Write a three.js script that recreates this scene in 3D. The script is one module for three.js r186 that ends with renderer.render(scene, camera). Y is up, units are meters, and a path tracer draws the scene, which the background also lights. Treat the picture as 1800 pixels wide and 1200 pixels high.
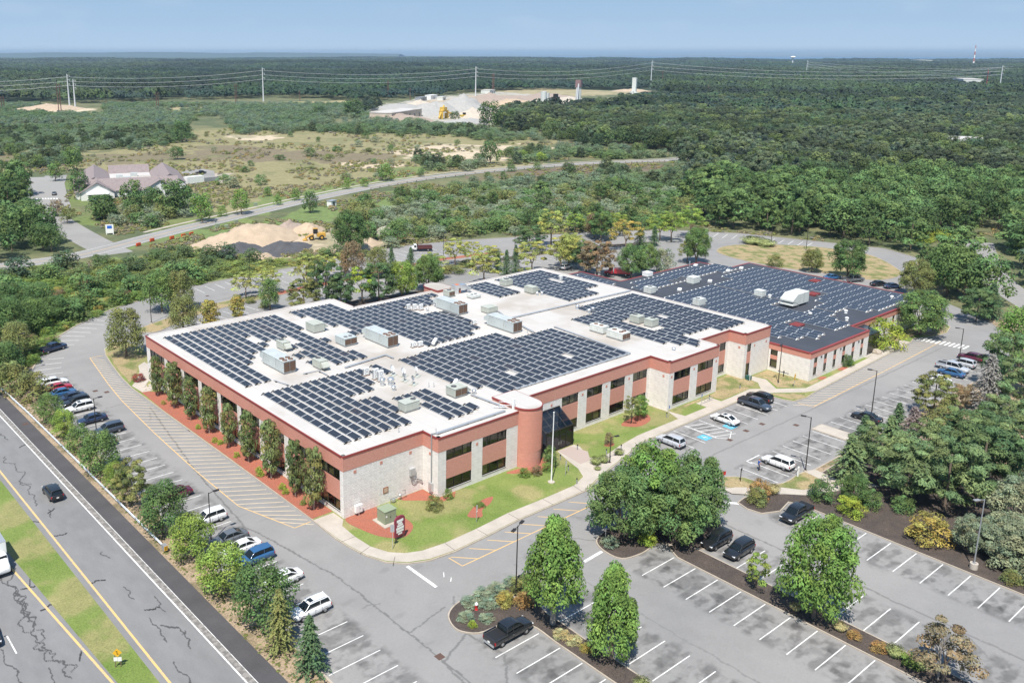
import * as THREE from 'three';
import { mergeGeometries } from 'three/addons/utils/BufferGeometryUtils.js';
import { RoundedBoxGeometry } from 'three/addons/geometries/RoundedBoxGeometry.js';
import { MarchingCubes } from 'three/addons/objects/MarchingCubes.js';

// ------------------------------------------------------------ camera, sky, sun, exposure
const scene = new THREE.Scene();
const FOC = 1572.2, PCX = 731.3, PCY = 472.5, PITCH = 13.602 * Math.PI / 180, YAW = 38.435 * Math.PI / 180;
const EYE = new THREE.Vector3(-59.09, 60, 89.82);
const camera = new THREE.PerspectiveCamera(2 * Math.atan(727.5 / FOC) * 180 / Math.PI, 2137.4 / 1455, 1, 60000);
camera.setViewOffset(2137.4, 1455, 1068.7 - PCX, 727.5 - PCY, 1800, 1200);
const FWD = new THREE.Vector3(Math.sin(YAW) * Math.cos(PITCH), -Math.sin(PITCH), -Math.cos(YAW) * Math.cos(PITCH));
const RGT = new THREE.Vector3(Math.cos(YAW), 0, Math.sin(YAW));
const UPV = new THREE.Vector3().crossVectors(RGT, FWD);
camera.position.copy(EYE); camera.up.set(0, 1, 0); camera.lookAt(EYE.clone().add(FWD));
camera.updateProjectionMatrix(); scene.add(camera);

const renderer = new THREE.WebGLRenderer({ antialias: true });
renderer.setSize(1024, 682);
renderer.toneMapping = THREE.LinearToneMapping;
renderer.toneMappingExposure = 1.38;
renderer.shadowMap.enabled = true;

// ---- seeded noise
function rng(seed) { let a = seed >>> 0; return () => { a = (a + 0x6D2B79F5) | 0; let t = Math.imul(a ^ (a >>> 15), 1 | a); t = (t + Math.imul(t ^ (t >>> 7), 61 | t)) ^ t; return ((t ^ (t >>> 14)) >>> 0) / 4294967296; }; }
function h2(x, y, s) { let h = (Math.imul(x, 374761393) + Math.imul(y, 668265263) + Math.imul(s, 974634777)) | 0; h = Math.imul(h ^ (h >>> 13), 1274126177); return ((h ^ (h >>> 16)) >>> 0) / 4294967296; }
function vn(x, y, s = 1, per = 0) {
  const xi = Math.floor(x), yi = Math.floor(y), fx = x - xi, fy = y - yi, u = fx * fx * (3 - 2 * fx), v = fy * fy * (3 - 2 * fy);
  let x0 = xi, x1 = xi + 1, y0 = yi, y1 = yi + 1; if (per) { x0 = ((x0 % per) + per) % per; x1 = ((x1 % per) + per) % per; y0 = ((y0 % per) + per) % per; y1 = ((y1 % per) + per) % per; }
  return (h2(x0, y0, s) * (1 - u) + h2(x1, y0, s) * u) * (1 - v) + (h2(x0, y1, s) * (1 - u) + h2(x1, y1, s) * u) * v;
}
function fbm(x, y, o = 4, s = 1, per = 0) { let a = 0, w = .5, t = 0; for (let i = 0; i < o; i++) { a += w * vn(x, y, s + i, per); t += w; x *= 2; y *= 2; per *= 2; w *= .5; } return a / t; }
const clamp = (v, a = 0, b = 1) => Math.min(b, Math.max(a, v)), mix = (a, b, t) => a + (b - a) * t, sst = (a, b, v) => { const t = clamp((v - a) / (b - a)); return t * t * (3 - 2 * t); };

// ---- sky: clear summer air, thin far cumulus just over the horizon
{
  const W = 1024, H = 512, d = new Float32Array(W * H * 4);
  for (let j = 0; j < H; j++) {
    const el = ((j + .5) / H - .5) * Math.PI, e = Math.max(0, el), t = Math.pow(clamp(e / 1.2), .55);
    for (let i = 0; i < W; i++) {
      const az = i / W * Math.PI * 2;
      let r = mix(.305, .085, t), g = mix(.445, .18, t), b = mix(.60, .375, t);
      const hz = Math.exp(-e / .022); r = mix(r, .44, hz * .5); g = mix(g, .51, hz * .5); b = mix(b, .60, hz * .5);
      const n = fbm(az * 40 / Math.PI, el * 95 + 7, 5, 11), band = sst(.012, .03, el) * (1 - sst(.06, .16, el));
      const c = sst(.6, .8, n) * band * .13; r = mix(r, .56, c); g = mix(g, .58, c); b = mix(b, .63, c);
      if (el < 0) { const k = sst(0, -.05, el); r = mix(r, .16, k); g = mix(g, .19, k); b = mix(b, .15, k); }
      const o = (j * W + i) * 4; d[o] = r; d[o + 1] = g; d[o + 2] = b; d[o + 3] = 1;
    }
  }
  const t = new THREE.DataTexture(d, W, H, THREE.RGBAFormat, THREE.FloatType);
  t.mapping = THREE.EquirectangularReflectionMapping; t.magFilter = THREE.LinearFilter; t.minFilter = THREE.LinearFilter; t.needsUpdate = true;
  scene.background = t; scene.environment = t;
  scene.backgroundIntensity = 1; scene.environmentIntensity = 1;
}
const sun = new THREE.DirectionalLight(new THREE.Color(1, .955, .88), 4.8);
sun.position.set(-.809 * .5 * 400, .866 * 400, .588 * .5 * 400).add(new THREE.Vector3(50, 0, -20));
sun.target.position.set(50, 0, -20); scene.add(sun, sun.target);
sun.castShadow = true; sun.shadow.mapSize.set(4096, 4096);
Object.assign(sun.shadow.camera, { left: -260, right: 260, top: 260, bottom: -260, near: 1, far: 1200 }); sun.shadow.radius = 1;
scene.fog = new THREE.FogExp2(new THREE.Color(.50, .72, 1), 0.000055);

// ------------------------------------------------------------ helpers
const V = (x, y, z) => new THREE.Vector3(x, y, z);
function G(px, py, h = 0) {           // where the photo's pixel meets the level y = h
  const d = FWD.clone().multiplyScalar(FOC).addScaledVector(RGT, px - PCX).addScaledVector(UPV, PCY - py);
  return EYE.clone().addScaledVector(d, (h - EYE.y) / d.y);
}
function toPx(x, y, z) { const d = V(x, y, z).sub(EYE), w = d.dot(FWD); return [PCX + FOC * d.dot(RGT) / w, PCY - FOC * d.dot(UPV) / w, w]; }
const GP = (list) => list.map(([a, b]) => { const p = G(a, b); return [p.x, p.z]; });
const used = new Map();
function numbered(n) { const k = used.get(n) || 0; used.set(n, k + 1); return k ? n + '_' + String(k).padStart(3, '0') : n; }
function shade(o) { o.castShadow = o.receiveShadow = true; return o; }
function tag(o, label, category, group, kind) { if (label) o.userData.label = label; if (category) o.userData.category = category; if (group) o.userData.group = group; if (kind) o.userData.kind = kind; return o; }
function thing(name, label, category, x = 0, y = 0, z = 0, turn = 0, group) {
  const g = new THREE.Group(); g.name = numbered(name); g.position.set(x, y, z); g.rotation.y = turn; scene.add(g); return tag(g, label, category, group);
}
function part(name, geo, m, parent) {
  const o = shade(new THREE.Mesh(Array.isArray(geo) ? mrg(geo) : geo, m)); o.name = parent ? name : numbered(name); (parent || scene).add(o); return o;
}
function structure(name, geo, m, label) { const o = part(name, geo, m); o.userData.kind = 'structure'; if (label) o.userData.label = label; return o; }
function mrg(list) { const a = list.map((g) => { const n = g.index ? g.toNonIndexed() : g; for (const k of Object.keys(n.attributes)) if (!['position', 'normal', 'uv', 'color'].includes(k)) n.deleteAttribute(k); return n; }); if (a.some((g) => g.attributes.color) && !a.every((g) => g.attributes.color)) a.forEach((g) => g.deleteAttribute('color')); return mergeGeometries(a); }
function copyOf(o, x, y, z, turn, label, group) { const c = o.clone(); c.name = numbered(o.name.replace(/_\d{3}$/, '')); c.userData = { ...o.userData }; c.position.set(x, y, z); c.rotation.y = turn || 0; if (label) c.userData.label = label; if (group) c.userData.group = group; scene.add(c); return c; }
// box with uv in metres on every face
function bx(x0, x1, y0, y1, z0, z1) {
  const g = new THREE.BoxGeometry(x1 - x0, y1 - y0, z1 - z0).translate((x0 + x1) / 2, (y0 + y1) / 2, (z0 + z1) / 2);
  return metreUV(g);
}
function metreUV(g) {
  const p = g.attributes.position, n = g.attributes.normal, u = new Float32Array(p.count * 2);
  for (let i = 0; i < p.count; i++) {
    const nx = Math.abs(n.getX(i)), ny = Math.abs(n.getY(i)), nz = Math.abs(n.getZ(i));
    if (ny >= nx && ny >= nz) { u[2 * i] = p.getX(i); u[2 * i + 1] = -p.getZ(i); } else if (nx > nz) { u[2 * i] = p.getZ(i); u[2 * i + 1] = p.getY(i); } else { u[2 * i] = p.getX(i); u[2 * i + 1] = p.getY(i); }
  }
  g.setAttribute('uv', new THREE.BufferAttribute(u, 2)); return g;
}
function cyl(r0, r1, y0, y1, x = 0, z = 0, seg = 10) { return new THREE.CylinderGeometry(r1, r0, y1 - y0, seg).translate(x, (y0 + y1) / 2, z); }
function rod(a, b, r, r2 = r, seg = 6) {
  const d = b.clone().sub(a), g = new THREE.CylinderGeometry(r2, r, d.length(), seg);
  g.applyQuaternion(new THREE.Quaternion().setFromUnitVectors(V(0, 1, 0), d.clone().normalize())); const m = a.clone().add(b).multiplyScalar(.5); return g.translate(m.x, m.y, m.z);
}
// flat sheet from a polygon in x,z, uv in metres
function sheet(poly, y) {
  const s = new THREE.Shape(poly.map(([x, z]) => new THREE.Vector2(x, -z))), g = new THREE.ShapeGeometry(s, 1).rotateX(-Math.PI / 2).translate(0, y, 0);
  return metreUV(g);
}
function slab(poly, y0, y1) {
  const s = new THREE.Shape(poly.map(([x, z]) => new THREE.Vector2(x, -z)));
  return metreUV(new THREE.ExtrudeGeometry(s, { depth: y1 - y0, bevelEnabled: false, curveSegments: 1 }).rotateX(-Math.PI / 2).translate(0, y0, 0));
}
function area(p) { let a = 0; for (let i = 0; i < p.length; i++) { const q = p[(i + 1) % p.length]; a += p[i][0] * q[1] - q[0] * p[i][1]; } return a / 2; }
function inset(poly, d) {
  const s = Math.sign(area(poly)), n = poly.length;
  return poly.map((p, i) => {
    const a = poly[(i + n - 1) % n], b = poly[(i + 1) % n];
    let e1 = [p[0] - a[0], p[1] - a[1]], e2 = [b[0] - p[0], b[1] - p[1]], l1 = Math.hypot(...e1) || 1, l2 = Math.hypot(...e2) || 1;
    const n1 = [-e1[1] / l1 * s, e1[0] / l1 * s], n2 = [-e2[1] / l2 * s, e2[0] / l2 * s]; let m = [n1[0] + n2[0], n1[1] + n2[1]]; const k = Math.max(.5, m[0] * n1[0] + m[1] * n1[1]);
    return [p[0] + m[0] / k * d, p[1] + m[1] / k * d];
  });
}
function smooth(pts, per = 6, closed = true) { const c = new THREE.CatmullRomCurve3(pts.map(([x, z]) => V(x, 0, z)), closed, 'centripetal'); return c.getPoints(pts.length * per).slice(0, closed ? -1 : undefined).map((p) => [p.x, p.z]); }
function ribbon(pts, w0, w1, y) {     // strip along a polyline between the side offsets w0 and w1 (to its right is +)
  const L = [], R = [];
  pts.forEach((p, i) => { const a = pts[Math.max(0, i - 1)], b = pts[Math.min(pts.length - 1, i + 1)], l = Math.hypot(b[0] - a[0], b[1] - a[1]), nx = -(b[1] - a[1]) / l, nz = (b[0] - a[0]) / l; L.push([p[0] + nx * w0, p[1] + nz * w0]); R.push([p[0] + nx * w1, p[1] + nz * w1]); });
  return sheet([...L, ...R.reverse()], y);
}
function inPoly(x, y, p) { let c = false; for (let i = 0, j = p.length - 1; i < p.length; j = i++) if ((p[i][1] > y) !== (p[j][1] > y) && x < (p[j][0] - p[i][0]) * (y - p[i][1]) / (p[j][1] - p[i][1]) + p[i][0]) c = !c; return c; }

// ------------------------------------------------------------ textures and materials
const SRT = new Uint8Array(8193); for (let i = 0; i <= 8192; i++) { const v = i / 8192; SRT[i] = Math.round(255 * (v <= .0031308 ? v * 12.92 : 1.055 * Math.pow(v, 1 / 2.4) - .055)); }
const SR = (c) => SRT[c <= 0 ? 0 : c >= 1 ? 8192 : (c * 8192) | 0];
function tex(w, h, f, tileU, tileV, srgb = true) {   // f(x, y) gives linear [r, g, b]; tile in metres
  const d = new Uint8Array(w * h * 4);
  for (let y = 0; y < h; y++) for (let x = 0; x < w; x++) { const c = f(x / w, y / h, x, y), o = (y * w + x) * 4; if (srgb) { d[o] = SR(c[0]); d[o + 1] = SR(c[1]); d[o + 2] = SR(c[2]); } else { d[o] = d[o + 1] = d[o + 2] = clamp(c) * 255; } d[o + 3] = 255; }
  const t = new THREE.DataTexture(d, w, h); t.wrapS = t.wrapT = THREE.RepeatWrapping; t.magFilter = THREE.LinearFilter; t.minFilter = THREE.LinearMipmapLinearFilter; t.generateMipmaps = true;
  if (srgb) t.colorSpace = THREE.SRGBColorSpace; if (tileU) t.repeat.set(1 / tileU, 1 / (tileV || tileU)); t.needsUpdate = true; return t;
}
const M = {};
function mat(name, o) { const m = new THREE.MeshStandardMaterial({ roughness: .85, metalness: 0, side: THREE.DoubleSide, ...o, color: Array.isArray(o.color) ? new THREE.Color().setRGB(...o.color) : o.color ?? 0xffffff }); m.name = name; M[name] = m; return m; }
const sc3 = (c, k) => [c[0] * k, c[1] * k, c[2] * k], mx3 = (a, b, t) => [mix(a[0], b[0], t), mix(a[1], b[1], t), mix(a[2], b[2], t)];
// lawns, mulch, concrete, brick, block, roofs
mat('lawn', { roughness: 1, map: tex(1024, 1024, (u, v) => { const n = fbm(u * 8, v * 8, 5, 3, 8), f = vn(u * 256, v * 256, 9, 256), p = sst(.42, .62, fbm(u * 5, v * 5, 4, 21, 5)); return sc3(mx3([.15, .20, .045], [.27, .235, .105], p * .75 + (n - .5) * .5), .62 + .5 * f + .35 * n); }, 24) });
mat('dry_lawn', { roughness: 1, map: tex(512, 512, (u, v) => { const n = fbm(u * 8, v * 8, 5, 5, 8), f = vn(u * 128, v * 128, 19, 128); return sc3(mx3([.17, .19, .06], [.36, .28, .15], sst(.3, .6, n)), .65 + .5 * f); }, 18) });
mat('red_mulch', { roughness: 1, map: tex(256, 256, (u, v) => { const f = vn(u * 90, v * 90, 4, 90), n = fbm(u * 6, v * 6, 4, 8, 6); return sc3(mx3([.40, .125, .075], [.31, .12, .08], n), .65 + .55 * f); }, 5) });
mat('dark_mulch', { roughness: 1, map: tex(256, 256, (u, v) => { const f = vn(u * 90, v * 90, 14, 90), n = fbm(u * 6, v * 6, 4, 18, 6); return sc3(mx3([.055, .045, .04], [.10, .075, .06], n), .5 + .9 * f); }, 5) });
mat('soil', { roughness: 1, map: tex(512, 512, (u, v) => { const f = vn(u * 128, v * 128, 24, 128), n = fbm(u * 7, v * 7, 5, 28, 7); return sc3(mx3([.20, .16, .09], [.36, .27, .18], sst(.35, .65, n)), .55 + .7 * f); }, 12) });
mat('concrete', { roughness: .9, map: tex(512, 512, (u, v) => { const f = vn(u * 200, v * 200, 34, 200), n = fbm(u * 6, v * 6, 5, 38, 6); return sc3([.46, .41, .35], .70 + .22 * f + .3 * n); }, 8) });
mat('kerb', { roughness: .9, map: tex(256, 256, (u, v) => { const f = vn(u * 100, v * 100, 44, 100), n = fbm(u * 6, v * 6, 4, 48, 6); return sc3([.42, .36, .29], .6 + .25 * f + .45 * n); }, 5) });
mat('paint_white', { roughness: .8, map: tex(256, 256, (u, v) => { const n = fbm(u * 20, v * 20, 4, 51, 20); return mx3([.74, .73, .70], [.36, .36, .355], sst(.54, .74, n)); }, 3) });
mat('paint_yellow', { roughness: .8, map: tex(256, 256, (u, v) => { const n = fbm(u * 20, v * 20, 4, 55, 20); return mx3([.72, .45, .16], [.42, .36, .27], sst(.5, .72, n)); }, 3) });
mat('paint_tan', { roughness: .8, map: tex(256, 256, (u, v) => { const n = fbm(u * 20, v * 20, 4, 57, 20); return mx3([.66, .52, .34], [.36, .34, .30], sst(.5, .75, n)); }, 3) });
mat('paint_blue', { roughness: .8, color: [.10, .40, .58] });
{
  const bw = .21, bh = .075, W = 512, H = 512, TU = bw * 12, TV = bh * 24;
  const cell = (u, v) => { const ry = Math.floor(v * 24), off = (ry & 1) * .5, cx = u * 12 + off, rx = Math.floor(cx) % 12, fx = cx - Math.floor(cx), fy = v * 24 - ry; return [rx, ry, Math.min(fx, 1 - fx) * bw, Math.min(fy, 1 - fy) * bh]; };
  mat('brick', { roughness: .9, map: tex(W, H, (u, v) => { const [rx, ry, ex, ey] = cell(u, v); const j = Math.min(ex, ey) < .006; if (j) return [.46, .33, .27]; const k = h2(rx, ry, 3); return sc3(mx3([.60, .255, .185], [.50, .205, .150], k), .88 + .3 * vn(u * 160, v * 160, 5, 160)); }, TU, TV), bumpMap: tex(W, H, (u, v) => { const [, , ex, ey] = cell(u, v); return Math.min(1, Math.min(ex, ey) / .01); }, TU, TV, false), bumpScale: .006 });
  M.brick_tower = M.brick;
  const sw = .41, sh = .205, S = 512;
  const c2 = (u, v) => { const ry = Math.floor(v * 8), cx = u * 4 + (ry & 1) * .5, rx = Math.floor(cx) % 4, fx = cx - Math.floor(cx), fy = v * 8 - ry; return [rx, ry, Math.min(fx, 1 - fx) * sw, Math.min(fy, 1 - fy) * sh]; };
  mat('split_block', { roughness: .95, map: tex(S, S, (u, v) => { const [rx, ry, ex, ey] = c2(u, v); const k = .88 + .12 * h2(rx, ry, 7), j = Math.min(ex, ey) < .006 ? .82 : 1; return sc3([.80, .765, .72], k * j * (.90 + .2 * fbm(u * 10, v * 26, 4, 6, 0))); }, sw * 4, sh * 8), bumpMap: tex(S, S, (u, v) => { const [rx, ry, ex, ey] = c2(u, v); return Math.min(1, Math.min(ex, ey) / .02) * (.25 + .75 * fbm(u * 14 + rx * 3.1, v * 14 + ry * 1.7, 4, 8)); }, sw * 4, sh * 8, false), bumpScale: .042 });
}
mat('roof_white', { roughness: .8, map: tex(1024, 1024, (u, v) => { const n = fbm(u * 7, v * 7, 5, 61, 7), s = sst(.5, .72, fbm(u * 5, v * 5, 6, 66, 5)), f = vn(u * 300, v * 300, 2, 300), seam = (u * 16) % 1 < .025 ? .88 : (v * 4) % 1 < .006 ? .92 : 1; return sc3(mx3([.50, .475, .445], [.36, .315, .265], s * .72), seam * (.9 + .16 * n + .05 * f)); }, 48) });
mat('roof_black', { roughness: .75, map: tex(512, 512, (u, v) => { const n = fbm(u * 8, v * 8, 5, 71, 8), f = vn(u * 200, v * 200, 2, 200); return sc3([.045, .05, .062], .7 + .5 * n + .2 * f + (((u * 8) % 1) < .02 ? .25 : 0)); }, 24) });
mat('maroon_trim', { color: [.27, .045, .04], roughness: .5 });
mat('bronze', { color: [.022, .020, .018], roughness: .45, metalness: .2 });
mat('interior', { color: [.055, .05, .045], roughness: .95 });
mat('blind', { color: [.50, .44, .27], roughness: .9 });
M.glass = new THREE.MeshPhysicalMaterial({ color: new THREE.Color(.66, .67, .60), roughness: .03, transmission: 1, thickness: 0, ior: 1.5, side: THREE.DoubleSide }); M.glass.name = 'glass';
M.dark_glass = new THREE.MeshPhysicalMaterial({ color: new THREE.Color(.22, .25, .30), roughness: .03, transmission: 1, thickness: 0, ior: 1.55, side: THREE.DoubleSide }); M.dark_glass.name = 'dark_glass';
{
  const st = (c, dirt, seed) => tex(256, 256, (u, v) => { const n = fbm(u * 6, v * 3, 4, seed, 0), s = sst(.62, .8, fbm(u * 30, v * 4, 3, seed + 5)); return mx3(sc3(c, .85 + .25 * n), dirt, s * .5); }, 4);
  mat('hvac', { roughness: .55, metalness: .15, map: st([.50, .54, .53], [.30, .25, .19], 81) });
  mat('hvac_light', { roughness: .55, metalness: .1, map: st([.66, .68, .64], [.45, .40, .32], 85) });
  mat('hvac_tan', { roughness: .6, metalness: .1, map: st([.47, .49, .43], [.33, .29, .22], 86) });
  mat('coil', { roughness: .6, map: tex(128, 128, (u, v, x) => { const n = fbm(u * 8, v * 8, 4, 91, 8); return sc3(mx3([.07, .06, .055], [.20, .10, .05], n), (x % 4) < 2 ? 1.1 : .6); }, 1.2) });
  mat('rust', { roughness: .9, color: [.26, .11, .05] }); mat('drain_iron', { roughness: .9, color: [.11, .065, .05] });
}
mat('galv', { color: [.55, .56, .57], roughness: .4, metalness: .6 });
mat('silver_duct', { color: [.72, .73, .73], roughness: .3, metalness: .8 });
mat('grey_metal', { color: [.32, .33, .34], roughness: .5, metalness: .3 });
mat('dark_metal', { color: [.035, .03, .027], roughness: .5, metalness: .3 });
mat('black', { color: [.015, .015, .016], roughness: .6 });
mat('white_paint', { color: [.78, .78, .76], roughness: .5 });
mat('green_box', { color: [.25, .30, .20], roughness: .6 });
mat('red_paint', { color: [.5, .03, .03], roughness: .5 });
mat('yellow_sign', { color: [.75, .42, .02], roughness: .5 });
mat('blue_sign', { color: [.02, .12, .5], roughness: .5 });
mat('panel', { roughness: .22, map: tex(128, 256, (u, v, x, y) => { const e = Math.min(u * 1.12, (1 - u) * 1.12, v * 2.2, (1 - v) * 2.2); if (e < .035) return [.62, .63, .64]; const cu = (u * 6) % 1, cv = (v * 12) % 1; return cu < .05 || cv < .05 ? [.055, .060, .075] : [.024, .028, .038]; }) });
mat('panel_dusty', { roughness: .35, map: tex(128, 256, (u, v) => { const e = Math.min(u * 1.12, (1 - u) * 1.12, v * 2.2, (1 - v) * 2.2); if (e < .035) return [.5, .5, .5]; const n = fbm(u * 8, v * 16, 4, 31); return sc3(mx3([.022, .026, .040], [.075, .06, .05], sst(.4, .8, n)), 1); }) });
mat('panel_blue', { roughness: .2, map: tex(128, 256, (u, v) => { const e = Math.min(u * 1.12, (1 - u) * 1.12, v * 2.2, (1 - v) * 2.2); if (e < .035) return [.58, .60, .62]; const cu = (u * 6) % 1, cv = (v * 12) % 1; return cu < .05 || cv < .05 ? [.065, .075, .10] : [.030, .038, .055]; }) });
mat('tyre', { color: [.018, .018, .018], roughness: .9 });
mat('rim', { color: [.5, .5, .51], roughness: .3, metalness: .8 });
mat('car_glass', { color: [.010, .014, .016], roughness: .06 });
mat('tail_lamp', { color: [.35, .01, .015], roughness: .25 });
mat('head_lamp', { color: [.7, .72, .74], roughness: .12 });
mat('bark', { roughness: 1, color: [.17, .13, .10] }); mat('pale_bark', { roughness: 1, color: [.36, .32, .28] });
mat('wood_pole', { roughness: 1, color: [.16, .09, .065] });

// site asphalt: one texture laid once over the whole lot, with its cracks, drips and patches
const SX0 = -60, SZ0 = -140, SXL = 300, SZL = 230;
function lineDist(px, pz, pts) { let m = 1e9; for (let i = 0; i + 1 < pts.length; i++) { const [ax, az] = pts[i], [bx_, bz] = pts[i + 1], dx = bx_ - ax, dz = bz - az, t = clamp(((px - ax) * dx + (pz - az) * dz) / (dx * dx + dz * dz)); m = Math.min(m, Math.hypot(px - ax - dx * t, pz - az - dz * t)); } return m; }
{
  const W = 2048, H = 2048, base = new Float32Array(W * H), warm = new Float32Array(W * H), R = rng(5);
  for (let y = 0; y < H; y++) for (let x = 0; x < W; x++) {
    const X = SX0 + (x + .5) / W * SXL, Z = SZ0 + SZL - (y + .5) / H * SZL;
    const big = fbm(X * .05, Z * .05, 4, 101), mid = fbm(X * .45, Z * .45, 4, 111), fine = h2(x, y, 3);
    base[y * W + x] = .225 * (.80 + .3 * big + .16 * mid + .09 * fine); warm[y * W + x] = big;
  }
  const px = (X, Z) => [Math.round((X - SX0) / SXL * W), Math.round((SZ0 + SZL - Z) / SZL * H)];
  const blot = (X, Z, rx, rz, k, s) => { const [cx, cy] = px(X, Z), ax = Math.ceil(rx / SXL * W * 1.3), ay = Math.ceil(rz / SZL * H * 1.3); for (let j = -ay; j <= ay; j++) for (let i = -ax; i <= ax; i++) { const x = cx + i, y = cy + j; if (x < 0 || y < 0 || x >= W || y >= H) continue; const wx = i / W * SXL, wz = j / H * SZL, r = Math.hypot(wx / rx, wz / rz) + (fbm((X + wx) * 1.1, (Z + wz) * 1.1, 4, s) - .5) * 1.5; base[y * W + x] *= 1 - k * (1 - sst(.2, .8, r)); } };
  // drips and tyre scuffs inside the stalls
  const mottle = (x0, x1, z0, z1, k) => { const [a, d] = px(x0, z0), [b, c] = px(x1, z1); for (let y = Math.max(0, c); y < Math.min(H, d); y++) for (let x = Math.max(0, a); x < Math.min(W, b); x++) { const X = SX0 + x / W * SXL, Z = SZ0 + SZL - y / H * SZL, e = Math.min(1, (X - x0) / .8, (x1 - X) / .8, (Z - z0) / .8, (z1 - Z) / .8), n = fbm(X * .55, Z * 1.1, 5, 181); base[y * W + x] *= 1 - k * Math.max(0, e) * (sst(.44, .66, n) + .35 * sst(.5, .7, fbm(X * 2.2, Z * 2.2, 3, 187))); } };
  for (const q of [[30.4, 37.4, 30, 76], [19.6, 26.6, 30, 76], [43.6, 50.8, 34, 76], [6, 13.2, 28, 76], [-4.2, 3, 30, 76], [-18.4, -11, -78, 76], [51.2, 140, 23.2, 30.8], [53, 84, 9.6, 16]]) mottle(...q, .34);
  const stains = (x0, x1, z0, z1, n, k) => { for (let i = 0; i < n; i++) blot(mix(x0, x1, R()), mix(z0, z1, R()), .5 + R() * 1.1, .5 + R() * .9, k * (.4 + .6 * R()), i * 7 + 3); };
  stains(27, 33, 28, 74, 50, .42); stains(20, 26.5, 28, 74, 55, .42); stains(44, 50.5, 34, 74, 45, .38); stains(4, 10, 28, 74, 50, .4); stains(-3, 3, 28, 74, 40, .4); stains(-18, -12, -70, 70, 90, .34);
  stains(51, 84, 24, 30, 40, .33); stains(53, 82, 10, 15, 20, .25); stains(20, 110, -125, -119, 50, .2); stains(27, 29, 28, 74, 20, .2); stains(10, 30, 17, 23, 10, .16);
  for (let i = 0; i < 220; i++) { const [x, z] = [mix(-17, 50, R()), mix(-30, 74, R())]; blot(x, z, .3 + R() * 2.4, .3 + R() * .8, .14 * R(), i); }
  for (let i = 0; i < 90; i++) { const [x, z] = [mix(20, 200, R()), mix(-128, -60, R())]; blot(x, z, .5 + R() * 3, .5 + R() * 2, .14 * R(), i + 500); }
  // seams and cracks
  const crack = (pts, w, k, jag) => { for (let i = 0; i + 1 < pts.length; i++) { const [ax, az] = pts[i], [bx_, bz] = pts[i + 1], L = Math.hypot(bx_ - ax, bz - az), n = Math.ceil(L / .06); for (let q = 0; q <= n; q++) { const t = q / n, X = mix(ax, bx_, t), Z = mix(az, bz, t), o = (fbm(X * .8 + 3, Z * .8, 4, 77) - .5) * jag, nx = -(bz - az) / L, nz = (bx_ - ax) / L, ww = w * (.6 + .8 * vn(X * 3, Z * 3, 5)); for (let e = -ww; e <= ww; e += .06) { const [x, y] = px(X + nx * (o + e), Z + nz * (o + e)); if (x >= 0 && y >= 0 && x < W && y < H) base[y * W + x] = Math.min(base[y * W + x], .232 * (1 - k)); } } } };
  crack([[-5, -53], [-9, -27.6], [-11.2, -6.8], [-8, 11], [-8, 40], [-8, 74]], .05, .4, .5); crack([[38.4, 30], [38.4, 74]], .08, .28, .5); crack([[14, 28], [14.3, 74]], .05, .2, .6);
  crack([[45, 19], [90, 19.2], [140, 19]], .09, .2, .4); crack([[-8, 24], [-2, 23]], .06, .35, .8); crack([[-8, 30], [-3.2, 28], [-2.5, 33], [-6, 37], [-8.6, 34], [-8, 30]], .07, .35, .5); crack([[0, 22], [-3, 26]], .05, .3, .5);
  crack([[26, -108], [60, -112]], .1, .3, .6); crack([[18, 20], [26, 28]], .05, .25, 1);
  for (let i = 0; i < 26; i++) { const x = mix(-12, 48, R()), z = mix(-60, 70, R()), a = R() * 6.3, l = 1 + R() * 5; crack([[x, z], [x + Math.cos(a) * l, z + Math.sin(a) * l]], .04, .28, 1.2); }
  const d = new Uint8Array(W * H * 4);
  for (let i = 0; i < W * H; i++) { const b = base[i], w = warm[i]; d[i * 4] = SR(b * (1.03 + .03 * w)); d[i * 4 + 1] = SR(b * 1.01); d[i * 4 + 2] = SR(b * (.99 - .03 * w)); d[i * 4 + 3] = 255; }
  const t = new THREE.DataTexture(d, W, H); t.magFilter = THREE.LinearFilter; t.minFilter = THREE.LinearMipmapLinearFilter; t.generateMipmaps = true; t.colorSpace = THREE.SRGBColorSpace; t.needsUpdate = true; t.wrapS = t.wrapT = THREE.RepeatWrapping;
  mat('asphalt', { roughness: .92, map: t });
}
function siteUV(g) { const p = g.attributes.position, u = g.attributes.uv; for (let i = 0; i < p.count; i++) u.setXY(i, (p.getX(i) - SX0) / SXL, (SZ0 + SZL - p.getZ(i)) / SZL); return g; }
mat('far_asphalt', { roughness: .95, map: tex(512, 512, (u, v) => { const n = fbm(u * 6, v * 6, 5, 131, 6), f = vn(u * 200, v * 200, 5, 200); return sc3([.27, .26, .245], .75 + .3 * n + .15 * f); }, 40) });
mat('new_asphalt', { roughness: .95, map: tex(512, 512, (u, v) => { const n = fbm(u * 6, v * 6, 5, 141, 6), f = vn(u * 200, v * 200, 5, 200); return sc3([.072, .068, .070], .7 + .4 * n + .25 * f); }, 14) });
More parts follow.
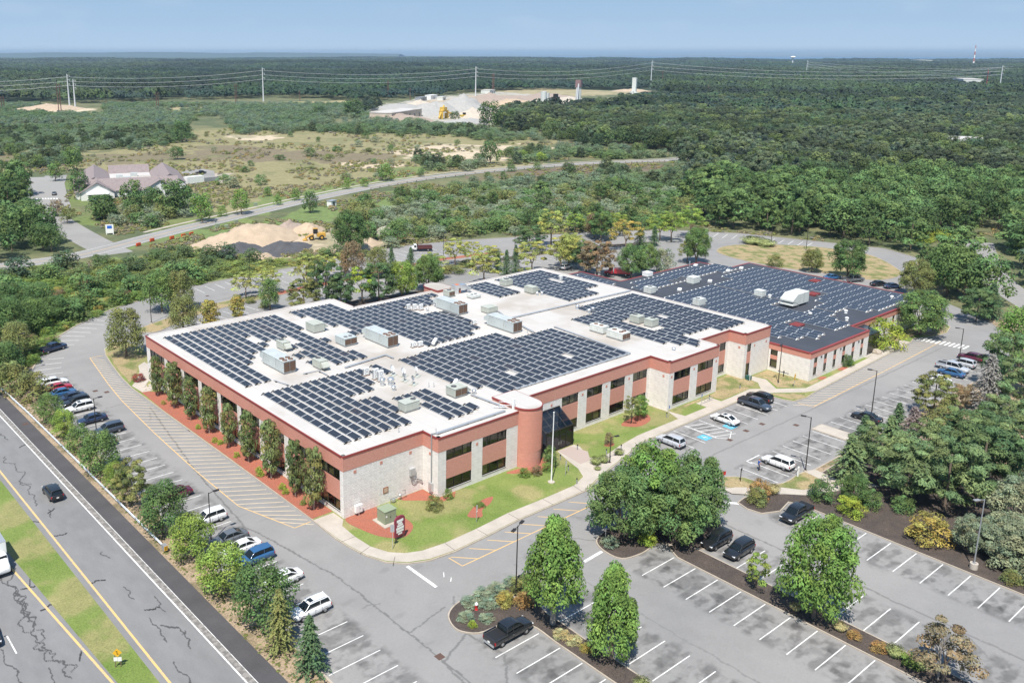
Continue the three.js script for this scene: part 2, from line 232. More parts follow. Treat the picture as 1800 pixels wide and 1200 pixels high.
// highway: one texture over 34 m by 200 m, with its tar-sealed cracks
const HX0 = -56, HZ0 = -130, HXL = 36, HZL = 200;
{
  const W = 512, H = 2048, b = new Float32Array(W * H), R = rng(77);
  for (let y = 0; y < H; y++) for (let x = 0; x < W; x++) { const X = HX0 + x / W * HXL, Z = HZ0 + HZL - y / H * HZL; b[y * W + x] = .178 * (.78 + .24 * fbm(X * .35, Z * .05, 4, 151) + .24 * fbm(X * 1.2, Z * .5, 4, 155) + .1 * h2(x, y, 9)); }
  const put = (X, Z, r, v) => { const cx = (X - HX0) / HXL * W, cy = (HZ0 + HZL - Z) / HZL * H, ax = Math.ceil(r / HXL * W), ay = Math.ceil(r / HZL * H); for (let j = -ay; j <= ay; j++) for (let i = -ax; i <= ax; i++) { const x = Math.round(cx) + i, y = Math.round(cy) + j; if (x >= 0 && y >= 0 && x < W && y < H && Math.hypot(i / W * HXL, j / HZL * HZL / H) < r * 1.1) b[y * W + x] = v; } };
  const tar = (x, z, l, amp, s) => { for (let q = 0; q < l; q += .08) put(x + (fbm(q * .55 + s * 9, s, 4, 160) - .5) * amp, z + q, .018 + .06 * vn(q * 1.3, s, 4) ** 2, .07); };
  for (const [x, z, l, a] of [[-30.0, -48, 12, 3.5], [-30.4, -38, 9, 2.6], [-30.0, -27, 2.4, 1.4], [-27.8, -12, 2, 2.2], [-28.4, -3, 3, 2], [-28.8, 4.5, 5, 2.2], [-26.4, 1, 3.4, 3], [-27.4, 6.4, 3, 2.4], [-26.6, 9, 3, 2.6], [-29.4, 13, 4, 1.6], [-38.6, -20, 18, 2.6], [-39, -10, 19, 3.2], [-43.5, -14, 16, 2], [-42.6, 0, 9, 1.6], [-40, 6, 10, 1.5], [-29.6, -70, 8, 2.4], [-28.2, -60, 6, 2]]) { tar(x, z, l, a, x + z); if (l > 17) { tar(x + .3, z + 1, l - 2, a * 1.2, x * 2 + z); } }
  for (let i = 0; i < 30; i++) { const x = mix(-46, -26, R()), z = mix(-60, 20, R()), a = R() * 6.28; for (let q = 0; q < 1.6; q += .08) put(x + Math.cos(a) * q, z + Math.sin(a) * q + (fbm(q * 2, i, 3, 170) - .5) * .6, .06, .03); }
  const d = new Uint8Array(W * H * 4); for (let i = 0; i < W * H; i++) { d[i * 4] = SR(b[i] * 1.03); d[i * 4 + 1] = SR(b[i] * 1.01); d[i * 4 + 2] = SR(b[i]); d[i * 4 + 3] = 255; }
  const t = new THREE.DataTexture(d, W, H); t.magFilter = THREE.LinearFilter; t.minFilter = THREE.LinearMipmapLinearFilter; t.generateMipmaps = true; t.colorSpace = THREE.SRGBColorSpace; t.needsUpdate = true;
  mat('highway', { roughness: .9, map: t });
}
function hwyUV(g) { const p = g.attributes.position, u = g.attributes.uv; for (let i = 0; i < p.count; i++) u.setXY(i, (p.getX(i) - HX0) / HXL, (HZ0 + HZL - p.getZ(i)) / HZL); return g; }
// ------------------------------------------------------------ the land
{
  const GX0 = -300, GXL = 1400, GZ1 = 120, GZL = 1220, W = 1536, H = 1536;
  const zones = [
    // tan and brown fields, sand, verges: outlines from the photo laid on the ground
    [[.24, .215, .105], [[-200, 268], [250, 262], [330, 225], [640, 232], [980, 240], [985, 285], [850, 298], [700, 316], [560, 343], [430, 374], [360, 372], [300, 330], [140, 300], [-200, 312]]],
    [[.185, .15, .09], [[340, 255], [560, 262], [700, 276], [660, 292], [500, 284], [350, 278]]],
    [[.18, .15, .085], [[-200, 274], [330, 266], [420, 276], [330, 284], [-200, 298]]],
    [[.15, .115, .075], [[800, 310], [1000, 292], [1180, 286], [1180, 296], [1000, 306], [860, 318]]],
    [[.15, .19, .06], [[420, 352], [600, 318], [720, 292], [800, 285], [760, 300], [600, 338], [430, 380]]],
    [[.16, .20, .06], [[240, 400], [330, 385], [420, 378], [420, 390], [330, 402], [250, 416]]],
    [[.14, .19, .06], [[240, 424], [420, 388], [600, 352], [760, 322], [740, 345], [640, 372], [560, 392], [420, 410], [330, 424], [230, 440]]],
    [[.15, .20, .06], [[330, 300], [378, 308], [378, 328], [322, 330]]],
    [[.13, .17, .05], [[110, 310], [150, 310], [160, 400], [110, 395]]],
    [[.50, .41, .29], [[660, 270], [740, 256], [900, 252], [985, 260], [985, 278], [880, 284], [740, 284]]],
    [[.50, .40, .28], [[600, 285], [700, 288], [690, 296], [600, 294]]], [[.5, .41, .29], [[400, 240], [470, 236], [480, 243], [410, 246]]],
    [[.40, .37, .32], [[655, 216], [660, 188], [700, 178], [780, 168], [900, 160], [980, 168], [1015, 190], [1010, 206], [860, 216], [790, 222]]],
    [[.42, .34, .25], [[740, 178], [860, 165], [930, 170], [980, 182], [900, 190], [780, 192]]],
    [[.56, .46, .33], [[20, 197], [70, 188], [120, 186], [190, 192], [110, 201]]], [[.33, .28, .15], [[200, 186], [440, 180], [640, 176], [640, 188], [440, 194], [230, 196]]],
    [[.33, .28, .16], [[860, 160], [960, 154], [1140, 152], [1170, 160], [1000, 170]]],
    [[.48, .38, .27], [[318, 434], [400, 404], [450, 398], [560, 396], [610, 402], [668, 426], [610, 446], [480, 458], [400, 452]]],
    [[.45, .38, .28], [[600, 400], [690, 396], [700, 420], [640, 436]]],
    [[.38, .33, .27], [[310, 318], [330, 298], [400, 304], [380, 320]]],
    [[.15, .19, .06], [[-50, 466], [240, 455], [330, 430], [480, 455], [600, 440], [560, 486], [420, 500], [250, 545], [60, 610], [-50, 640]]],
    [[.34, .27, .15], [[1272, 440], [1340, 424], [1500, 436], [1640, 470], [1620, 520], [1500, 520], [1390, 480], [1310, 456]]],
  ].map(([c, p]) => { const q = GP(p), xs = q.map((a) => a[0]), zs = q.map((a) => a[1]); return { c, q, b: [Math.min(...xs), Math.max(...xs), Math.min(...zs), Math.max(...zs)] }; });
  const d = new Uint8Array(W * H * 4);
  for (let y = 0; y < H; y++) for (let x = 0; x < W; x++) {
    const X = GX0 + (x + .5) / W * GXL, Z = GZ1 - (y + .5) / H * GZL, far = Math.hypot(X, Z) > 400 ? 2.2 : 1;
    const n = fbm(X * .06, Z * .06, 4, 201), n2 = fbm(X * .06 + 50, Z * .06, 3, 205), wx = X + (n - .5) * 26 * far, wz = Z + (n2 - .5) * 26 * far;
    let c = mx3([.085, .105, .045], [.15, .15, .07], sst(.35, .65, n));
    for (const z of zones) if (wx > z.b[0] && wx < z.b[1] && wz > z.b[2] && wz < z.b[3] && inPoly(wx, wz, z.q)) c = mx3(z.c, [.14, .15, .06], sst(.55, .72, n2) * .55);
    const f = .7 + .35 * h2(x, y, 5) + .3 * fbm(X * .4, Z * .4, 2, 211) - .02, o = (y * W + x) * 4; d[o] = SR(c[0] * f); d[o + 1] = SR(c[1] * f); d[o + 2] = SR(c[2] * f); d[o + 3] = 255;
  }
  const t = new THREE.DataTexture(d, W, H); t.magFilter = THREE.LinearFilter; t.minFilter = THREE.LinearMipmapLinearFilter; t.generateMipmaps = true; t.colorSpace = THREE.SRGBColorSpace; t.needsUpdate = true;
  mat('land', { roughness: 1, map: t });
  mat('wood_floor', { roughness: 1, map: tex(256, 256, (u, v) => sc3([.050, .072, .036], .7 + .6 * fbm(u * 8, v * 8, 4, 221, 8)), 60) });
  // near land: a fine sheet that carries the map; beyond it the same ground goes on to the coast
  const near = new THREE.PlaneGeometry(GXL, GZL, 24, 24).rotateX(-Math.PI / 2).translate(GX0 + GXL / 2, -.03, GZ1 - GZL / 2);
  { const p = near.attributes.position, u = near.attributes.uv; for (let i = 0; i < p.count; i++) u.setXY(i, (p.getX(i) - GX0) / GXL, (GZ1 - p.getZ(i)) / GZL); }
  structure('ground', near, M.land, 'open land of dry grass, sand and scrub round the site');
}
// far land with low swells and the sea beyond the coast
function coastAt(x, z) { const d = Math.atan2(x - EYE.x, EYE.z - z) - YAW; return mix(15500, 7000, sst(-.05, .34, d)) + 500 * fbm(d * 9, 3, 3, 235); }
function hillAt(x, z) { const r = Math.hypot(x - EYE.x, z - EYE.z); const rise = sst(1100, 2600, r); return rise * (fbm(x * .0011 + 4, z * .0011 + 9, 3, 231) - .42) * 42 - sst(0, 1100, r - coastAt(x, z)) * 40; }
{
  const pos = [], idx = [], uv = [], A = 160, radii = [0]; for (let r = 900; r < 16500; r *= 1.07) radii.push(r);
  const P = [];
  radii.forEach((r, i) => { for (let a = 0; a < A; a++) { const t = a / A * Math.PI * 2, x = EYE.x + r * Math.cos(t), z = EYE.z + r * Math.sin(t); P.push([x, z]); pos.push(x, r < 1000 ? -.6 : hillAt(x, z) - 1.2, z); uv.push(x, -z); } });
  for (let i = 0; i + 1 < radii.length; i++) for (let a = 0; a < A; a++) { const b = (a + 1) % A, p = i * A; idx.push(p + a, p + A + a, p + b, p + b, p + A + a, p + A + b); }
  const g = new THREE.BufferGeometry(); g.setAttribute('position', new THREE.Float32BufferAttribute(pos, 3)); g.setAttribute('uv', new THREE.Float32BufferAttribute(uv, 2)); g.setIndex(idx); g.computeVertexNormals();
  structure('far_ground', g, M.wood_floor, 'wooded plain that runs out to the coast');
  const sea = new THREE.RingGeometry(6400, 16000, 128, 6).rotateX(-Math.PI / 2).translate(EYE.x, -9, EYE.z);
  structure('sea', sea, mat('sea', { color: [.05, .12, .20], roughness: .35 }), 'pale blue sea along the horizon');
  // low blue headland far off on the left
  const hp = []; for (let i = 0; i <= 60; i++) { const a = YAW + mix(-.55, -.02, i / 60), r = 13500; hp.push([EYE.x + r * Math.sin(a), EYE.z - r * Math.cos(a), 40 + 42 * fbm(i * .16, 3, 4, 241) * Math.sin(Math.PI * i / 60)]); }
  const v = [], ix = []; hp.forEach(([x, z, h]) => { v.push(x, -12, z, x + 200, h, z - 200, x + 900, -12, z - 900); }); for (let i = 0; i < 60; i++) { const p = i * 3; ix.push(p, p + 3, p + 1, p + 1, p + 3, p + 4, p + 1, p + 4, p + 2, p + 2, p + 4, p + 5); }
  const hg = new THREE.BufferGeometry(); hg.setAttribute('position', new THREE.Float32BufferAttribute(v, 3)); hg.setIndex(ix); hg.computeVertexNormals();
  structure('hills', hg, mat('headland', { color: [.06, .08, .05], roughness: 1 }), 'low wooded headland on the far horizon');
}

// ------------------------------------------------------------ roads and the car park
const lotEdge = [[-18.6, 78], [-18.6, -60], [-18.2, -72], [-16, -84], [-9.5, -98], [-5.5, -103], [1, -109.5], [12, -117.5], [23, -122], [37, -126.5], [69, -128], [107, -132], [128, -128], [147, -120], [175, -110], [200, -95], [214, -76], [222, -52], [228, -34], [222, -22], [204, -14], [186, -6], [176, 4], [168, 16], [156, 26], [140, 31.4], [110, 31.4], [51, 31.4], [51, 78]];
const lot = structure('parking_lot', siteUV(sheet(lotEdge, 0)), M.asphalt, 'grey asphalt car park round the office building');
const far = (pts) => smooth(GP(pts), 8, false);
const mainRoad = far([[-120, 482], [0, 468], [120, 452], [190, 436], [250, 420], [330, 400], [430, 377], [560, 347], [700, 320], [850, 301], [1000, 289], [1100, 284], [1182, 281], [1260, 272]]);
const road = structure('road', ribbon(mainRoad, -4.6, 4.6, .004), M.far_asphalt, 'grey two lane road curving across the fields');
part('road_marking', ribbon(mainRoad, -3.75, -3.6, .010), M.paint_white, road); part('road_marking', ribbon(mainRoad, 3.6, 3.75, .010), M.paint_white, road); part('road_marking', ribbon(mainRoad, -.12, .12, .010), M.paint_yellow, road);
structure('footpath', ribbon(mainRoad.slice(38), -8.4, -6.9, .006), M.concrete, 'narrow pale footpath beside the curving road');
const sideRoad = far([[205, 446], [160, 424], [112, 396], [78, 372], [70, 350], [90, 326], [98, 308]]);
structure('road', ribbon(sideRoad, -5.2, 5.2, .008), M.far_asphalt, 'side road leading to the white gabled building');
structure('road', siteUV(sheet(GP([[0, 313], [110, 310], [118, 345], [125, 365], [60, 385], [40, 360], [0, 372], [-60, 372], [-60, 313]]), .012)), M.far_asphalt, 'car park beside the white gabled building');
structure('road', sheet(GP([[305, 318], [322, 300], [352, 296], [376, 300], [378, 312], [345, 322]]), .008), M.far_asphalt, 'paved yard behind the white gabled building');
{ const p = part('crosswalk', mrg([0, 1, 2, 3, 4, 5, 6, 7, 8].map((i) => sheet(GP([[58 + i * 5, 348], [61 + i * 5, 348], [61 + i * 5, 350], [58 + i * 5, 350]]), .02))), M.paint_white, road); }
const accessRoad = smooth([[168, 42], [186, 22], [204, 8], [221, -2], [246, -13], [262, -19.5]], 8, false);
structure('road', ribbon(accessRoad, -4.1, 4.1, .006), M.far_asphalt, 'pale access road under the trees beyond the long low wing');
// highway
const hx = (x, z, b = .015) => x + b * z, strip = (x0, x1, y, b0 = .015, b1 = .015) => sheet([[hx(x0, 80, b0), 80], [hx(x1, 80, b1), 80], [hx(x1, -330, b1), -330], [hx(x0, -330, b0), -330]], y);
const hwy = structure('highway', hwyUV(sheet([[-54, 70], [hx(-25.3, 70), 70], [hx(-25.3, -130), -130], [-56, -130]], .004)), M.highway, 'grey divided highway with tar sealed cracks');
structure('highway_shoulder', strip(-24.5, -22.2, .008), M.new_asphalt, 'fresh black asphalt shoulder of the highway');
structure('highway_shoulder', strip(-25.3, -24.5, .006), mat('milled', { roughness: 1, map: tex(256, 256, (u, v) => sc3(mx3([.17, .16, .148], [.27, .25, .23], sst(.4, .64, fbm(u * 16, v * 16, 4, 341, 16))), .8 + .4 * vn(u * 90, v * 90, 3, 90)), 5) }), 'worn grey milled strip along the highway');
structure('highway', sheet([[-60, -130], [hx(-25.3, -130), -130], [hx(-25.3, -330), -330], [-60, -330]], .002), M.far_asphalt, 'far end of the divided highway');
part('lane_line', strip(-25.45, -25.28, .014), M.paint_white, hwy); part('lane_line', strip(-24.57, -24.50, .014), M.paint_white, hwy); part('lane_line', strip(-31.35, -31.1, .012), M.paint_yellow, hwy);
structure('median', sheet([[hx(-32, 80), 80], [hx(-32, -120), -120], [hx(-36.1, -120, .06), -120], [hx(-36.1, 80, .08), 80]], .03), M.lawn, 'dry grass median between the carriageways');
part('lane_line', sheet([[hx(-36.5, 80, .082), 80], [hx(-36.25, 80, .082), 80], [hx(-36.25, -90, .082), -90], [hx(-36.5, -90, .082), -90]], .012), M.paint_yellow, hwy);
for (let i = -4; i < 6; i++) part('lane_line', bx(-41.6, -41.45, .006, .012, -2 + i * 12, 1.6 + i * 12), M.paint_white, hwy);
structure('verge', sheet([[hx(-22.2, 80), 80], [-18.5, 80], [-18.5, -60], [-16, -84], [-9, -98], [-4, -104], [-10, -112], [-30, -100], [hx(-22.2, -90), -90]], .006), M.soil, 'strip of bare soil and dead grass beside the highway');
{ const k = structure('kerb', [slab([[-18.75, 78], [-18.5, 78], [-18.5, -60], [-18.75, -60]], -.02, .12)], M.kerb, 'low asphalt kerb along the highway side stalls'); }
part('kerb', mrg([ribbon(lotEdge.slice(2, 20), -.2, .12, .10)]), M.kerb, lot);

// raised islands: a kerb and its planted top
function island(name, label, poly, top, opt = {}) {
  const h = opt.h ?? .13, k = structure(name, slab(poly, -.02, h), opt.kerb || M.kerb, label);
  part(opt.topName || 'planting_top', sheet(inset(poly, opt.in ?? .16), h + .006), top, k); return k;
}
const bed = (poly, m, parent, y = .146, name = 'mulch_bed') => part(name, sheet(poly, y), m, parent);
const curve = (p, n = 5) => smooth(p, n, true);
// pad the building stands on
const pad = island('lawn', 'lawn and walks round the brick and white office building', [
  [-3.6, 3.4], [-3.4, 6], [-2.9, 9], [-1.8, 11.8], [0, 13.6], [2.6, 14.8], [6.4, 15.2], [12, 15], [18, 14.6], [25, 14.7], [31.6, 14.7], [34.8, 13.6], [40.3, 12.1], [45.4, 10.9], [50.5, 9.5], [78.2, 9.3], [84.2, 10.2], [84.6, 13.6], [85.4, 15.4], [88.8, 15.9], [93, 15.4], [100, 15.1], [120, 14.2], [136, 13.4], [139.5, 12.6], [144, 14.6], [149.4, 15.3], [154.6, 14], [157.3, 10.3], [157.3, 4], [156.5, -30], [156.5, -39], [147, -39], [147, -47], [114, -47], [114, -61], [72, -63.5], [43, -61.5], [43, -68.5], [8, -70], [6.4, -80], [5.8, -88], [4.9, -92], [2.4, -91.6], [0, -89], [-1.2, -85], [-2.4, -78], [-3.4, -71], [-4, -64], [-3.9, -50], [-3.6, -26], [-3.4, -2.7]], M.lawn, { topName: 'grass' });
const walkY = .15;
part('walkway', sheet([[-3.4, 3.2], [-3.2, 6], [-2.7, 9], [-1.6, 11.6], [.2, 13.4], [2.8, 14.5], [6.4, 14.95], [12, 14.8], [18, 14.4], [25, 14.5], [31.4, 14.5], [34.6, 13.4], [40.2, 11.9], [45.3, 10.7], [50.4, 9.3], [78.2, 9.1], [84.2, 9.7], [91, 14.4], [93, 15.2], [100, 14.9], [120, 14], [136, 13.2], [136, 11.4], [124, 11.6], [118, 12.6], [100, 13.2], [93, 13.4], [88.5, 10.2], [84.5, 7.2], [78, 7.4], [52, 7.4], [46, 8.2], [41.2, 9.2], [39.6, 8], [41.4, 4.4], [41.2, 3.4], [37.4, 3.4], [36.4, 6], [35.4, 9.4], [34, 11.6], [31, 12.6], [25, 12.6], [18, 12.4], [12, 12.8], [6.6, 12.9], [3.2, 12.5], [1.2, 11.6], [-.2, 10.2], [-1.2, 7.8], [-1.4, 4.6], [-1.2, 1.4], [-.2, .2], [-.2, -2.2], [-3.3, -2.2]], walkY), M.concrete, pad);
part('walkway', sheet([[62.6, 7.4], [63.8, 4.6], [63.6, .3], [64.05, .3], [64.05, 4.3], [64.6, 7.4]], walkY + .004), M.concrete, pad);
part('walkway', sheet([[89.2, 3.6], [90.8, 3.6], [91.4, 6.4], [88.4, 10.2], [86, 8.6], [88.6, 6.4]], walkY + .004), M.concrete, pad);
part('walkway', sheet([[70.8, 7.4], [70.8, 5.2], [75.2, 5.2], [75.2, 7.4]], walkY + .004), M.concrete, pad);
part('walkway', sheet([[-3.6, -64.6], [-1.4, -67.6], [.4, -71], [1.6, -74.6], [3.4, -76], [3.4, -74], [2.6, -70.6], [.8, -66.6], [-1.4, -63.2], [-1.6, -60], [-3.3, -60.4]], walkY), M.concrete, pad);
part('walkway', sheet([[118, 8.4], [121.6, 8.4], [124, 11.6], [118.6, 12.4]], walkY + .004), M.concrete, pad);
part('paving', sheet([[37.5, 3.5], [40.4, 3.5], [41, 6.4], [39, 8.6], [36.8, 8.6], [37.2, 6]], walkY + .010), mat('pink_paver', { color: [.40, .32, .28], roughness: .9 }), pad);
// joints across the front walk
for (const [x, z, a] of [[-.9, 12.2, .8], [6.5, 14, 1.52], [12, 13.9, 1.6], [18, 13.5, 1.58], [24.5, 13.6, 1.55], [30.6, 13.6, 1.4], [-2.2, 8, .3], [-2.4, 4.6, 0]]) { const g = part('joint', bx(-1, 1, 0, .004, -.03, .03), M.dark_mulch, pad); g.position.set(x, walkY + .001, z); g.rotation.y = a; }
bed([[-3.3, -2.6], [-.05, -2.6], [-.05, -58.5], [-1.8, -59.6], [-3.4, -61.5], [-3.7, -50], [-3.4, -26]], M.red_mulch, pad);
bed(curve([[.1, .15], [5.4, .15], [5.2, 2.2], [6.4, 4.6], [6, 7.2], [3.4, 8.6], [1.4, 7], [.3, 4]]), M.red_mulch, pad); bed([[8.8, .05], [13.35, .05], [13.35, 3.4], [16.6, 3.4], [15.4, 4.6], [13.4, 4.6], [11, 2.4], [9.2, 1]], M.red_mulch, pad);
bed(curve([[13.2, 9.8], [15, 8.6], [17.6, 7.6], [19.6, 7.8], [18, 9], [16, 9.6], [14.6, 11]]), M.red_mulch, pad); bed(curve([[26, 3.8], [29, 6], [32, 6.6], [34.4, 5.8], [35, 3.6], [31, 4.2]]), M.red_mulch, pad);
bed(curve([[53, 3.2], [58, 2.2], [60, 3], [58.6, 4.8], [54.6, 5.2]]), M.red_mulch, pad); bed(curve([[44.6, 6.6], [46.2, 6.2], [46.4, 7.2], [45, 7.4]]), M.red_mulch, pad); bed(curve([[37.6, 9.4], [40, 9.2], [42, 10], [39.6, 11.2], [36.2, 12.2], [35.8, 11]]), M.red_mulch, pad);
bed(curve([[99, 12.3], [101, 12.1], [101.6, 12.8], [99.4, 13]]), M.red_mulch, pad); bed(curve([[107, 12.2], [110, 12.1], [110, 12.9], [107.4, 12.9]]), M.red_mulch, pad);
bed([[-.1, -60], [-.1, -65.6], [6, -66], [6, -79], [3.8, -75], [3, -70], [1.2, -66]], M.dry_lawn, pad, .147, 'dry_grass'); bed([[2.2, -76.6], [5.9, -80], [5.4, -88], [4.5, -91.2], [2.6, -91], [.4, -88.6], [-.8, -85], [-1.8, -79], [-2.6, -72], [-3.2, -66.6], [-.2, -71]], M.dry_lawn, pad, .148, 'dry_grass');
bed([[65, 4.4], [78, 4.4], [78.8, .4], [88, .4], [88.2, 3.6], [89, 3.7], [88.2, 6.2], [84.4, 7], [76, 7.2], [75.4, 5], [65, 5]], M.dry_lawn, pad, .147, 'dry_grass'); bed([[91, 3.7], [96.4, 3.7], [96.4, 12], [100, 12.3], [98, 13.1], [93.4, 13.2], [89.2, 10], [91.8, 6.4]], M.dry_lawn, pad, .147, 'dry_grass'); bed([[85, 10.6], [90.4, 14.6], [88.6, 15.6], [85.8, 15.1]], M.dry_lawn, pad, .147, 'dry_grass');
bed([[126, 9], [142, 9], [142, 12], [136, 11.2], [126, 11.4]], M.dry_lawn, pad, .147, 'dry_grass'); bed([[142, 11], [156.6, 8.6], [157, 10.2], [154.4, 13.6], [149.4, 14.9], [144, 14.2]], M.soil, pad, .147, 'bare_soil');
bed([[43.2, -57.4], [112, -57.6], [112, -60.6], [72, -63], [43.2, -61]], M.dark_mulch, pad, .147); bed([[.2, -65.6], [42.8, -65.6], [42.8, -68.2], [8, -69.6], [.2, -66.4]], M.dark_mulch, pad, .147);
// planting islands in the car park
const isA = island('planting_island', 'dark mulched island holding two young maples and hydrant', curve([[-2.9, 24.6], [-1, 23.4], [2.4, 23.2], [6, 23.6], [9.6, 23.8], [10.6, 25], [9, 27.4], [6.4, 30], [6.1, 34], [5.9, 40], [5.9, 60], [5.9, 78], [3.2, 78], [3.1, 60], [3.05, 42], [3.1, 35], [3.05, 31.2], [1, 29.4], [-2.2, 28.8], [-3.6, 27]], 4), M.dark_mulch);
const isB = island('planting_island', 'long dark mulch strip between two rows of empty stalls', [[26.7, 33], [28, 30.5], [29.6, 31.5], [30.3, 33.6], [30.3, 78], [26.75, 78]], M.dark_mulch);
const isC = island('planting_island', 'planting island under the big cluster of broad trees', curve([[21.9, 24.3], [20.8, 26.8], [21.2, 29], [24, 29.8], [27.6, 29.8], [29.6, 32.6], [31.4, 34.2], [34.6, 33.6], [38.2, 31.6], [40, 28.4], [38.6, 25.4], [33, 23.6], [27, 23.2]], 4), M.dark_mulch);
const isD = island('planting_island', 'dark mulch bank between the upper stalls and the woods', [[44.2, 31.6], [44.6, 33.6], [47.2, 34.8], [50.4, 34.2], [51, 36], [51, 78], [84, 78], [84, 31.6], [62, 32.4], [56, 35], [54, 32.4], [50, 30], [46.6, 29.6], [44.8, 29.8]], M.dark_mulch);
const isE = island('lawn', 'small lawn island beside the white crossover', curve([[47.4, 24.8], [49.4, 24], [52.2, 26.2], [52.6, 29.2], [55, 30.6], [60.4, 30.6], [62.2, 31.8], [59.4, 34.2], [55.6, 34.6], [53.4, 32.2], [50, 29.8], [47.6, 27.2]], 3), M.dry_lawn);
part('walkway', sheet([[46.6, 26.4], [48.4, 27.2], [50.6, 29], [53.6, 31.4], [55.2, 33.6], [60.2, 35.4], [64.8, 38.6], [64.6, 39.8], [59.4, 37], [54.4, 35], [52, 32.6], [48.8, 30.4], [46.4, 28]], .151), M.concrete, isE);
part('walkway', sheet([[60.8, 30.6], [62.6, 31.4], [62.2, 34.6], [61.2, 36.4], [59.8, 35.6], [60.2, 33.4]], .155), M.concrete, isE);
island('lawn', 'dry grass bank under the pines beside the front stalls', [[62.4, 31.2], [140, 31.2], [156, 26], [168, 16], [176, 22], [168, 60], [64, 60], [62.4, 40]], M.soil, { h: .11, in: .18 });
island('planting_island', 'pale paved island in the front row of stalls', [[76.4, 23.4], [79.6, 23.4], [79.6, 30.2], [76.4, 30.2]], M.concrete, { topName: 'paving' });
island('lawn', 'oval dry grass island inside the turning loop', curve([[182, -64], [192, -67], [204, -60], [213, -48], [215, -34], [206, -22], [196, -15], [184, -17], [181, -30], [178, -40], [178, -54]], 4), M.dry_lawn);
island('planting_island', 'rounded dry grass island with lamp post behind the building', curve([[9.6, -96.8], [13, -99.2], [18, -101.4], [28, -105.4], [41, -107.4], [48, -106.6], [49, -103.4], [41, -103], [28, -100.6], [19, -96.6], [13, -93.6]], 4), M.dry_lawn);
island('planting_island', 'long mulched island with yellow locust trees in the rear lot', [[50, -106.6], [108, -110.6], [126, -107], [126, -104.4], [108, -107.6], [50, -103.6]], M.red_mulch);
island('planting_island', 'second mulched island with conifers in the rear lot', [[98, -101.4], [150, -97], [178, -86], [178, -82.6], [150, -93.6], [98, -97.6]], M.dark_mulch);
island('planting_island', 'planted bank between the rear stalls and the building', [[44, -84], [60, -88], [100, -82], [120, -72], [120, -62], [112, -62], [72, -64.5], [46, -69.5]], M.dark_mulch);

// ------------------------------------------------------------ painted lines, each a child of the car park
const unitLine = bx(-.5, .5, 0, .004, -.5, .5);
function line(x0, z0, x1, z1, w = .12, m = M.paint_white, y = .005) { const o = shade(new THREE.Mesh(unitLine, m)); o.name = 'stall_line'; o.scale.set(Math.hypot(x1 - x0, z1 - z0), 1, w); o.position.set((x0 + x1) / 2, y, (z0 + z1) / 2); o.rotation.y = -Math.atan2(z1 - z0, x1 - x0); lot.add(o); return o; }
for (let k = 0; k < 9; k++) { const z = 32.7 + k * 3.035; line(-3.4, z, 2.9, z); if (k !== 1) line(6.3, z, 12.4, z); line(20.35, z, 26.55, z); if (k > 1) line(30.45, z, 36.7, z); }
for (let k = 0; k < 9; k++) line(44.4, 38.45 + k * 3.07, 50.7, 38.45 + k * 3.07);
line(6.3, 29.67, 12.4, 29.67); line(43.5, 28.6, 45, 30.2, .5);
for (let k = -23; k < 24; k++) { const z = -5.9 + k * 3.03; line(-18.2, z, -11.9 - (k < -12 ? 0.2 : 0), z, .11); }
for (const [a, b, c, d] of [[300, 583, 575, 545], [285, 535, 560, 498], [410, 472, 565, 455], [440, 425, 585, 412], [420, 297, 678, 290], [490, 255, 722, 250], [540, 210, 778, 215], [600, 170, 832, 180], [670, 132, 885, 143], [735, 95, 950, 108], [830, 60, 1010, 77], [890, 25, 1030, 40]]) { const p = G(a / 5.22, 550 + b / 5.22), q = G(c / 5.22, 550 + d / 5.22); if (p.z < -79) line(p.x, p.z, q.x, q.z); }
for (let k = 0; k < 31; k++) { const x = 24 + k * 3.05; line(x, -122 - Math.min(4, Math.max(0, (x - 24) * .12)), x, -116.5 - Math.min(3, Math.max(0, (x - 24) * .1)), .12); }
for (let k = 0; k < 25; k++) { const x = 52 + k * 3.05; line(x, -116 - (x - 52) * .04, x, -110.6 - (x - 52) * .02, .11); line(x, -103 - (x - 52) * .03, x, -97.6 - (x - 52) * .03, .11); }
for (let k = 0; k < 7; k++) line(20 + k * 3.05, -96 - k * .9, 21 + k * 3.05, -90.5 - k * .7, .11);
for (let k = 0; k < 22; k++) { const x = 104 + k * 3.05; line(x, -92.6 + (k > 14 ? (k - 14) * 1.1 : 0), x, -87.4 + (k > 14 ? (k - 14) * 1.1 : 0), .11); }
for (let i = 0; i < 12; i++) { const p = G(1237 + i * 16.5, 415 + i * 1.6), q = G(1247 + i * 16.5, 408 + i * 1.7); line(p.x, p.z, q.x, q.z, .16); }
for (let k = 0; k < 27; k++) { const x = 54.7 + k * 3.02; if (Math.abs(x - 78) > 2) line(x, 23.9, x, 30.1); }
for (const x of [58.2, 61.2, 70.2, 73.25, 76.3, 79.4, 82.4]) line(x, 9.7, x, 15.7);
line(55.2, 9.7, 55.2, 15.7); line(61.4, 9.7, 61.4, 15.8, .12); line(65.2, 9.7, 65.2, 15.8, .12); line(65.2, 15.8, 62.6, 17.2, .12); line(61.4, 15.8, 62.6, 17.2, .12); for (let k = 0; k < 5; k++) line(61.4, 10 + k * 1.3, 65.2, 11.4 + k * 1.3, .12);
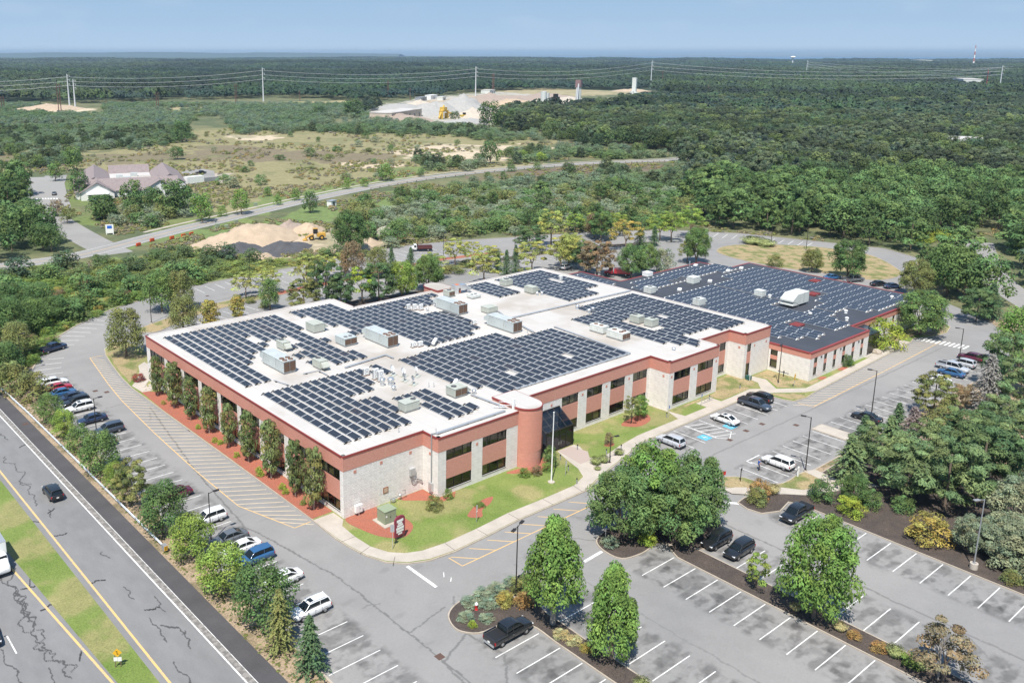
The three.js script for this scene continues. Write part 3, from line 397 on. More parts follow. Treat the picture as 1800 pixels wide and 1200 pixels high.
for (const [x, z] of [[59.9, 14.4], [67, 14.4]]) { part('access_symbol', sheet([[x - .9, z - .9], [x + .9, z - .9], [x + .9, z + .9], [x - .9, z + .9]], .008), M.paint_blue, lot); part('access_symbol', mrg([new THREE.TorusGeometry(.34, .05, 4, 16).rotateX(Math.PI / 2).scale(1, .05, 1).translate(x, .014, z + .12), bx(x - .06, x + .06, .012, .015, z - .6, z + .1), bx(x - .05, x + .4, .012, .015, z - .08, z + .03)]), M.paint_white, lot); }
line(57.4, 23.4, 60.9, 23.4, .18); line(57.4, 23.4, 57.4, 24.4, .18);
line(-.2, 13.9, -.2, 19.4, .42); line(17.2, 26.5, 20.7, 26.3, .42); line(2.4, 17.6, 1.8, 18.4, .1); line(2.4, 19, 1.8, 19.6, .1);
// hatched no-parking zones: slanting stripes between the kerb and the outer line
const poly1 = (P, t, a, b) => { for (let i = 0; i + 1 < P.length; i++) { const p = P[i], q = P[i + 1]; if ((t - p[a]) * (t - q[a]) <= 0) return mix(p[b], q[b], (t - p[a]) / (q[a] - p[a])); } return null; };
function hatch(kerb, outer, a, t0, t1, step, slant, m, w) { const b = 1 - a; for (let t = t0; t < t1; t += step) { const o = poly1(outer, t, a, b); let tk = t + slant, k = poly1(kerb, tk, a, b); if (o === null || k === null) continue; const p = [0, 0], q = [0, 0]; p[a] = t; p[b] = o; q[a] = tk; q[b] = k; line(p[0], p[1], q[0], q[1], w, m); } for (let i = 0; i + 1 < outer.length; i++) line(outer[i][0], outer[i][1], outer[i + 1][0], outer[i + 1][1], .13, M.paint_yellow, .008); }
hatch([[-1.6, -86], [-3.2, -76], [-4.2, -67], [-4.5, -60], [-4.1, -40], [-3.8, -8], [-3.8, -1.4]], [[-4.2, -85.5], [-5.4, -77], [-6.6, -68.3], [-7.6, -59], [-8.6, -42], [-9.2, -24], [-9.2, -12], [-6.2, -2.2]], 1, -85.4, -2.4, 1.55, 3.4, M.paint_tan, .13);
line(-6.2, -2.2, -3.7, -2.3, .13, M.paint_yellow, .008); line(-1.6, -85.4, -4.2, -85.5, .13, M.paint_yellow, .008);
hatch([[4.9, 15.6], [14, 15.5], [31, 15.1]], [[5.03, 18], [17, 17.9], [31, 17.8]], 0, 7.6, 31, 3.1, -2.4, M.paint_yellow, .12); line(4.9, 15.6, 5.03, 18, .12, M.paint_yellow, .009);
hatch([[82, 16.1], [100, 15.4], [137, 13.7]], [[85.8, 18.7], [115, 18], [142, 17]], 0, 87.2, 141, 1.75, -3.4, M.paint_tan, .13); line(85.4, 16.1, 85.8, 18.7, .13, M.paint_yellow, .008);
for (let i = 0; i < 11; i++) line(139 + i * .12, 13.4 + i * .86, 142.2 + i * .12, 13.3 + i * .86, .42, M.paint_white, .011);
// drains
for (const [px, py, label] of [[335, 756, 0], [773, 1154, 0], [1340, 745, 0], [1400, 747, 0], [1312, 757, 0], [1283, 773, 0], [167, 687, 0], [187, 689, 0], [44, 745, 0], [364, 520, 0]]) { const p = G(px, py), o = part('drain_grate', mrg([bx(-.42, .42, 0, .012, -.42, .42), ...[-.3, -.18, -.06, .06, .18, .3].map((q) => bx(-.36, .36, .012, .02, q - .025, q + .025))]), M.drain_iron); o.position.set(p.x, .004, p.z); tag(o, 'rusty iron drain grate set in the asphalt', 'drain', 'drain grates in the asphalt'); }
// ------------------------------------------------------------ the two storey office building
const HW = 8.96, HB = 5.65;
// wall run: axis 'x' runs along x at z = at (facing s = +1/-1 in z); axis 'z' runs along z at x = at (facing s in x)
function wallRun(b, axis, at, s, a0, a1, wins, o) {
  const bxo = (p0, p1, y0, y1, d0, d1) => { const lo = Math.min(at + s * d0, at + s * d1), hi = Math.max(at + s * d0, at + s * d1); return axis === 'x' ? bx(p0, p1, y0, y1, lo, hi) : bx(lo, hi, y0, y1, p0, p1); };
  const [y1, y2, y3, y4] = o.lv, H = o.h, T = -.32;
  part('brick_band', bxo(a0, a1, y4, H - .2, T, .03), M.brick, b);
  part('roof_edge_trim', bxo(a0, a1, H - .2, H + .06 + (axis === 'z' ? .004 : 0), T, axis === 'z' ? .104 : .10), M.maroon_trim, b);
  for (let q = a0 + 6.9; q < a1 - 3; q += 6.9) part('control_joint', bxo(q - .012, q + .012, y4 + .01, H - .21, .03, .034), M.blind, b);
  const ws = wins.slice().sort((p, q) => p[0] - q[0]); let c = a0;
  const R = rng(Math.round(at * 31 + a0 * 7 + 1000));
  for (const w of [...ws, [a1, a1]]) { if (w[0] - c > .01) part('wall_pier', bxo(c, w[0], 0, y4, T, 0), M.split_block, b); c = w[1]; }
  for (const [p, q, op = {}] of ws) {
    const door = op.door;
    if (!door) part('window_base', bxo(p, q, 0, y1, T, -.02), M.split_block, b);
    part('brick_spandrel', bxo(p, q, door ? 2.9 : y2, y3, T, -.05), M.brick, b);
    for (const [lo, hi] of [[door ? .14 : y1, door ? 2.9 : y2], [y3, y4]]) {
      const n = op.n ?? Math.max(1, Math.round((q - p) / 1.6)), f = .055, win = part(door && lo < 1 ? 'door' : 'window', mrg([bxo(p, q, lo, lo + f, T + .06, -.10), bxo(p, q, hi - f, hi, T + .06, -.10), bxo(p, p + f, lo + f, hi - f, T + .06, -.10), bxo(q - f, q, lo + f, hi - f, T + .06, -.10)]), M.bronze, b);
      for (let i = 0; i < n; i++) {
        const u0 = mix(p + f, q - f, i / n), u1 = mix(p + f, q - f, (i + 1) / n);
        part('pane', bxo(u0 + (i ? .03 : 0), u1, lo + f, hi - f, -.19, -.18), M.glass, win);
        if (i) part('mullion', bxo(u0 - .03, u0 + .03, lo + f, hi - f, T + .08, -.11), M.bronze, win);
        if (R() < (o.blind ?? .5)) part('blind', bxo(u0 + .05, mix(u0, u1, .55 + .43 * R()), lo + f + .02, hi - f, T - .06, T - .04), M.blind, win);
      }
    }
    part('window_sill', bxo(p, q, y1 - .06, y1, -.02, .03), M.bronze, b);
  }
}
const office = thing('office_building', 'two storey white block and brick office building under a solar roof', 'building');
const LV = [.82, 2.45, 5.2, 6.82];
{
  const b = office, o = { h: HW, lv: LV };
  const leftWins = []; for (const [z0, z1] of [[-6.9, -.75], [-13.9, -8.1], [-20.9, -15.1], [-28.3, -22.4], [-35.2, -29.5], [-42.2, -36.4], [-49.1, -43.4], [-56.1, -50.3], [-63.9, -57.3]]) leftWins.push([z0, z1, { n: 4 }]);
  leftWins[0][2] = { n: 4 }; wallRun(b, 'z', 0, -1, -65.4, -.32, leftWins, { ...o, blind: .25 });
  wallRun(b, 'x', 0, 1, 0, 13.4, [], o);
  wallRun(b, 'z', 13.4, -1, 0, 2.99, [], o);
  wallRun(b, 'x', 3.31, 1, 13.4, 28.7, [[14.87, 19.65, { n: 3 }], [21.68, 26.47, { n: 3 }]], { ...o, blind: .35 });
  wallRun(b, 'x', 0, 1, 33.3, 64.1, [[41.78, 45.7, { n: 2 }], [47.75, 51.62, { n: 2 }], [53.65, 57.45, { n: 2 }], [59.55, 63.42, { n: 2 }]], { ...o, blind: .6 });
  wallRun(b, 'z', 64.1, -1, 0, 3.74, [], o);
  wallRun(b, 'x', 4.06, 1, 64.1, 78.58, [[65.45, 70.2, { n: 3 }], [72.3, 77.1, { n: 3 }]], { ...o, blind: .6 });
  wallRun(b, 'z', 78.58, 1, 0, 3.74, [], o);
  wallRun(b, 'x', 0, 1, 78.58, 88.08, [[85.2, 87.25, { n: 1 }], [80, 82, { n: 1 }]], o);
  wallRun(b, 'z', 88.08, -1, 0, 3.11, [], o);
  wallRun(b, 'x', 3.43, 1, 88.08, 96.63, [[88.95, 90.3, { n: 1, door: true }]], o);
  wallRun(b, 'z', 96.63, 1, -57.2, 3.11, [], o);
  wallRun(b, 'x', -57.2, -1, 41.6, 96.3, [[46, 51], [53, 58], [70, 75], [77, 82]], o);
  wallRun(b, 'z', 41.25, 1, -65.08, -57.33, [], o);
  wallRun(b, 'x', -65.4, -1, .32, 41.25, [[4, 9], [11, 16], [18, 23], [25, 30], [32, 37]], o);
  part('roof', slab([[.3, -65.1], [.3, -.3], [13.7, -.3], [13.7, 3.0], [28.7, 3.0], [33.4, 3.0], [33.4, -.3], [64.4, -.3], [64.4, 3.75], [78.3, 3.75], [78.3, -.3], [88.4, -.3], [88.4, 3.1], [96.35, 3.1], [96.35, -56.9], [40.95, -56.9], [40.95, -65.1]], HW - .3, HW - .005), M.roof_white, b);
  const edgeTop = [[0, -65.4], [0, 0], [13.4, 0], [13.4, 3.31], [28.7, 3.31], [28.7, 0], [33.3, 0], [64.1, 0], [64.1, 4.06], [78.58, 4.06], [78.58, 0], [88.08, 0], [88.08, 3.43], [96.63, 3.43], [96.63, -57.2], [41.25, -57.2], [41.25, -65.4]];
  for (let i = 0; i < edgeTop.length; i++) { // white membrane lapped over the parapet kerb
    const [x0, z0] = edgeTop[i], [x1, z1] = edgeTop[(i + 1) % edgeTop.length], L = Math.hypot(x1 - x0, z1 - z0); if (Math.abs(z0 - 3.31) < .1 && x0 > 28) continue;
    const ux = (x1 - x0) / L, uz = (z1 - z0) / L, g = bx(.02, L - .02, HW - .02, HW + .085, .02, .5); const m = new THREE.Matrix4().makeBasis(V(ux, 0, uz), V(0, 1, 0), V(-uz, 0, ux)); g.applyMatrix4(m.setPosition(x0, 0, z0));
    const mid = [(x0 + x1) / 2 - uz * .3, (z0 + z1) / 2 + ux * .3]; if (!inPoly(mid[0], mid[1], edgeTop)) g.translate(uz * .52, 0, -ux * .52);
    part('roof_kerb', g, M.roof_white, b);
  }
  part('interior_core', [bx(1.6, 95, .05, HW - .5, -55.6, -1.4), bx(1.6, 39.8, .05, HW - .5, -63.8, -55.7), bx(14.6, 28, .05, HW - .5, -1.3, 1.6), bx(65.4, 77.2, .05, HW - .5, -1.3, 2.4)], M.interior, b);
  for (const [x, z] of [[1.9, 0], [6.2, 0], [11.2, 0]]) part('brick_accent', bx(x - .22, x + .22, 6.1, 6.54, z + .001, z + .035), M.brick, b);
  for (const [x, z] of [[20.6, 3.31], [39.4, 0], [46.7, 0], [52.6, 0], [58.5, 0], [64.8, 4.06], [71.25, 4.06], [77.9, 4.06], [91.4, 3.43], [95.4, 3.43]]) part('brick_accent', bx(x - .2, x + .2, 5.9, 6.32, z + .001, z + .035), M.brick, b);
  for (const [x, z] of [[13.4, 1.6], [64.1, 2.9], [88.08, 2.3]]) part('brick_accent', bx(x - .035, x - .001, 5.9, 6.32, z - .2, z + .2), M.brick, b);
  // rounded brick tower at the entrance and its twin at the rear
  for (const [cx, z0, zn, dir] of [[31.0, -2.2, 2.75, 1], [64.2, -55, -59, -1]]) {
    const r = 2.32, h = 9.45, s = new THREE.Shape(); // plan in x and -z
    const P = []; P.push([cx - r, z0], [cx - r, zn]); for (let i = 1; i < 20; i++) { const a = Math.PI - Math.PI * i / 20; P.push([cx + r * Math.cos(a), zn + dir * r * Math.sin(a)]); } P.push([cx + r, zn], [cx + r, z0]);
    const wall = slab(P, 0, h - .22); { const p = wall.attributes.position, n = wall.attributes.normal, u = wall.attributes.uv; for (let i = 0; i < p.count; i++) if (Math.abs(n.getY(i)) < .5) { const dx = p.getX(i) - cx, dz = (p.getZ(i) - zn) * dir, a = dz > 0 ? Math.atan2(dz, dx) * r : (dx > 0 ? dz : Math.PI * r - dz); u.setXY(i, a, p.getY(i)); } }
    const t = part('round_tower', wall, M.brick, b); part('roof_edge_trim', slab(inset(P, -.09), h - .22, h + .03), M.maroon_trim, t); part('tower_roof', slab(inset(P, .06), h + .031, h + .06), M.roof_white, t);
    if (dir > 0) for (let i = 0; i < 34; i++) { const a = Math.PI * (i + .5) / 34, x = cx + (r + .012) * Math.cos(a), z = zn + (r + .012) * Math.sin(a), g = bx(-.035, .035, 2.6, h - .5, -.03, .03); g.rotateY(-a).translate(x, 0, z); part('brick_rib', g, M.brick, t); }
  }
  // glazed entrance
  const e = part('entrance_atrium', [bx(35.1, 35.24, .14, 3.55, 3.06, 3.2), bx(41.06, 41.2, .14, 3.55, 3.06, 3.2), bx(35.1, 41.2, 3.42, 3.58, 3.04, 3.2), bx(35.1, 41.2, 5.5, 5.66, .04, .18), bx(35.24, 41.06, .14, .3, 3.08, 3.18), bx(41.06, 41.18, .14, 5.5, .04, .2)], M.bronze, b);
  const rafter = (x) => rod(V(x, 5.58, .1), V(x, 3.5, 3.12), .05, .05, 4);
  for (let i = 0; i <= 4; i++) part('roof_bar', rafter(mix(35.16, 41.14, i / 4)), M.bronze, e);
  for (const t of [.34, .68]) part('roof_bar', rod(V(35.16, mix(5.58, 3.5, t), mix(.1, 3.12, t)), V(41.14, mix(5.58, 3.5, t), mix(.1, 3.12, t)), .045, .045, 4), M.bronze, e);
  for (let i = 0; i < 4; i++) for (let j = 0; j < 3; j++) { const x0 = mix(35.16, 41.14, i / 4) + .06, x1 = mix(35.16, 41.14, (i + 1) / 4) - .06, t0 = [0, .34, .68][j] + .02, t1 = [.34, .68, 1][j] - .02; const q = new THREE.BufferGeometry(); const y0 = mix(5.58, 3.5, t0), z0 = mix(.1, 3.12, t0), y1 = mix(5.58, 3.5, t1), z1 = mix(.1, 3.12, t1); q.setAttribute('position', new THREE.Float32BufferAttribute([x0, y0, z0, x0, y1, z1, x1, y1, z1, x0, y0, z0, x1, y1, z1, x1, y0, z0], 3)); q.computeVertexNormals(); part('roof_pane', q, M.dark_glass, e); }
  for (let i = 0; i < 4; i++) { const x0 = mix(35.24, 41.06, i / 4), x1 = mix(35.24, 41.06, (i + 1) / 4); if (i) part('mullion', bx(x0 - .04, x0 + .04, .3, 3.42, 3.09, 3.17), M.bronze, e); if (i === 1 || i === 2) { const d = part('door', [bx(x0 + .05, x1 - .05, .2, .4, 3.1, 3.16), bx(x0 + .05, x0 + .17, .4, 2.5, 3.1, 3.16), bx(x1 - .17, x1 - .05, .4, 2.5, 3.1, 3.16), bx(x0 + .05, x1 - .05, 2.36, 2.5, 3.1, 3.16)], M.bronze, e); part('door_handle', bx(i === 1 ? x1 - .26 : x0 + .2, i === 1 ? x1 - .2 : x0 + .26, 1, 1.5, 3.16, 3.2), M.galv, d); } part('pane', bx(x0 + .05, x1 - .05, .3, 3.4, 3.12, 3.13), M.dark_glass, e); }
  for (const x of [35.12, 41.12]) { const s = new THREE.Shape([new THREE.Vector2(.2, .3), new THREE.Vector2(3.04, .3), new THREE.Vector2(3.04, 3.45), new THREE.Vector2(.2, 5.4)]); part('side_pane', new THREE.ShapeGeometry(s).rotateY(-Math.PI / 2).translate(x, 0, 0), M.dark_glass, e); }
  part('entrance_floor', bx(35.2, 41.1, .1, .165, .05, 3.08), M.concrete, e); part('brick_wall', bx(33.4, 35.1, 0, 3.2, .04, 2.4), M.brick, e);
  part('street_number', bx(35.0, 36.3, 6.95, 7.75, .035, .05), mat('number_plate', { color: [.55, .68, .80], roughness: .5 }), b);
  // conduit down the corner and its box
  const cd = part('conduit', [rod(V(13.28, 1.9, 2.05), V(13.28, HW + .3, 2.05), .09), rod(V(13.28, HW + .28, 2.05), V(13.9, HW + .28, 2.2), .08)], M.grey_metal, b); part('conduit_box', bx(13.0, 13.38, .75, 2.0, 1.72, 2.4), M.galv, cd);
}
// long low wing with the black roof
const wing = thing('office_wing', 'single storey white wing under a black roof of solar panels', 'building');
{
  const b = wing, o = { h: HB, lv: [.9, 2.5, 3.3, 4.45], blind: .5 };
  wallRun(b, 'x', 11.85, 1, 96.63, 119.08, [[98.1, 99.4], [101.8, 103], [105.4, 106.6], [108.9, 110.1], [112.65, 113.85], [116.3, 117.5]].map((w) => [...w, { n: 1 }]), o);
  wallRun(b, 'z', 96.63, -1, 3.48, 11.53, [[3.85, 5.32, { n: 1 }]], o);
  wallRun(b, 'z', 119.4, 1, 8.38, 11.85, [], o);
  wallRun(b, 'x', 8.26, 1, 119.44, 154.2, [[126.8, 128], [130.4, 131.6], [134.3, 135.5], [137.9, 139]].map((w) => [...w, { n: 1 }]), o);
  wallRun(b, 'z', 154.2, 1, -36.5, 7.94, [], o); wallRun(b, 'x', -36.5, -1, 144.9, 153.88, [], o); wallRun(b, 'z', 144.6, 1, -44.68, -36.7, [], o); wallRun(b, 'x', -45, -1, 111.7, 144.6, [], o); wallRun(b, 'z', 111.7, 1, -57.18, -45.2, [], o); wallRun(b, 'x', -57.5, -1, 96.7, 111.7, [], o);
  part('roof', slab([[96.7, -57.2], [96.7, 11.5], [119.1, 11.5], [119.1, 7.95], [153.9, 7.95], [153.9, -36.2], [144.3, -36.2], [144.3, -44.7], [111.4, -44.7], [111.4, -57.2]], HB - .3, HB + .02), M.roof_black, b);
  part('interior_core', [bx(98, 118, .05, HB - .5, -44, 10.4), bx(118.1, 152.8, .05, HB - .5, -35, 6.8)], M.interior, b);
  for (const x of [100.6, 108, 115.2]) { const l = part('wall_lamp', bx(x - .16, x + .16, 4.0, 4.3, 11.86, 11.98), M.dark_metal, b); }
  for (const x of [144.5]) part('wall_lamp', bx(x - .16, x + .16, 4.0, 4.3, 8.27, 8.39), M.dark_metal, b);
  const c = part('entrance_canopy', [rod(V(119.5, 4.3, 11.6), V(124.6, 4.3, 11.6), .08), rod(V(119.5, 4.3, 11.6), V(119.5, .14, 11.6), .07), rod(V(124.6, 4.3, 11.6), V(124.6, .14, 11.6), .07)], M.bronze, b);
  for (let i = 0; i < 3; i++) { const x0 = 119.5 + i * 1.7, q = new THREE.BufferGeometry(); q.setAttribute('position', new THREE.Float32BufferAttribute([x0 + .04, 5.2, 8.4, x0 + .04, 4.3, 11.6, x0 + 1.66, 4.3, 11.6, x0 + .04, 5.2, 8.4, x0 + 1.66, 4.3, 11.6, x0 + 1.66, 5.2, 8.4], 3)); q.computeVertexNormals(); part('roof_pane', q, M.dark_glass, c); part('pane', bx(x0 + .05, x0 + 1.65, .3, 4.2, 11.58, 11.6), M.dark_glass, c); }
}
// ------------------------------------------------------------ solar arrays: rows run along z, tilted to face -x
const PX = 1.69, PZ = 2.26, panelGeo = (() => { const g = new THREE.BoxGeometry(1.12, .04, 2.2); const u = g.attributes.uv, n = g.attributes.normal, p = g.attributes.position; for (let i = 0; i < u.count; i++) if (n.getY(i) > .5) u.setXY(i, p.getX(i) / 1.12 + .5, p.getZ(i) / 2.2 + .5); else u.setXY(i, .01, .01); g.rotateZ(.19); return g; })();
const footGeo = (() => { const s = new THREE.Shape([new THREE.Vector2(-.3, 0), new THREE.Vector2(.3, 0), new THREE.Vector2(.3, .26), new THREE.Vector2(.1, .3)]); return new THREE.ExtrudeGeometry(s, { depth: .12, bevelEnabled: false }); })();
const deflGeo = bx(-.012, .012, 0, .2, -PZ / 2, PZ / 2), blockGeo = bx(-.2, .2, 0, .1, -.14, .14);
mat('ballast', { color: [.46, .42, .37], roughness: .95 });
function solarArray(label, rows, top, m, opt = {}) {     // rows: [x, [z0, z1], [z0, z1] ...]
  const R = rng(Math.round(rows[0][0] * 13 + 7)), a = thing('solar_array', label, 'solar array', rows[0][0], top, rows[0][1][0]), ox = rows[0][0], oz = rows[0][1][0]; let n = 0; const rest = [];
  for (const [x, ...rs] of rows) for (const [z0, z1] of rs) {
    const k = Math.max(1, Math.round((z1 - z0) / PZ));
    for (let i = 0; i < k; i++) {
      const z = z0 + (i + .5) * PZ;
      if ((opt.holes || []).some((h) => x > h[0] && x < h[1] && z > h[2] && z < h[3])) continue;
      const mm = R() < (opt.dusty ?? .03) ? M.panel_dusty : m; if (n++ >= 300) { rest.push([x - ox + .56, z - oz]); continue; }
      const o = shade(new THREE.Mesh(panelGeo, mm)); o.name = 'solar_panel'; o.position.set(x - ox + .56, .2, z - oz); o.rotation.x = (R() - .5) * .012; o.rotation.z = (R() - .5) * .02; a.add(o);
    }
    for (const [zz, d] of [[z0 - .1, 0], [z0 + k * PZ - .02, 0]]) { const f = shade(new THREE.Mesh(footGeo, opt.foot || M.black)); f.name = 'mounting_foot'; f.position.set(x - ox + .1, .01, zz - oz); a.add(f); const q = shade(new THREE.Mesh(blockGeo, M.ballast)); q.name = 'ballast_block'; q.position.set(x - ox + .5, .01, zz - oz + (zz < z0 ? -.12 : .2)); a.add(q); }
    const dfl = shade(new THREE.Mesh(deflGeo, M.galv)); dfl.name = 'wind_deflector'; dfl.scale.z = k; dfl.position.set(x - ox + 1.15, .06, z0 + k * PZ / 2 - oz); dfl.rotation.z = .25; a.add(dfl);
  }
  if (rest.length) { const im = new THREE.InstancedMesh(panelGeo, m, rest.length); rest.forEach(([x, z], i) => im.setMatrixAt(i, new THREE.Matrix4().setPosition(x, .2, z))); im.name = 'solar_panels'; im.userData.kind = 'stuff'; shade(im); a.add(im); }
  return a;
}
const run = (x0, n, f) => Array.from({ length: n }, (_, i) => { const x = x0 + i * PX, r = f(i, x); return r ? [x, ...r] : null; }).filter(Boolean);
solarArray('dark solar array by the parapet above the column of trees', run(2.0, 14, (i) => i < 3 ? [[-61.7, -30]] : [0, 0, 0, [[-61.7, -39.2]], [[-61.7, -41.4]], [[-61.7, -43.6]], [[-61.7, -44]], [[-61.7, -52.7], [-48, -45.7]], [[-61.7, -48.2], [-38.6, -36.4], [-34, -31.8]], [[-61.7, -45.9], [-43.6, -41.4], [-39.2, -32.2]], [[-61.7, -47.8], [-43.4, -29.8]], [[-61.7, -30]], [[-61.7, -30]], [[-61.7, -50.2], [-43.2, -41], [-34.2, -29.7]]][i]), HW, M.panel, { dusty: .05 });
solarArray('solar array at the brick corner nearest the transformer lawn', run(2.45, 13, (i) => i < 6 ? [[-25.7, -3.1]] : [[[-25.7, -16.7], [-14.2, -3]], [[-25.7, -16.6], [-14.1, -7.3]], [[-25.6, -16.5]], [[-25.5, -18.7]], [[-25.5, -23.2]], [[-23.5, -21.2]], [[-25.6, -21.1]]][i - 6]), HW, M.panel);
solarArray('short solar array beside the small rooftop unit near the brick tower', run(17.1, 5, (i) => [[[-11.8, -9.6]], [[-11.8, -9.6], [-7.5, -.8]], [[-11.8, -.6]], [[-11.8, -.6]], [[-3.3, -1]]][i]), HW, M.panel);
solarArray('wide solar array along the rear parapet between the big rooftop units', run(28.6, 19, (i, x) => { const s = x < 38.4 ? -61.7 : -55; return i === 0 ? [[s, -57.2]] : i === 1 ? [[s, -47.8], [-43.5, -41.2]] : i < 5 ? [[s, i === 2 ? -41.4 : -39]] : x < 47.5 ? [[s, -28]] : x < 51 ? [[s, -50.2], [-43.6, -29.6]] : x < 52.6 ? [[s, -48.2], [-43, -34]] : [[s, x < 56 ? -48.2 : -52]]; }), HW, M.panel, { dusty: .06 });
solarArray('large solar array behind the front parapet over the main entrance', run(28.4, 20, (i, x) => [[x < 33 ? -25.1 : x < 50.5 ? -25.7 : -21.2, x < 31.5 ? -11.8 - (31.5 - x) * .2 + (x > 29.9 ? 4.4 : 0) : -3.4]]), HW, M.panel, { dusty: .05, holes: [[51.2, 52.9, -10.3, -8], [38.2, 39.6, -10.3, -8]] });
solarArray('small square solar array beside the far rooftop units', run(69.8, 4, () => [[-55, -44]]), HW, M.panel);
solarArray('solar array in the far corner of the white roof', run(79.2, 9, (i, x) => [[-55.1, x < 89 ? -32.8 : x < 93 ? -37.6 : -30.6]]), HW, M.panel, { dusty: .03, holes: [[88.6, 91, -48.4, -43.6]] });
solarArray('solar array round the paired rooftop units near the low wing', run(69.4, 15, (i, x) => i < 4 ? [[-22.9 + (i === 3 ? 0 : 0), x < 72 ? -17.8 + (i ? 14.5 : 0) : i === 2 ? -.9 : 1.4]] : i < 5 ? [[-27.6, -16.4], [-8.1, 1.2]] : i < 6 ? [[-27.8, -16.4], [-8, -3.2]] : [[-27.8, x > 86 ? -1 : -3.2]]), HW, M.panel, { holes: [[84, 86, -15.2, -12.9]] });
const HBt = HB + .02;
solarArray('solar array on black roof beside the white parapet', run(98.6, 16, (i, x) => x < 107 ? [[-28 + (i < 2 ? 4 : 0), 1.2 + Math.min(7, i * 1.9)]] : x < 120 ? [[-28.6, (x > 110 && x < 113) ? -.8 : 8.4]] : [[-28.6, -9.8], [-2.6, x < 122 ? 3.2 : 1.4]]), HBt, M.panel_blue, { foot: M.white_paint, dusty: 0 });
solarArray('long solar array on the far half of the black roof', run(126.6, 15, (i, x) => x < 134 ? [[-28.4, -11], [x < 130 ? -3.4 : -6, x < 130 ? 1.6 : 5.8]] : [[-32 + (i > 13 ? 2 : 0), 6]]), HBt, M.panel_blue, { foot: M.white_paint, dusty: 0, holes: [[134.5, 138.6, -10.6, -7.6], [147.2, 150.2, -16.8, -13.6]] });
solarArray('solar array at the back of the black roof by the notch', run(108.6, 22, (i, x) => x < 125 ? [[i < 2 ? -39 : -42, -35.4]] : [[x < 138 ? -42.6 : -41, -35]]), HBt, M.panel_blue, { foot: M.white_paint, dusty: 0, holes: [[119, 126.5, -37.5, -31]] });
solarArray('narrow solar array on black roof tight behind the white parapet', run(97.4, 7, (i) => [[-55.2, -33 - (i < 5 ? 0 : 12)]]), HBt, M.panel_blue, { foot: M.white_paint, dusty: 0, holes: [[106.4, 110, -36, -31]] });
for (const [x, z, l] of [[110.9, 1.1, 'rust red roof hatch beside the black roof edge nearest the front'], [136.6, -9.2, 'rust red roof hatch next to the big white air handler'], [148.6, -15.2, 'rust red roof hatch near the far edge of the black roof']]) { const t = thing('roof_hatch', l, 'roof hatch', x, HBt, z); part('frame', bx(-1.3, 1.3, 0, .22, -1, 1), M.maroon_trim, t); part('cover', bx(-1.35, 1.35, .22, .34, -1.05, 1.05), mat('hatch_red', { color: [.20, .035, .03], roughness: .6 }), t); for (const q of [-.5, .5]) part('rib', bx(-1.3, 1.3, .34, .4, q - .04, q + .04), M.maroon_trim, t); }
// ------------------------------------------------------------ rooftop plant
function hvac(x0, x1, z0, z1, h, o, label) {
  const y = o.y ?? HW, t = thing('rooftop_unit', label, 'air conditioner', (x0 + x1) / 2, y, (z0 + z1) / 2), w = x1 - x0, l = z1 - z0, m = o.m || M.hvac;
  part('curb', bx(-w / 2 + .1, w / 2 - .1, 0, .28, -l / 2 + .1, l / 2 - .1), M.grey_metal, t);
  part('casing', metreUV(new RoundedBoxGeometry(w, h - .25, l, 2, .04).translate(0, .25 + (h - .25) / 2, 0)), m, t);
  part('lid', bx(-w / 2 - .04, w / 2 + .04, h, h + .05, -l / 2 - .04, l / 2 + .04), m, t);
  const long = l > w, n = Math.max(2, Math.round((long ? l : w) / 1.2));
  for (let i = 0; i < n; i++) for (const s of [-1, 1]) { // service doors stand slightly proud of the casing
    const a = -((long ? l : w) / 2) + ((long ? l : w) / n) * i + .06, b = a + (long ? l : w) / n - .12;
    const g = long ? bx(s * w / 2 - .02, s * w / 2 + .02, .4, h - .15, a, b) : bx(a, b, .4, h - .15, s * l / 2 - .02, s * l / 2 + .02);
    const d = part('access_door', g, m, t); if (i % 2) part('door_handle', long ? bx(s * w / 2 + s * .02 - .015, s * w / 2 + s * .02 + .015, h * .5, h * .5 + .14, b - .14, b - .1) : bx(b - .14, b - .1, h * .5, h * .5 + .14, s * l / 2 + s * .02 - .015, s * l / 2 + s * .02 + .015), M.black, d);
  }
  if (o.coil) for (const q of [-1, 1]) part('coil_grille', bx(q < 0 ? -w / 2 + .1 : .04, q < 0 ? -.04 : w / 2 - .1, .4, h - .14, l / 2 + .021, l / 2 + .05), M.coil, t);
  for (const [fx, fz, r] of o.fans || []) { const f = part('fan_ring', new THREE.CylinderGeometry(r, r, .1, 18, 1, true).translate(fx, h + .1, fz), o.rusty ? M.rust : M.grey_metal, t); part('fan_guard', new THREE.CylinderGeometry(r * .96, r * .96, .02, 18).translate(fx, h + .07, fz), o.rusty ? M.coil : M.black, f); for (let k = 0; k < 3; k++) part('guard_bar', bx(-r, r, h + .09, h + .11, -.015, .015).rotateY(k * Math.PI / 3).translate(fx, 0, fz), M.grey_metal, f); }
  if (o.hood) { const s = o.hood, g = new THREE.Shape([new THREE.Vector2(0, h - .1), new THREE.Vector2(.9, h - .75), new THREE.Vector2(.9, h - .95), new THREE.Vector2(0, h - .95)]); const e = new THREE.ExtrudeGeometry(g, { depth: (s === 'z' ? w : l) - .3, bevelEnabled: false }); if (s === 'z') e.rotateY(-Math.PI / 2).translate(w / 2 - .15, 0, l / 2); else e.translate(w / 2, 0, -l / 2 + .15); if (s === '-z') e.rotateY(Math.PI); part('intake_hood', e, m, t); }
  return t;
}
const fan4 = [[-.55, 2.0, .42], [.55, 2.0, .42], [-.55, 3.0, .42], [.55, 3.0, .42]];
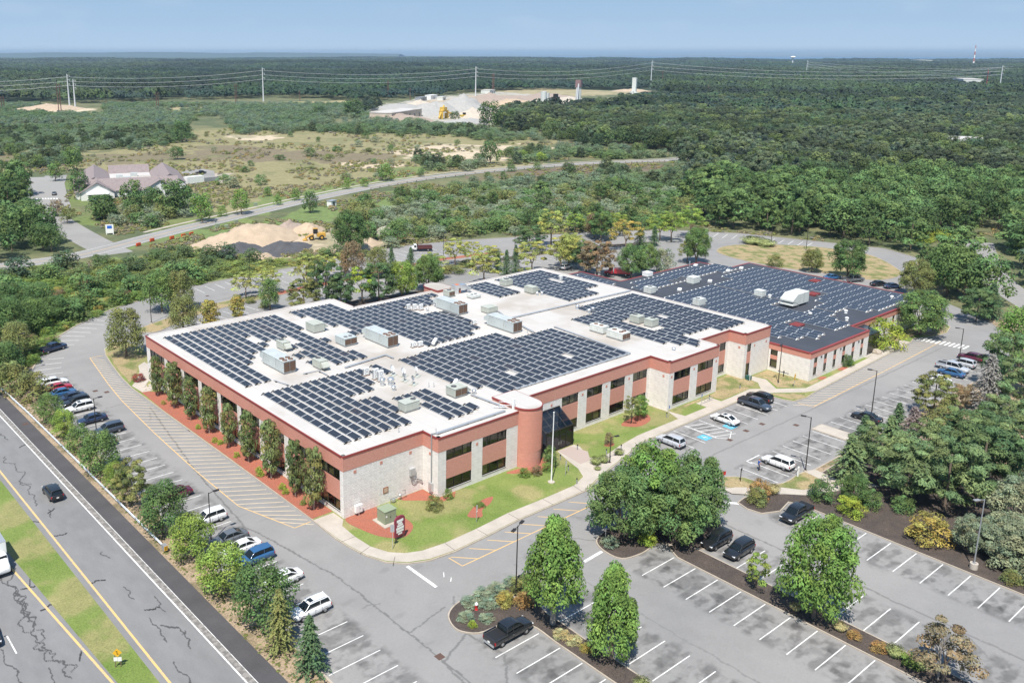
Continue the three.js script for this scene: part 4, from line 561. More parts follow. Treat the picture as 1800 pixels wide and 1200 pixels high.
const big = (x, z, label, r = true) => { const t = hvac(x, x + 2.35, z, z + 7.2, 2.15, { coil: true, fans: fan4, rusty: r }, label); part('sloped_hood', (() => { const s = new THREE.Shape([new THREE.Vector2(0, .9), new THREE.Vector2(0, 2.1), new THREE.Vector2(-1, 1.5), new THREE.Vector2(-1, .9)]); return new THREE.ExtrudeGeometry(s, { depth: 2.1, bevelEnabled: false }).rotateY(-Math.PI / 2).translate(1.05, 0, -3.6); })(), M.hvac, t); return t; };
big(9.5, -38.5, 'long grey rooftop air handler facing the tree side parapet'); big(30.7, -38.6, 'long grey rooftop air handler beside the white split units'); big(54, -46.2, 'long rusty grey air handler near the rear brick tower'); big(54, -30.8, 'long rusty grey air handler behind the entrance solar array');
hvac(15.4, 16.9, -44, -41.6, 1.5, { m: M.hvac_tan, fans: [[0, -.6, .45]], hood: 'z' }, 'small grey rooftop unit behind the tree side air handler');
hvac(15.2, 16.8, -31.7, -29.3, 1.5, { m: M.hvac_tan, fans: [[0, -.6, .45]], hood: 'z' }, 'small grey rooftop unit in front of two loose solar panels');
hvac(25, 27.4, -49.7, -46.8, 1.7, { m: M.hvac_tan, hood: 'x' }, 'squat grey rooftop unit at the head of the rear solar array');
hvac(25.1, 27.8, -39.8, -36.7, 1.5, { coil: true, fans: [[-.5, .6, .35], [.5, .6, .35]] }, 'grey rooftop condenser between the two long air handlers');
hvac(59.2, 61.9, -38.2, -36, 1.25, { m: M.hvac_tan }, 'low grey rooftop box between the two rusty air handlers');
hvac(77, 79.3, -51.4, -49.4, 1.4, { m: M.hvac_tan, fans: [[0, 0, .6]] }, 'grey condenser between the square and corner solar arrays');
hvac(77, 78.8, -43.6, -41.1, 1.5, { m: M.hvac_tan, hood: 'x' }, 'grey hooded unit beside the white roof pipes');
hvac(66.7, 68.5, -16.1, -12.9, 1.4, { coil: false, m: M.hvac_light, fans: [[0, -.8, .4], [0, .5, .4]], rusty: true }, 'pale twin rooftop unit with dark grille end');
hvac(66.3, 68.6, -11.7, -8, 1.45, { m: M.hvac_light, coil: true, fans: [[-.4, .9, .4], [.5, .9, .4], [0, -.9, .45]], rusty: true }, 'pale twin rooftop unit nearer the front parapet');
hvac(77.1, 79, -15, -12.8, 1.5, { m: M.hvac_tan, fans: [[0, -.5, .5]] }, 'grey unit ringed by solar panels, rear one of two');
hvac(77.3, 79.4, -11.7, -9.8, 1.5, { m: M.hvac_tan, fans: [[.4, 0, .5]] }, 'grey unit ringed by solar panels, front one of two');
hvac(24.5, 27, -8.2, -6, 1.5, { m: M.hvac_tan, coil: true, fans: [[-.6, 0, .45]], hood: 'x' }, 'grey rooftop condenser beside the brick entrance tower');
hvac(15.1, 17.8, -8, -6.2, 1.45, { m: M.hvac_tan, fans: [[.8, 0, .42]] }, 'grey rooftop unit beside the short solar array');
hvac(106.9, 109, -34.4, -32.4, 1.6, { y: HBt, m: M.hvac_light, fans: [[0, 0, .55]], hood: 'x' }, 'pale rooftop unit at the back of the black roof beside parapet');
hvac(122.4, 125, -33.6, -31.6, 1.7, { y: HBt, m: M.hvac_light, hood: 'x' }, 'pale rooftop unit in the black roof walkway');
hvac(107, 109.4, -21.2, -19.5, 1.6, { y: HBt, m: M.hvac_light, fans: [[-.5, 0, .5]], hood: 'x' }, 'pale rooftop unit in the middle of black roof near parapet');
hvac(124.6, 126.4, -17, -15, 1.5, { y: HBt, m: M.hvac_light }, 'small white ribbed rooftop unit behind the big air handler');
hvac(119.6, 121.6, -44.6, -42.8, 1.2, { y: HBt, m: M.white_paint }, 'white boxy roof ventilator at the rear edge of black roof');
{ // the big white air handler with its wedge shaped intake
  const t = thing('air_handler', 'big white air handler with wedge intake on black roof', 'air handler', 122, HBt, -9);
  const s = new THREE.Shape([new THREE.Vector2(2.2, .55), new THREE.Vector2(6.4, .55), new THREE.Vector2(6.4, 2.9), new THREE.Vector2(1.6, 2.9), new THREE.Vector2(-.2, 1.75), new THREE.Vector2(-.2, 1.45), new THREE.Vector2(.9, 1.3)]);
  part('casing', metreUV(new THREE.ExtrudeGeometry(s, { depth: 3, bevelEnabled: true, bevelSize: .04, bevelThickness: .04, bevelSegments: 1 })), M.hvac_light, t);
  part('intake_scoop', metreUV(new THREE.ExtrudeGeometry(new THREE.Shape([new THREE.Vector2(.9, 1.25), new THREE.Vector2(-.2, .8), new THREE.Vector2(-.2, .55), new THREE.Vector2(2, .4), new THREE.Vector2(2.1, 1.2)]), { depth: 3, bevelEnabled: false })), M.hvac_light, t);
  for (const [x, z] of [[2.6, .2], [6, .2], [2.6, 2.8], [6, 2.8]]) part('leg', bx(x - .1, x + .1, 0, .56, z - .1, z + .1), M.grey_metal, t);
  part('seam', bx(4.2, 4.26, .56, 2.94, 3.04, 3.06), M.grey_metal, t);
}
// cluster by the rear tower: condensers and an orange patched duct
hvac(61.2, 62.9, -52.4, -50.4, 1.3, { m: M.hvac_tan, coil: true, fans: [[0, 0, .5]] }, 'grey condenser beside the orange patched duct');
{ const t = thing('roof_duct', 'silver bent roof duct with orange patches by rear tower', 'duct', 64.2, HW, -52); part('duct', [bx(-.6, .6, 0, 1.3, -.6, .6), bx(-.6, 1.2, 1.3, 2, -.6, .6), bx(1.2, 2.8, .7, 1.9, -.7, .7)], M.silver_duct, t); part('patch', [bx(.62, .66, .3, 1.2, -.5, .5), bx(1.22, 1.26, .2, .7, -.5, .5), bx(.2, 1.1, 2.0, 2.03, -.5, .4)], mat('orange_patch', { color: [.55, .16, .06], roughness: .8 }), t); part('tilted_panel', bx(-.6, .6, -.03, .03, -.8, .8).rotateZ(1.0).translate(3.5, .7, .4), M.grey_metal, t); }
hvac(64.2, 66.6, -48.2, -46.2, .7, { m: M.hvac_light, fans: [[-.5, 0, .35], [.5, 0, .35]] }, 'low fan box in front of the orange patched duct');
// white split units, vents, dishes, pipes
function splitUnit(x, z, w, h, label, grp, y = HW) { const t = thing('split_unit', label, 'condenser', x, y, z, 0, grp); part('stand', [bx(-w / 2 - .1, w / 2 + .1, .0, .12, -.3, -.18), bx(-w / 2 - .1, w / 2 + .1, 0, .12, .18, .3)], M.wood_pole, t); part('casing', new RoundedBoxGeometry(w, h, .42, 2, .04).translate(0, .12 + h / 2, 0), M.white_paint, t); for (let k = 0; k < (h > 1 ? 2 : 1); k++) part('fan_grille', new THREE.TorusGeometry(.26, .025, 5, 18).translate(0, .12 + h * (h > 1 ? .27 + .46 * k : .5), .215), M.grey_metal, t); part('side_grille', bx(-w / 2 - .012, -w / 2, .25, h, -.15, .15), M.grey_metal, t); return t; }
splitUnit(34.8, -29.2, .95, .9, 'white split condenser at the walkway beside a long air handler', 'paired white condensers'); splitUnit(36.0, -28.8, .95, .9, 'white split condenser at the walkway beside a long air handler', 'paired white condensers');
for (const [x, z] of [[48.6, -48.4], [49.6, -47.6], [50.6, -46.8]]) splitUnit(x, z, .9, 1.15, 'white condenser in the row of three on the rear array', 'three white condensers on the rear array');
splitUnit(52.4, -32.6, .9, .9, 'lone white condenser beside the rusty air handler'); splitUnit(91.2, -45.9, .9, 1, 'white condenser in the gap of the corner array');
for (const [x, z, h] of [[19.9, -22.8, 1.2], [20.1, -20.4, 1.7], [20.2, -19.2, 1.7]]) splitUnit(x, z, 1.0, h, 'tall white condenser in the row beside the steel domes', 'white condensers beside the steel domes');
function dome(x, z, r, h, label, grp, y = HW, m = M.silver_duct) { const t = thing('roof_vent', label, 'roof vent', x, y, z, 0, grp); part('base', cyl(r * .9, r * .75, 0, h * .4, 0, 0, 14), m, t); part('turbine', new THREE.LatheGeometry([[r * .7, h * .4], [r, h * .55], [r * .95, h * .8], [r * .6, h * .95], [0, h]].map(([a, b]) => new THREE.Vector2(a, b)), 18), m, t); for (let k = 0; k < 12; k++) { const a = k / 12 * 6.283; part('vane', bx(-.012, .012, h * .5, h * .85, -.03, .03).rotateY(-a).translate(Math.cos(a) * r * .98, 0, Math.sin(a) * r * .98), m, t); } return t; }
dome(19.2, -17.4, .42, 1.3, 'tall steel roof ventilator beside the white condensers'); dome(20.6, -17.0, .58, 1.25, 'large round steel turbine vent beside white condensers'); dome(19.4, -14.7, .38, .8, 'small steel dome vent in front of the turbine vent');
for (const [x, z] of [[76.3, -27.6], [77.6, -24.6], [76, -24.2]]) dome(x, z, .45, .9, 'steel dome vent near the roof walkway pipe', 'steel domes at the walkway pipe');
dome(78.6, -39.8, .35, .8, 'steel vent before the grey hooded unit', 'pair of vents by the hooded unit'); dome(77.6, -40.2, .35, .8, 'steel vent before the grey hooded unit', 'pair of vents by the hooded unit');
dome(69.8, .6, .35, .5, 'lone dome vent near the front parapet notch'); dome(28.2, -5.8, .35, .8, 'round steel vent beside the entrance tower condenser'); dome(51.2, -45.4, .3, .7, 'steel vent at the end of three white condensers');
for (const [x, z] of [[120, -1], [127.8, 2.8], [122.6, 5.6], [147.4, 3.6], [126.6, -14.2]]) dome(x, z, .38, .75, 'white domed vent on the black solar roof', 'white domes on the black roof', HBt, M.white_paint);
for (const [x, z, a] of [[115.5, -30.6, .5], [128, -30.8, .5], [146, -33.6, .4], [141, -34.2, .4], [139.5, -42.8, .4], [104, -12, .2]]) { const t = thing('skylight', 'pale plastic skylight dome on the black roof', 'skylight', x, HBt, z, a, 'skylights on the black roof'); part('curb', bx(-.8, .8, 0, .3, -.5, .5), M.galv, t); part('lens', new RoundedBoxGeometry(1.5, .3, .95, 3, .12).translate(0, .4, 0), M.white_paint, t); }
for (const [x, z, a, l] of [[27.6, -9.6, .6, 'white tubular duct hood beside the entrance tower condenser'], [38.3, -27.6, .6, 'white tubular duct hood at the walkway corner']]) { const t = thing('duct_hood', l, 'duct', x, HW, z, a); part('hood', rod(V(-.8, .75, 0), V(.9, .95, 0), .34, .34, 12), M.white_paint, t); part('stand', [bx(-.5, -.4, 0, .6, -.3, .3), bx(.4, .5, 0, .7, -.3, .3)], M.grey_metal, t); }
function dish(x, z, r, h, dark, label) { const t = thing('satellite_dish', label, 'satellite dish', x, HW, z, .4); part('ballast_tray', bx(-.7, .7, 0, .08, -.6, .6), M.hvac_tan, t); part('mast', cyl(.045, .045, .08, h, 0, 0, 8), M.grey_metal, t); part('reflector', new THREE.SphereGeometry(r * 1.6, 16, 5, 0, 6.29, 0, .66).rotateX(-2.0).translate(0, h + r * .5, r * 1.15), dark ? M.grey_metal : M.white_paint, t); part('feed_arm', rod(V(0, h - .1, -.1), V(0, h + .1, -r * 1.1), .02), M.grey_metal, t); part('ballast_block', bx(-.7, -.3, .08, .25, -.3, .1), M.ballast, t); return t; }
dish(23.3, -20.2, .5, 1.3, false, 'white satellite dish on a ballast tray, rearmost'); dish(24.4, -18.7, .55, 1.0, false, 'white satellite dish between two other dishes'); dish(23.2, -16.9, .42, 1.0, true, 'grey satellite dish beside the white ones'); dish(23.4, -14.9, .42, 1.1, true, 'grey satellite dish nearest the front parapet'); dish(26, -17.4, .4, 1.4, false, 'small dish on a tall mast by the array edge');
// pipes and cable trays across the roof
const tray = (label, pts, r = .09) => { const t = thing('cable_tray', label, 'conduit', 0, HW, 0), q = []; for (let i = 0; i + 1 < pts.length; i++) { const a = V(pts[i][0], .2, pts[i][1]), b = V(pts[i + 1][0], .2, pts[i + 1][1]), u = b.clone().sub(a).normalize(), s = V(-u.z, 0, u.x).multiplyScalar(r * 1.1); q.push(rod(a.clone().add(s), b.clone().add(s), r, r, 6), rod(a.clone().sub(s), b.clone().sub(s), r, r, 6)); const L = a.distanceTo(b); for (let d = .6; d < L; d += 2.6) { const p = a.clone().addScaledVector(u, d); part('support_block', bx(p.x - .16, p.x + .16, 0, .13, p.z - .16, p.z + .16), M.black, t); } } part('pipe', q, M.galv, t); };
tray('grey conduit along the parapet from the corner to the tower', [[13.9, 2.2], [27, 2.2]], .1); tray('grey conduit from the tower to the roof condenser', [[28, 1.4], [27.4, -5.6]]); tray('grey conduit round the edge of entrance solar array', [[34.4, -3], [62, -2.8], [63.2, -21.6]]); tray('long grey pipe crossing the bare roof', [[57.6, -21.8], [60, -31], [96, -29.6]], .1); tray('grey conduit along the roof walkway', [[28.2, -26.4], [28.2, -28.6], [19, -27.6]]); tray('dark pipe from the walkway to rear boxes', [[60, -31], [62, -36]], .07); tray('short conduit between the loose panels and walkway', [[12, -29.4], [14.8, -29.2], [14.8, -26.4]], .05); tray('thin conduit below the left arrays', [[6.8, -29.8], [7.6, -26.4]], .04);
{ const t = thing('roof_ladder', 'steel gantry with antenna panel beside the brick entrance tower', 'gantry', 27.8, HW, .8); part('frame', [rod(V(-.6, 0, 0), V(-.6, 1.1, 0), .04), rod(V(.7, 0, 1.4), V(.7, 1.1, 1.4), .04), rod(V(-.6, 1.1, 0), V(.7, 1.1, 1.4), .04), rod(V(-.6, .6, 0), V(.7, .6, 1.4), .04), rod(V(-1.2, .3, -.6), V(.2, .3, .9), .06)], M.galv, t); part('antenna_panel', bx(.6, .95, -.6, 1.7, 1.5, 1.8), M.white_paint, t); part('bracket', bx(.7, .85, -.1, .1, 1.2, 1.5), M.galv, t); }
for (const [x, z] of [[10.4, -1.6], [24.6, -12.4], [25.2, -11.9], [56.6, -22.4], [14.2, 1.9]]) { const t = part('vent_pipe', [cyl(.05, .05, 0, .8, 0, 0, 8), cyl(.12, .1, 0, .08, 0, 0, 8)], M.galv); t.position.set(x, HW, z); tag(t, 'thin steel vent pipe standing on the white roof', 'vent pipe', 'thin vent pipes on the white roof'); }
for (const [x, z] of [[103, -46.6], [138.6, -45.2 + 1.2]]) { const t = part('vent_pipe', [cyl(.14, .14, 0, 1.1, 0, 0, 10), cyl(.2, .2, 1.1, 1.3, 0, 0, 10)], M.galv); t.position.set(x, HBt, z); tag(t, 'capped steel flue on the black roof edge', 'flue', 'capped flues on the black roof'); }
// ------------------------------------------------------------ lamps, signs, utility boxes
function lampPost(x, z, h, arms, turn, label, o = {}) {
  const t = thing('lamp_post', label, 'lamp post', x, o.y ?? 0, z, turn, o.group), m = o.m || M.dark_metal;
  part('footing', cyl(o.fr ?? .3, o.fr ?? .28, 0, o.fh ?? .3, 0, 0, 14), M.concrete, t); part('base_plate', bx(-.18, .18, o.fh ?? .3, (o.fh ?? .3) + .04, -.18, .18), m, t);
  part('pole', cyl(.085, .06, (o.fh ?? .3) + .04, h, 0, 0, 8), m, t);
  for (const s of arms) { const a = part('arm', [rod(V(0, h - .12, 0), V(s * .55, h - .02, 0), .045), rod(V(s * .5, h - .02, 0), V(s * .75, h - .02, 0), .05)], m, t); const hd = part('lamp_head', new RoundedBoxGeometry(.75, .13, .38, 2, .04).translate(s * 1.05, h - .02, 0), m, t); part('lens', bx(s * 1.05 - .28, s * 1.05 + .28, h - .1, h - .086, -.14, .14), M.head_lamp, hd); }
  return t;
}
lampPost(5.5, 26.6, 9, [-1, 1], .35, 'twin headed dark lamp post among the orange shrubs by hydrant');
lampPost(-16.2, -5.8, 6.8, [1], 0, 'dark lamp post between the white hatchback and clipped trees'); lampPost(-16.1, -47.5, 6.2, [1], 0, 'dark lamp post among the parked cars by the highway');
lampPost(61.1, 30.7, 8.6, [-1], -1.2, 'dark lamp post beside the charging white crossover'); lampPost(88.4, 27.4, 8.6, [-1], -1.2, 'dark lamp post above the half hidden dark car'); lampPost(126.4, 26.3, 8.2, [-1], -1.2, 'dark lamp post beside the silver pickup');
lampPost(91.5, 8.8, 7.8, [-1], .3, 'dark lamp post on lawn in front of the low wing wall', { fh: .2 }); lampPost(52.4, 56.5, 9.2, [-1], -.5, 'grey lamp post on tall concrete footing in dark mulch', { fr: .46, fh: .85, m: M.grey_metal });
lampPost(15, -100.6, 8.4, [1], .4, 'dark lamp post on the rounded dry island'); lampPost(48.2, -115.4, 8.4, [-1], .4, 'lamp post near the yellow locusts, rear lot edge'); lampPost(106.9, -106.4, 8.4, [1, -1], .4, 'lamp post beside white dump truck in rear lot'); lampPost(58.2, -103.6, 8.2, [1], .2, 'lamp post on mulched island of the rear lot');
lampPost(205, -59.4, 8.6, [1, -1], .4, 'lamp post on the oval loop island, farther one'); lampPost(205, -47.6, 8.2, [1], .4, 'lamp post on the oval loop island beside tall grass'); lampPost(187.4, -24.4, 8.2, [1], .4, 'lamp post behind the tree on the loop island'); lampPost(128, -98, 8.4, [1], .3, 'lamp post among rear lot conifers'); lampPost(-17.6, -84, 8, [1], .3, 'lamp post half hidden in the trees by the lot bend'); lampPost(40.6, 11, 4.3, [1], -.3, 'short dark lamp post beside the entrance walk', { fh: .2 }); lampPost(139.4, -88.6, 8.4, [1], .3, 'lamp post beside the red truck in the rear lot');
// flagpole
{ const t = thing('flagpole', 'white flagpole on the lawn before the round brick tower', 'flagpole', 29.1, .13, 9.9); part('footing', cyl(.5, .5, 0, .12, 0, 0, 20), M.concrete, t); part('pole', cyl(.11, .055, .12, 10.6, 0, 0, 12), M.white_paint, t); part('finial', new THREE.SphereGeometry(.11, 12, 8).translate(0, 10.7, 0), M.white_paint, t); part('cleat', bx(.1, .14, 1.2, 1.4, -.02, .02), M.galv, t); part('halyard', cyl(.012, .012, 1.3, 10.5, .1, 0, 4), M.white_paint, t); }
// green transformer on its pad
{ const t = thing('transformer', 'olive green transformer box on concrete pad by the white wall', 'transformer', 4.2, .13, 4.0, 0); part('pad', bx(-1.5, 1.3, 0, .14, -1.3, 1.5), M.concrete, t); part('cabinet', metreUV(new RoundedBoxGeometry(1.9, 1.7, 1.7, 2, .04).translate(-.1, .99, 0)), M.green_box, t); part('lid', bx(-1.1, .9, 1.84, 1.92, -.92, .92), M.green_box, t); part('door', bx(-1.0, -.12, .25, 1.75, .85, .88), M.green_box, t); part('door', bx(-.08, .8, .25, 1.75, .85, .88), M.green_box, t); part('warning_label', bx(-.9, -.65, 1.1, 1.35, .881, .887), M.white_paint, t); part('latch', bx(-.16, -.08, .9, 1.1, .88, .92), M.black, t); }
{ const t = thing('transformer', 'pale green transformer boxes beside the low wing and street signs', 'transformer', 148.6, .13, 11); part('pad', bx(-2, 2, 0, .14, -1.4, 1.4), M.concrete, t); part('cabinet', new RoundedBoxGeometry(1.9, 2, 1.8, 2, .05).translate(-.9, 1.14, 0), M.green_box, t); part('cabinet', new RoundedBoxGeometry(1.6, 1.8, 1.6, 2, .05).translate(1, 1.04, 0), M.green_box, t); part('door', bx(-1.7, -.1, .3, 2, .9, .93), M.green_box, t); }
{ const t = thing('utility_cabinet', 'white utility cabinet standing against the block wall corner', 'cabinet', 2.1, .13, .5); part('post', bx(-.06, .06, 0, .5, -.06, .06), M.galv, t); part('box', new RoundedBoxGeometry(1.1, 1.1, .45, 2, .05).translate(0, 1.0, -.1), M.white_paint, t); part('door_seam', bx(-.01, .01, .5, 1.5, .126, .131), M.grey_metal, t); part('latch', bx(.1, .16, .95, 1.1, .126, .15), M.black, t); }
{ const t = thing('meter_box', 'grey electric box with bent conduits on the white wall', 'electric box', 11.4, 3.2, .12); part('box', bx(-.45, .45, -.3, .75, -.11, .22), M.galv, t); part('conduit', new THREE.TubeGeometry(new THREE.CatmullRomCurve3([V(-.2, -.3, .06), V(-.2, -1, .06), V(.3, -1.5, .06), V(1.0, -1.2, .06), V(1.7, -1.5, .1)]), 24, .06, 6), M.grey_metal, t); part('conduit', new THREE.TubeGeometry(new THREE.CatmullRomCurve3([V(.1, -.3, .1), V(.1, -.8, .1), V(.8, -1.0, .1), V(1.75, -1.7, .12)]), 24, .06, 6), M.grey_metal, t); }
{ const t = thing('gas_meter', 'gas meter pipes standing along the white block wall', 'gas meter', 8.6, .13, .6); part('pipe', [rod(V(-1.3, .1, 0), V(-1.3, .7, 0), .05), rod(V(-1.3, .7, 0), V(1.2, .7, 0), .05), rod(V(1.2, .7, 0), V(1.2, 1.3, 0), .05), rod(V(1.2, 1.3, 0), V(.7, 1.3, 0), .05), rod(V(.5, .0, 0), V(.5, .7, 0), .05)], M.grey_metal, t); part('meter', new RoundedBoxGeometry(.5, .5, .4, 2, .08).translate(-.8, .4, 0), M.galv, t); part('regulator', new THREE.SphereGeometry(.22, 12, 8).translate(.3, .75, 0), M.galv, t); }
{ const t = thing('wall_hatch', 'small rusty square hatch in the white block wall', 'hatch', 6.9, 1.6, 0); part('frame', bx(-.42, .42, 0, .9, .0, .06), M.rust, t); part('panel', bx(-.3, .3, .12, .78, .06, .08), mat('hatch_tan', { color: [.5, .36, .26], roughness: .8 }), t); }
// maroon site sign with its directory boards, printed lettering on a flat board
function printed(w, h, f) { const c = document.createElement('canvas'); c.width = w; c.height = h; const x = c.getContext('2d'); f(x, w, h); const t = new THREE.CanvasTexture(c); t.colorSpace = THREE.SRGBColorSpace; t.anisotropy = 8; return t; }
{ const t = thing('directory_sign', 'maroon arched directory sign with white strips in red mulch', 'sign', 2.7, .13, 8.6, .1); const s = new THREE.Shape(); s.moveTo(-.85, .5); s.lineTo(.85, .5); s.lineTo(.85, 2.7); s.quadraticCurveTo(.85, 3.2, 0, 3.25); s.quadraticCurveTo(-.85, 3.2, -.85, 2.7); part('board', new THREE.ExtrudeGeometry(s, { depth: .16, bevelEnabled: true, bevelSize: .03, bevelThickness: .02, bevelSegments: 1 }).translate(0, 0, -.08), mat('sign_maroon', { color: [.23, .03, .06], roughness: .5 }), t); for (const x of [-.6, .6]) part('post', bx(x - .07, x + .07, 0, .55, -.07, .07), M.wood_pole, t);
  [[2.62, .34, 1.1], [2.28, .24, .7], [1.98, .24, 1.0], [1.6, .34, 1.3], [1.2, .3, 1.2], [.84, .2, .7]].forEach(([y, h, w]) => part('name_strip', bx(-w / 2, w / 2, y - h / 2, y + h / 2, .10, .115), M.white_paint, t)); }
function postSign(x, z, h, w, hh, m, label, o = {}) { const t = thing('post_sign', label, 'sign', x, o.y ?? .13, z, o.turn ?? .2, o.group); part('post', bx(-.03, .03, 0, h, -.03, .03), M.galv, t); const p = part('plate', o.diamond ? bx(-w / 2, w / 2, -hh / 2, hh / 2, .032, .045).rotateZ(Math.PI / 4).translate(0, h - hh * .6, 0) : bx(-w / 2, w / 2, h - hh, h, .032, .045), m, t); if (o.second) part('plate', bx(-w / 2, w / 2, h - hh - .1 - o.second[1], h - hh - .1, .032, .045), o.second[0], t); return t; }
postSign(.6, 9.9, 3.3, .5, 1.0, M.galv, 'grey back of post sign in front of the maroon directory sign', { turn: 2.6 }); postSign(13.1, 11.6, 2.5, .32, .75, M.galv, 'small post sign on the lawn edge beside front walk', { second: [M.white_paint, .12] }); postSign(32.2, 9.8, 2.4, .35, .6, M.galv, 'small post sign near the flagpole', { second: [M.white_paint, .1] });
postSign(61.6, 6.2, 2.3, .32, .55, M.blue_sign, 'blue accessible parking sign at the lawn path'); postSign(70, 6.8, 2.4, .36, .45, M.blue_sign, 'blue accessible parking sign before the front bay wall'); postSign(91.8, 11.7, 2.6, .8, .8, M.yellow_sign, 'yellow diamond warning sign on the lawn triangle', { diamond: true, second: [M.yellow_sign, .3] });
postSign(46.8, 26.2, 2.6, .6, .6, M.red_paint, 'red stop sign at the corner of the upper stalls', { turn: -.4 }); postSign(128.2, 12.2, 2.8, .36, .7, M.white_paint, 'white post sign beside the yellow bush'); postSign(152, 11.8, 2.7, .7, .7, M.galv, 'pale diamond sign back by green transformer', { diamond: true, second: [M.galv, .4] }); postSign(149.8, 9.4, 3, .9, .9, M.white_paint, 'white square sign beside the transformer boxes'); postSign(139.6, 27.6, 2.6, .85, .85, M.yellow_sign, 'yellow diamond crossing sign by the crosswalk', { diamond: true }); postSign(22.4, 25.4, 2.4, .3, .3, M.blue_sign, 'thin pale post sign under the broad trees');
{ const g = thing('road_sign', 'yellow double arrow sign with white plate in the grass median', 'sign', -34.1, .03, 10.2, -.5); g.scale.setScalar(.62); for (const x of [-.4, .4]) part('post', bx(x - .05, x + .05, 0, 2.3, -.05, .05), M.wood_pole, g); part('diamond_plate', bx(-.55, .55, -.55, .55, .06, .08).rotateZ(Math.PI / 4).scale(.95, 1, 1).translate(0, 2.7, 0), M.yellow_sign, g); part('arrow', [bx(-.05, .05, 2.4, 3.0, .085, .09), bx(-.22, .05, 2.9, 3.0, .085, .09), bx(-.05, .22, 2.4, 2.5, .085, .09)], M.black, g); part('lower_plate', bx(-.62, -.02, 1.2, 1.9, .06, .08), M.white_paint, g); part('lower_plate', bx(.02, .62, 1.1, 1.85, .06, .08), M.white_paint, g); }
{ const t = thing('fire_hydrant', 'red and white fire hydrant among the silver juniper', 'hydrant', .4, .13, 25.6); part('barrel', new THREE.LatheGeometry([[.2, 0], [.2, .06], [.13, .08], [.13, .5], [.18, .54], [.18, .6]].map(([a, b]) => new THREE.Vector2(a, b)), 16), M.red_paint, t); part('bonnet', new THREE.LatheGeometry([[.18, .6], [.19, .7], [.14, .82], [.05, .88], [.05, .95], [0, .96]].map(([a, b]) => new THREE.Vector2(a, b)), 16), M.white_paint, t); for (const s of [-1, 1]) part('outlet', rod(V(s * .1, .45, 0), V(s * .24, .45, 0), .06), M.red_paint, t); }
for (const [px, py] of [[1015, 792], [985, 810], [999, 829], [1014, 852], [1066, 800], [1172, 735], [1092, 792], [1301, 684], [1247, 704]]) { const p = G(px, py), t = thing('path_bollard', 'knee high grey bollard light edging the walk', 'bollard', p.x, .13, p.z, 0, 'bollard lights along the entrance walks'); part('post', cyl(.09, .09, 0, .75, 0, 0, 12), M.grey_metal, t); part('cap', cyl(.11, .1, .75, .9, 0, 0, 12), M.dark_metal, t); }
{ const t = thing('charging_post', 'slim dark charging post with cable beside white crossover', 'charger', 58.6, .13, 30.9); part('post', bx(-.12, .12, 0, 1.5, -.1, .1), M.white_paint, t); part('cable', new THREE.TubeGeometry(new THREE.CatmullRomCurve3([V(-.1, 1.2, 0), V(-.4, .5, -.3), V(-.9, .9, -1.2), V(-1.1, .85, -1.9)]), 24, .035, 6), M.black, t); }
{ const t = thing('post_stub', 'short dark signpost on the small lawn tip', 'post', 50.6, .13, 26.6); part('post', cyl(.06, .06, 0, 2, 0, 0, 8), M.dark_metal, t); part('plate', bx(-.12, .12, 1.7, 2.15, .06, .08), M.black, t); }
{ const t = thing('fire_connection', 'black branching standpipe in front of the low wing wall', 'standpipe', 95.4, .13, 7.6); part('pipe', [rod(V(0, 0, 0), V(0, .9, 0), .09), rod(V(0, .8, -.9), V(0, .8, .9), .07), rod(V(0, .8, -.9), V(-.3, 1.0, -1), .07), rod(V(0, .8, .9), V(-.3, 1.0, 1), .07)], M.black, t); part('valve', new THREE.SphereGeometry(.16, 10, 8).translate(0, 1, 0), M.black, t); }
{ const t = thing('bike_rack', 'grey wave bike rack on the concrete pad by the wall', 'bike rack', 73, .15, 6); for (let i = 0; i < 4; i++) part('hoop', new THREE.TorusGeometry(.32, .03, 6, 14, Math.PI).rotateY(Math.PI / 2).translate(-1.2 + i * .8, .4, 0), M.grey_metal, t); part('rail', rod(V(-1.5, .05, 0), V(1.5, .05, 0), .03), M.grey_metal, t); }
{ const t = thing('door_awning', 'dark green awning box beside the narrow glass door', 'awning', 89, 0, 4.4); part('canopy', bx(-.7, .1, .13, .9, -.5, .4), mat('dark_green', { color: [.02, .09, .08], roughness: .5 }), t); part('post', cyl(.05, .05, .13, 1.6, -.6, .4, 8), M.white_paint, t); }
for (const [x, z, r, sd] of [[123.2, 12.2, 1.0, 1], [125.4, 10.4, .7, 2]]) { const g = new THREE.IcosahedronGeometry(r, 2), p = g.attributes.position; for (let i = 0; i < p.count; i++) { const k = .8 + .4 * fbm(p.getX(i) * 2 + sd * 5, p.getZ(i) * 2 + p.getY(i), 3, 7); p.setXYZ(i, p.getX(i) * k, p.getY(i) * k * .6, p.getZ(i) * k); } g.computeVertexNormals(); const o = part('boulder', g, M.kerb); o.position.set(x, .4, z); tag(o, sd === 1 ? 'large pale boulder beside the low wing entrance' : 'smaller pale boulder beside the low wing entrance', 'boulder'); }
for (let i = 0; i < 26; i++) { const R = rng(400 + i), x = mix(-2.8, 1.4, R()), z = mix(-66, -61.5, R()) - x * 1.2; const g = new THREE.IcosahedronGeometry(.18 + R() * .22, 1); g.scale(1, .6, 1); const o = part('stone', g, M.ballast); o.position.set(x, .2, z); o.rotation.y = R() * 6; tag(o, 'pale loose stone beside the side walk', 'stone', 'loose stones by the side walk'); }
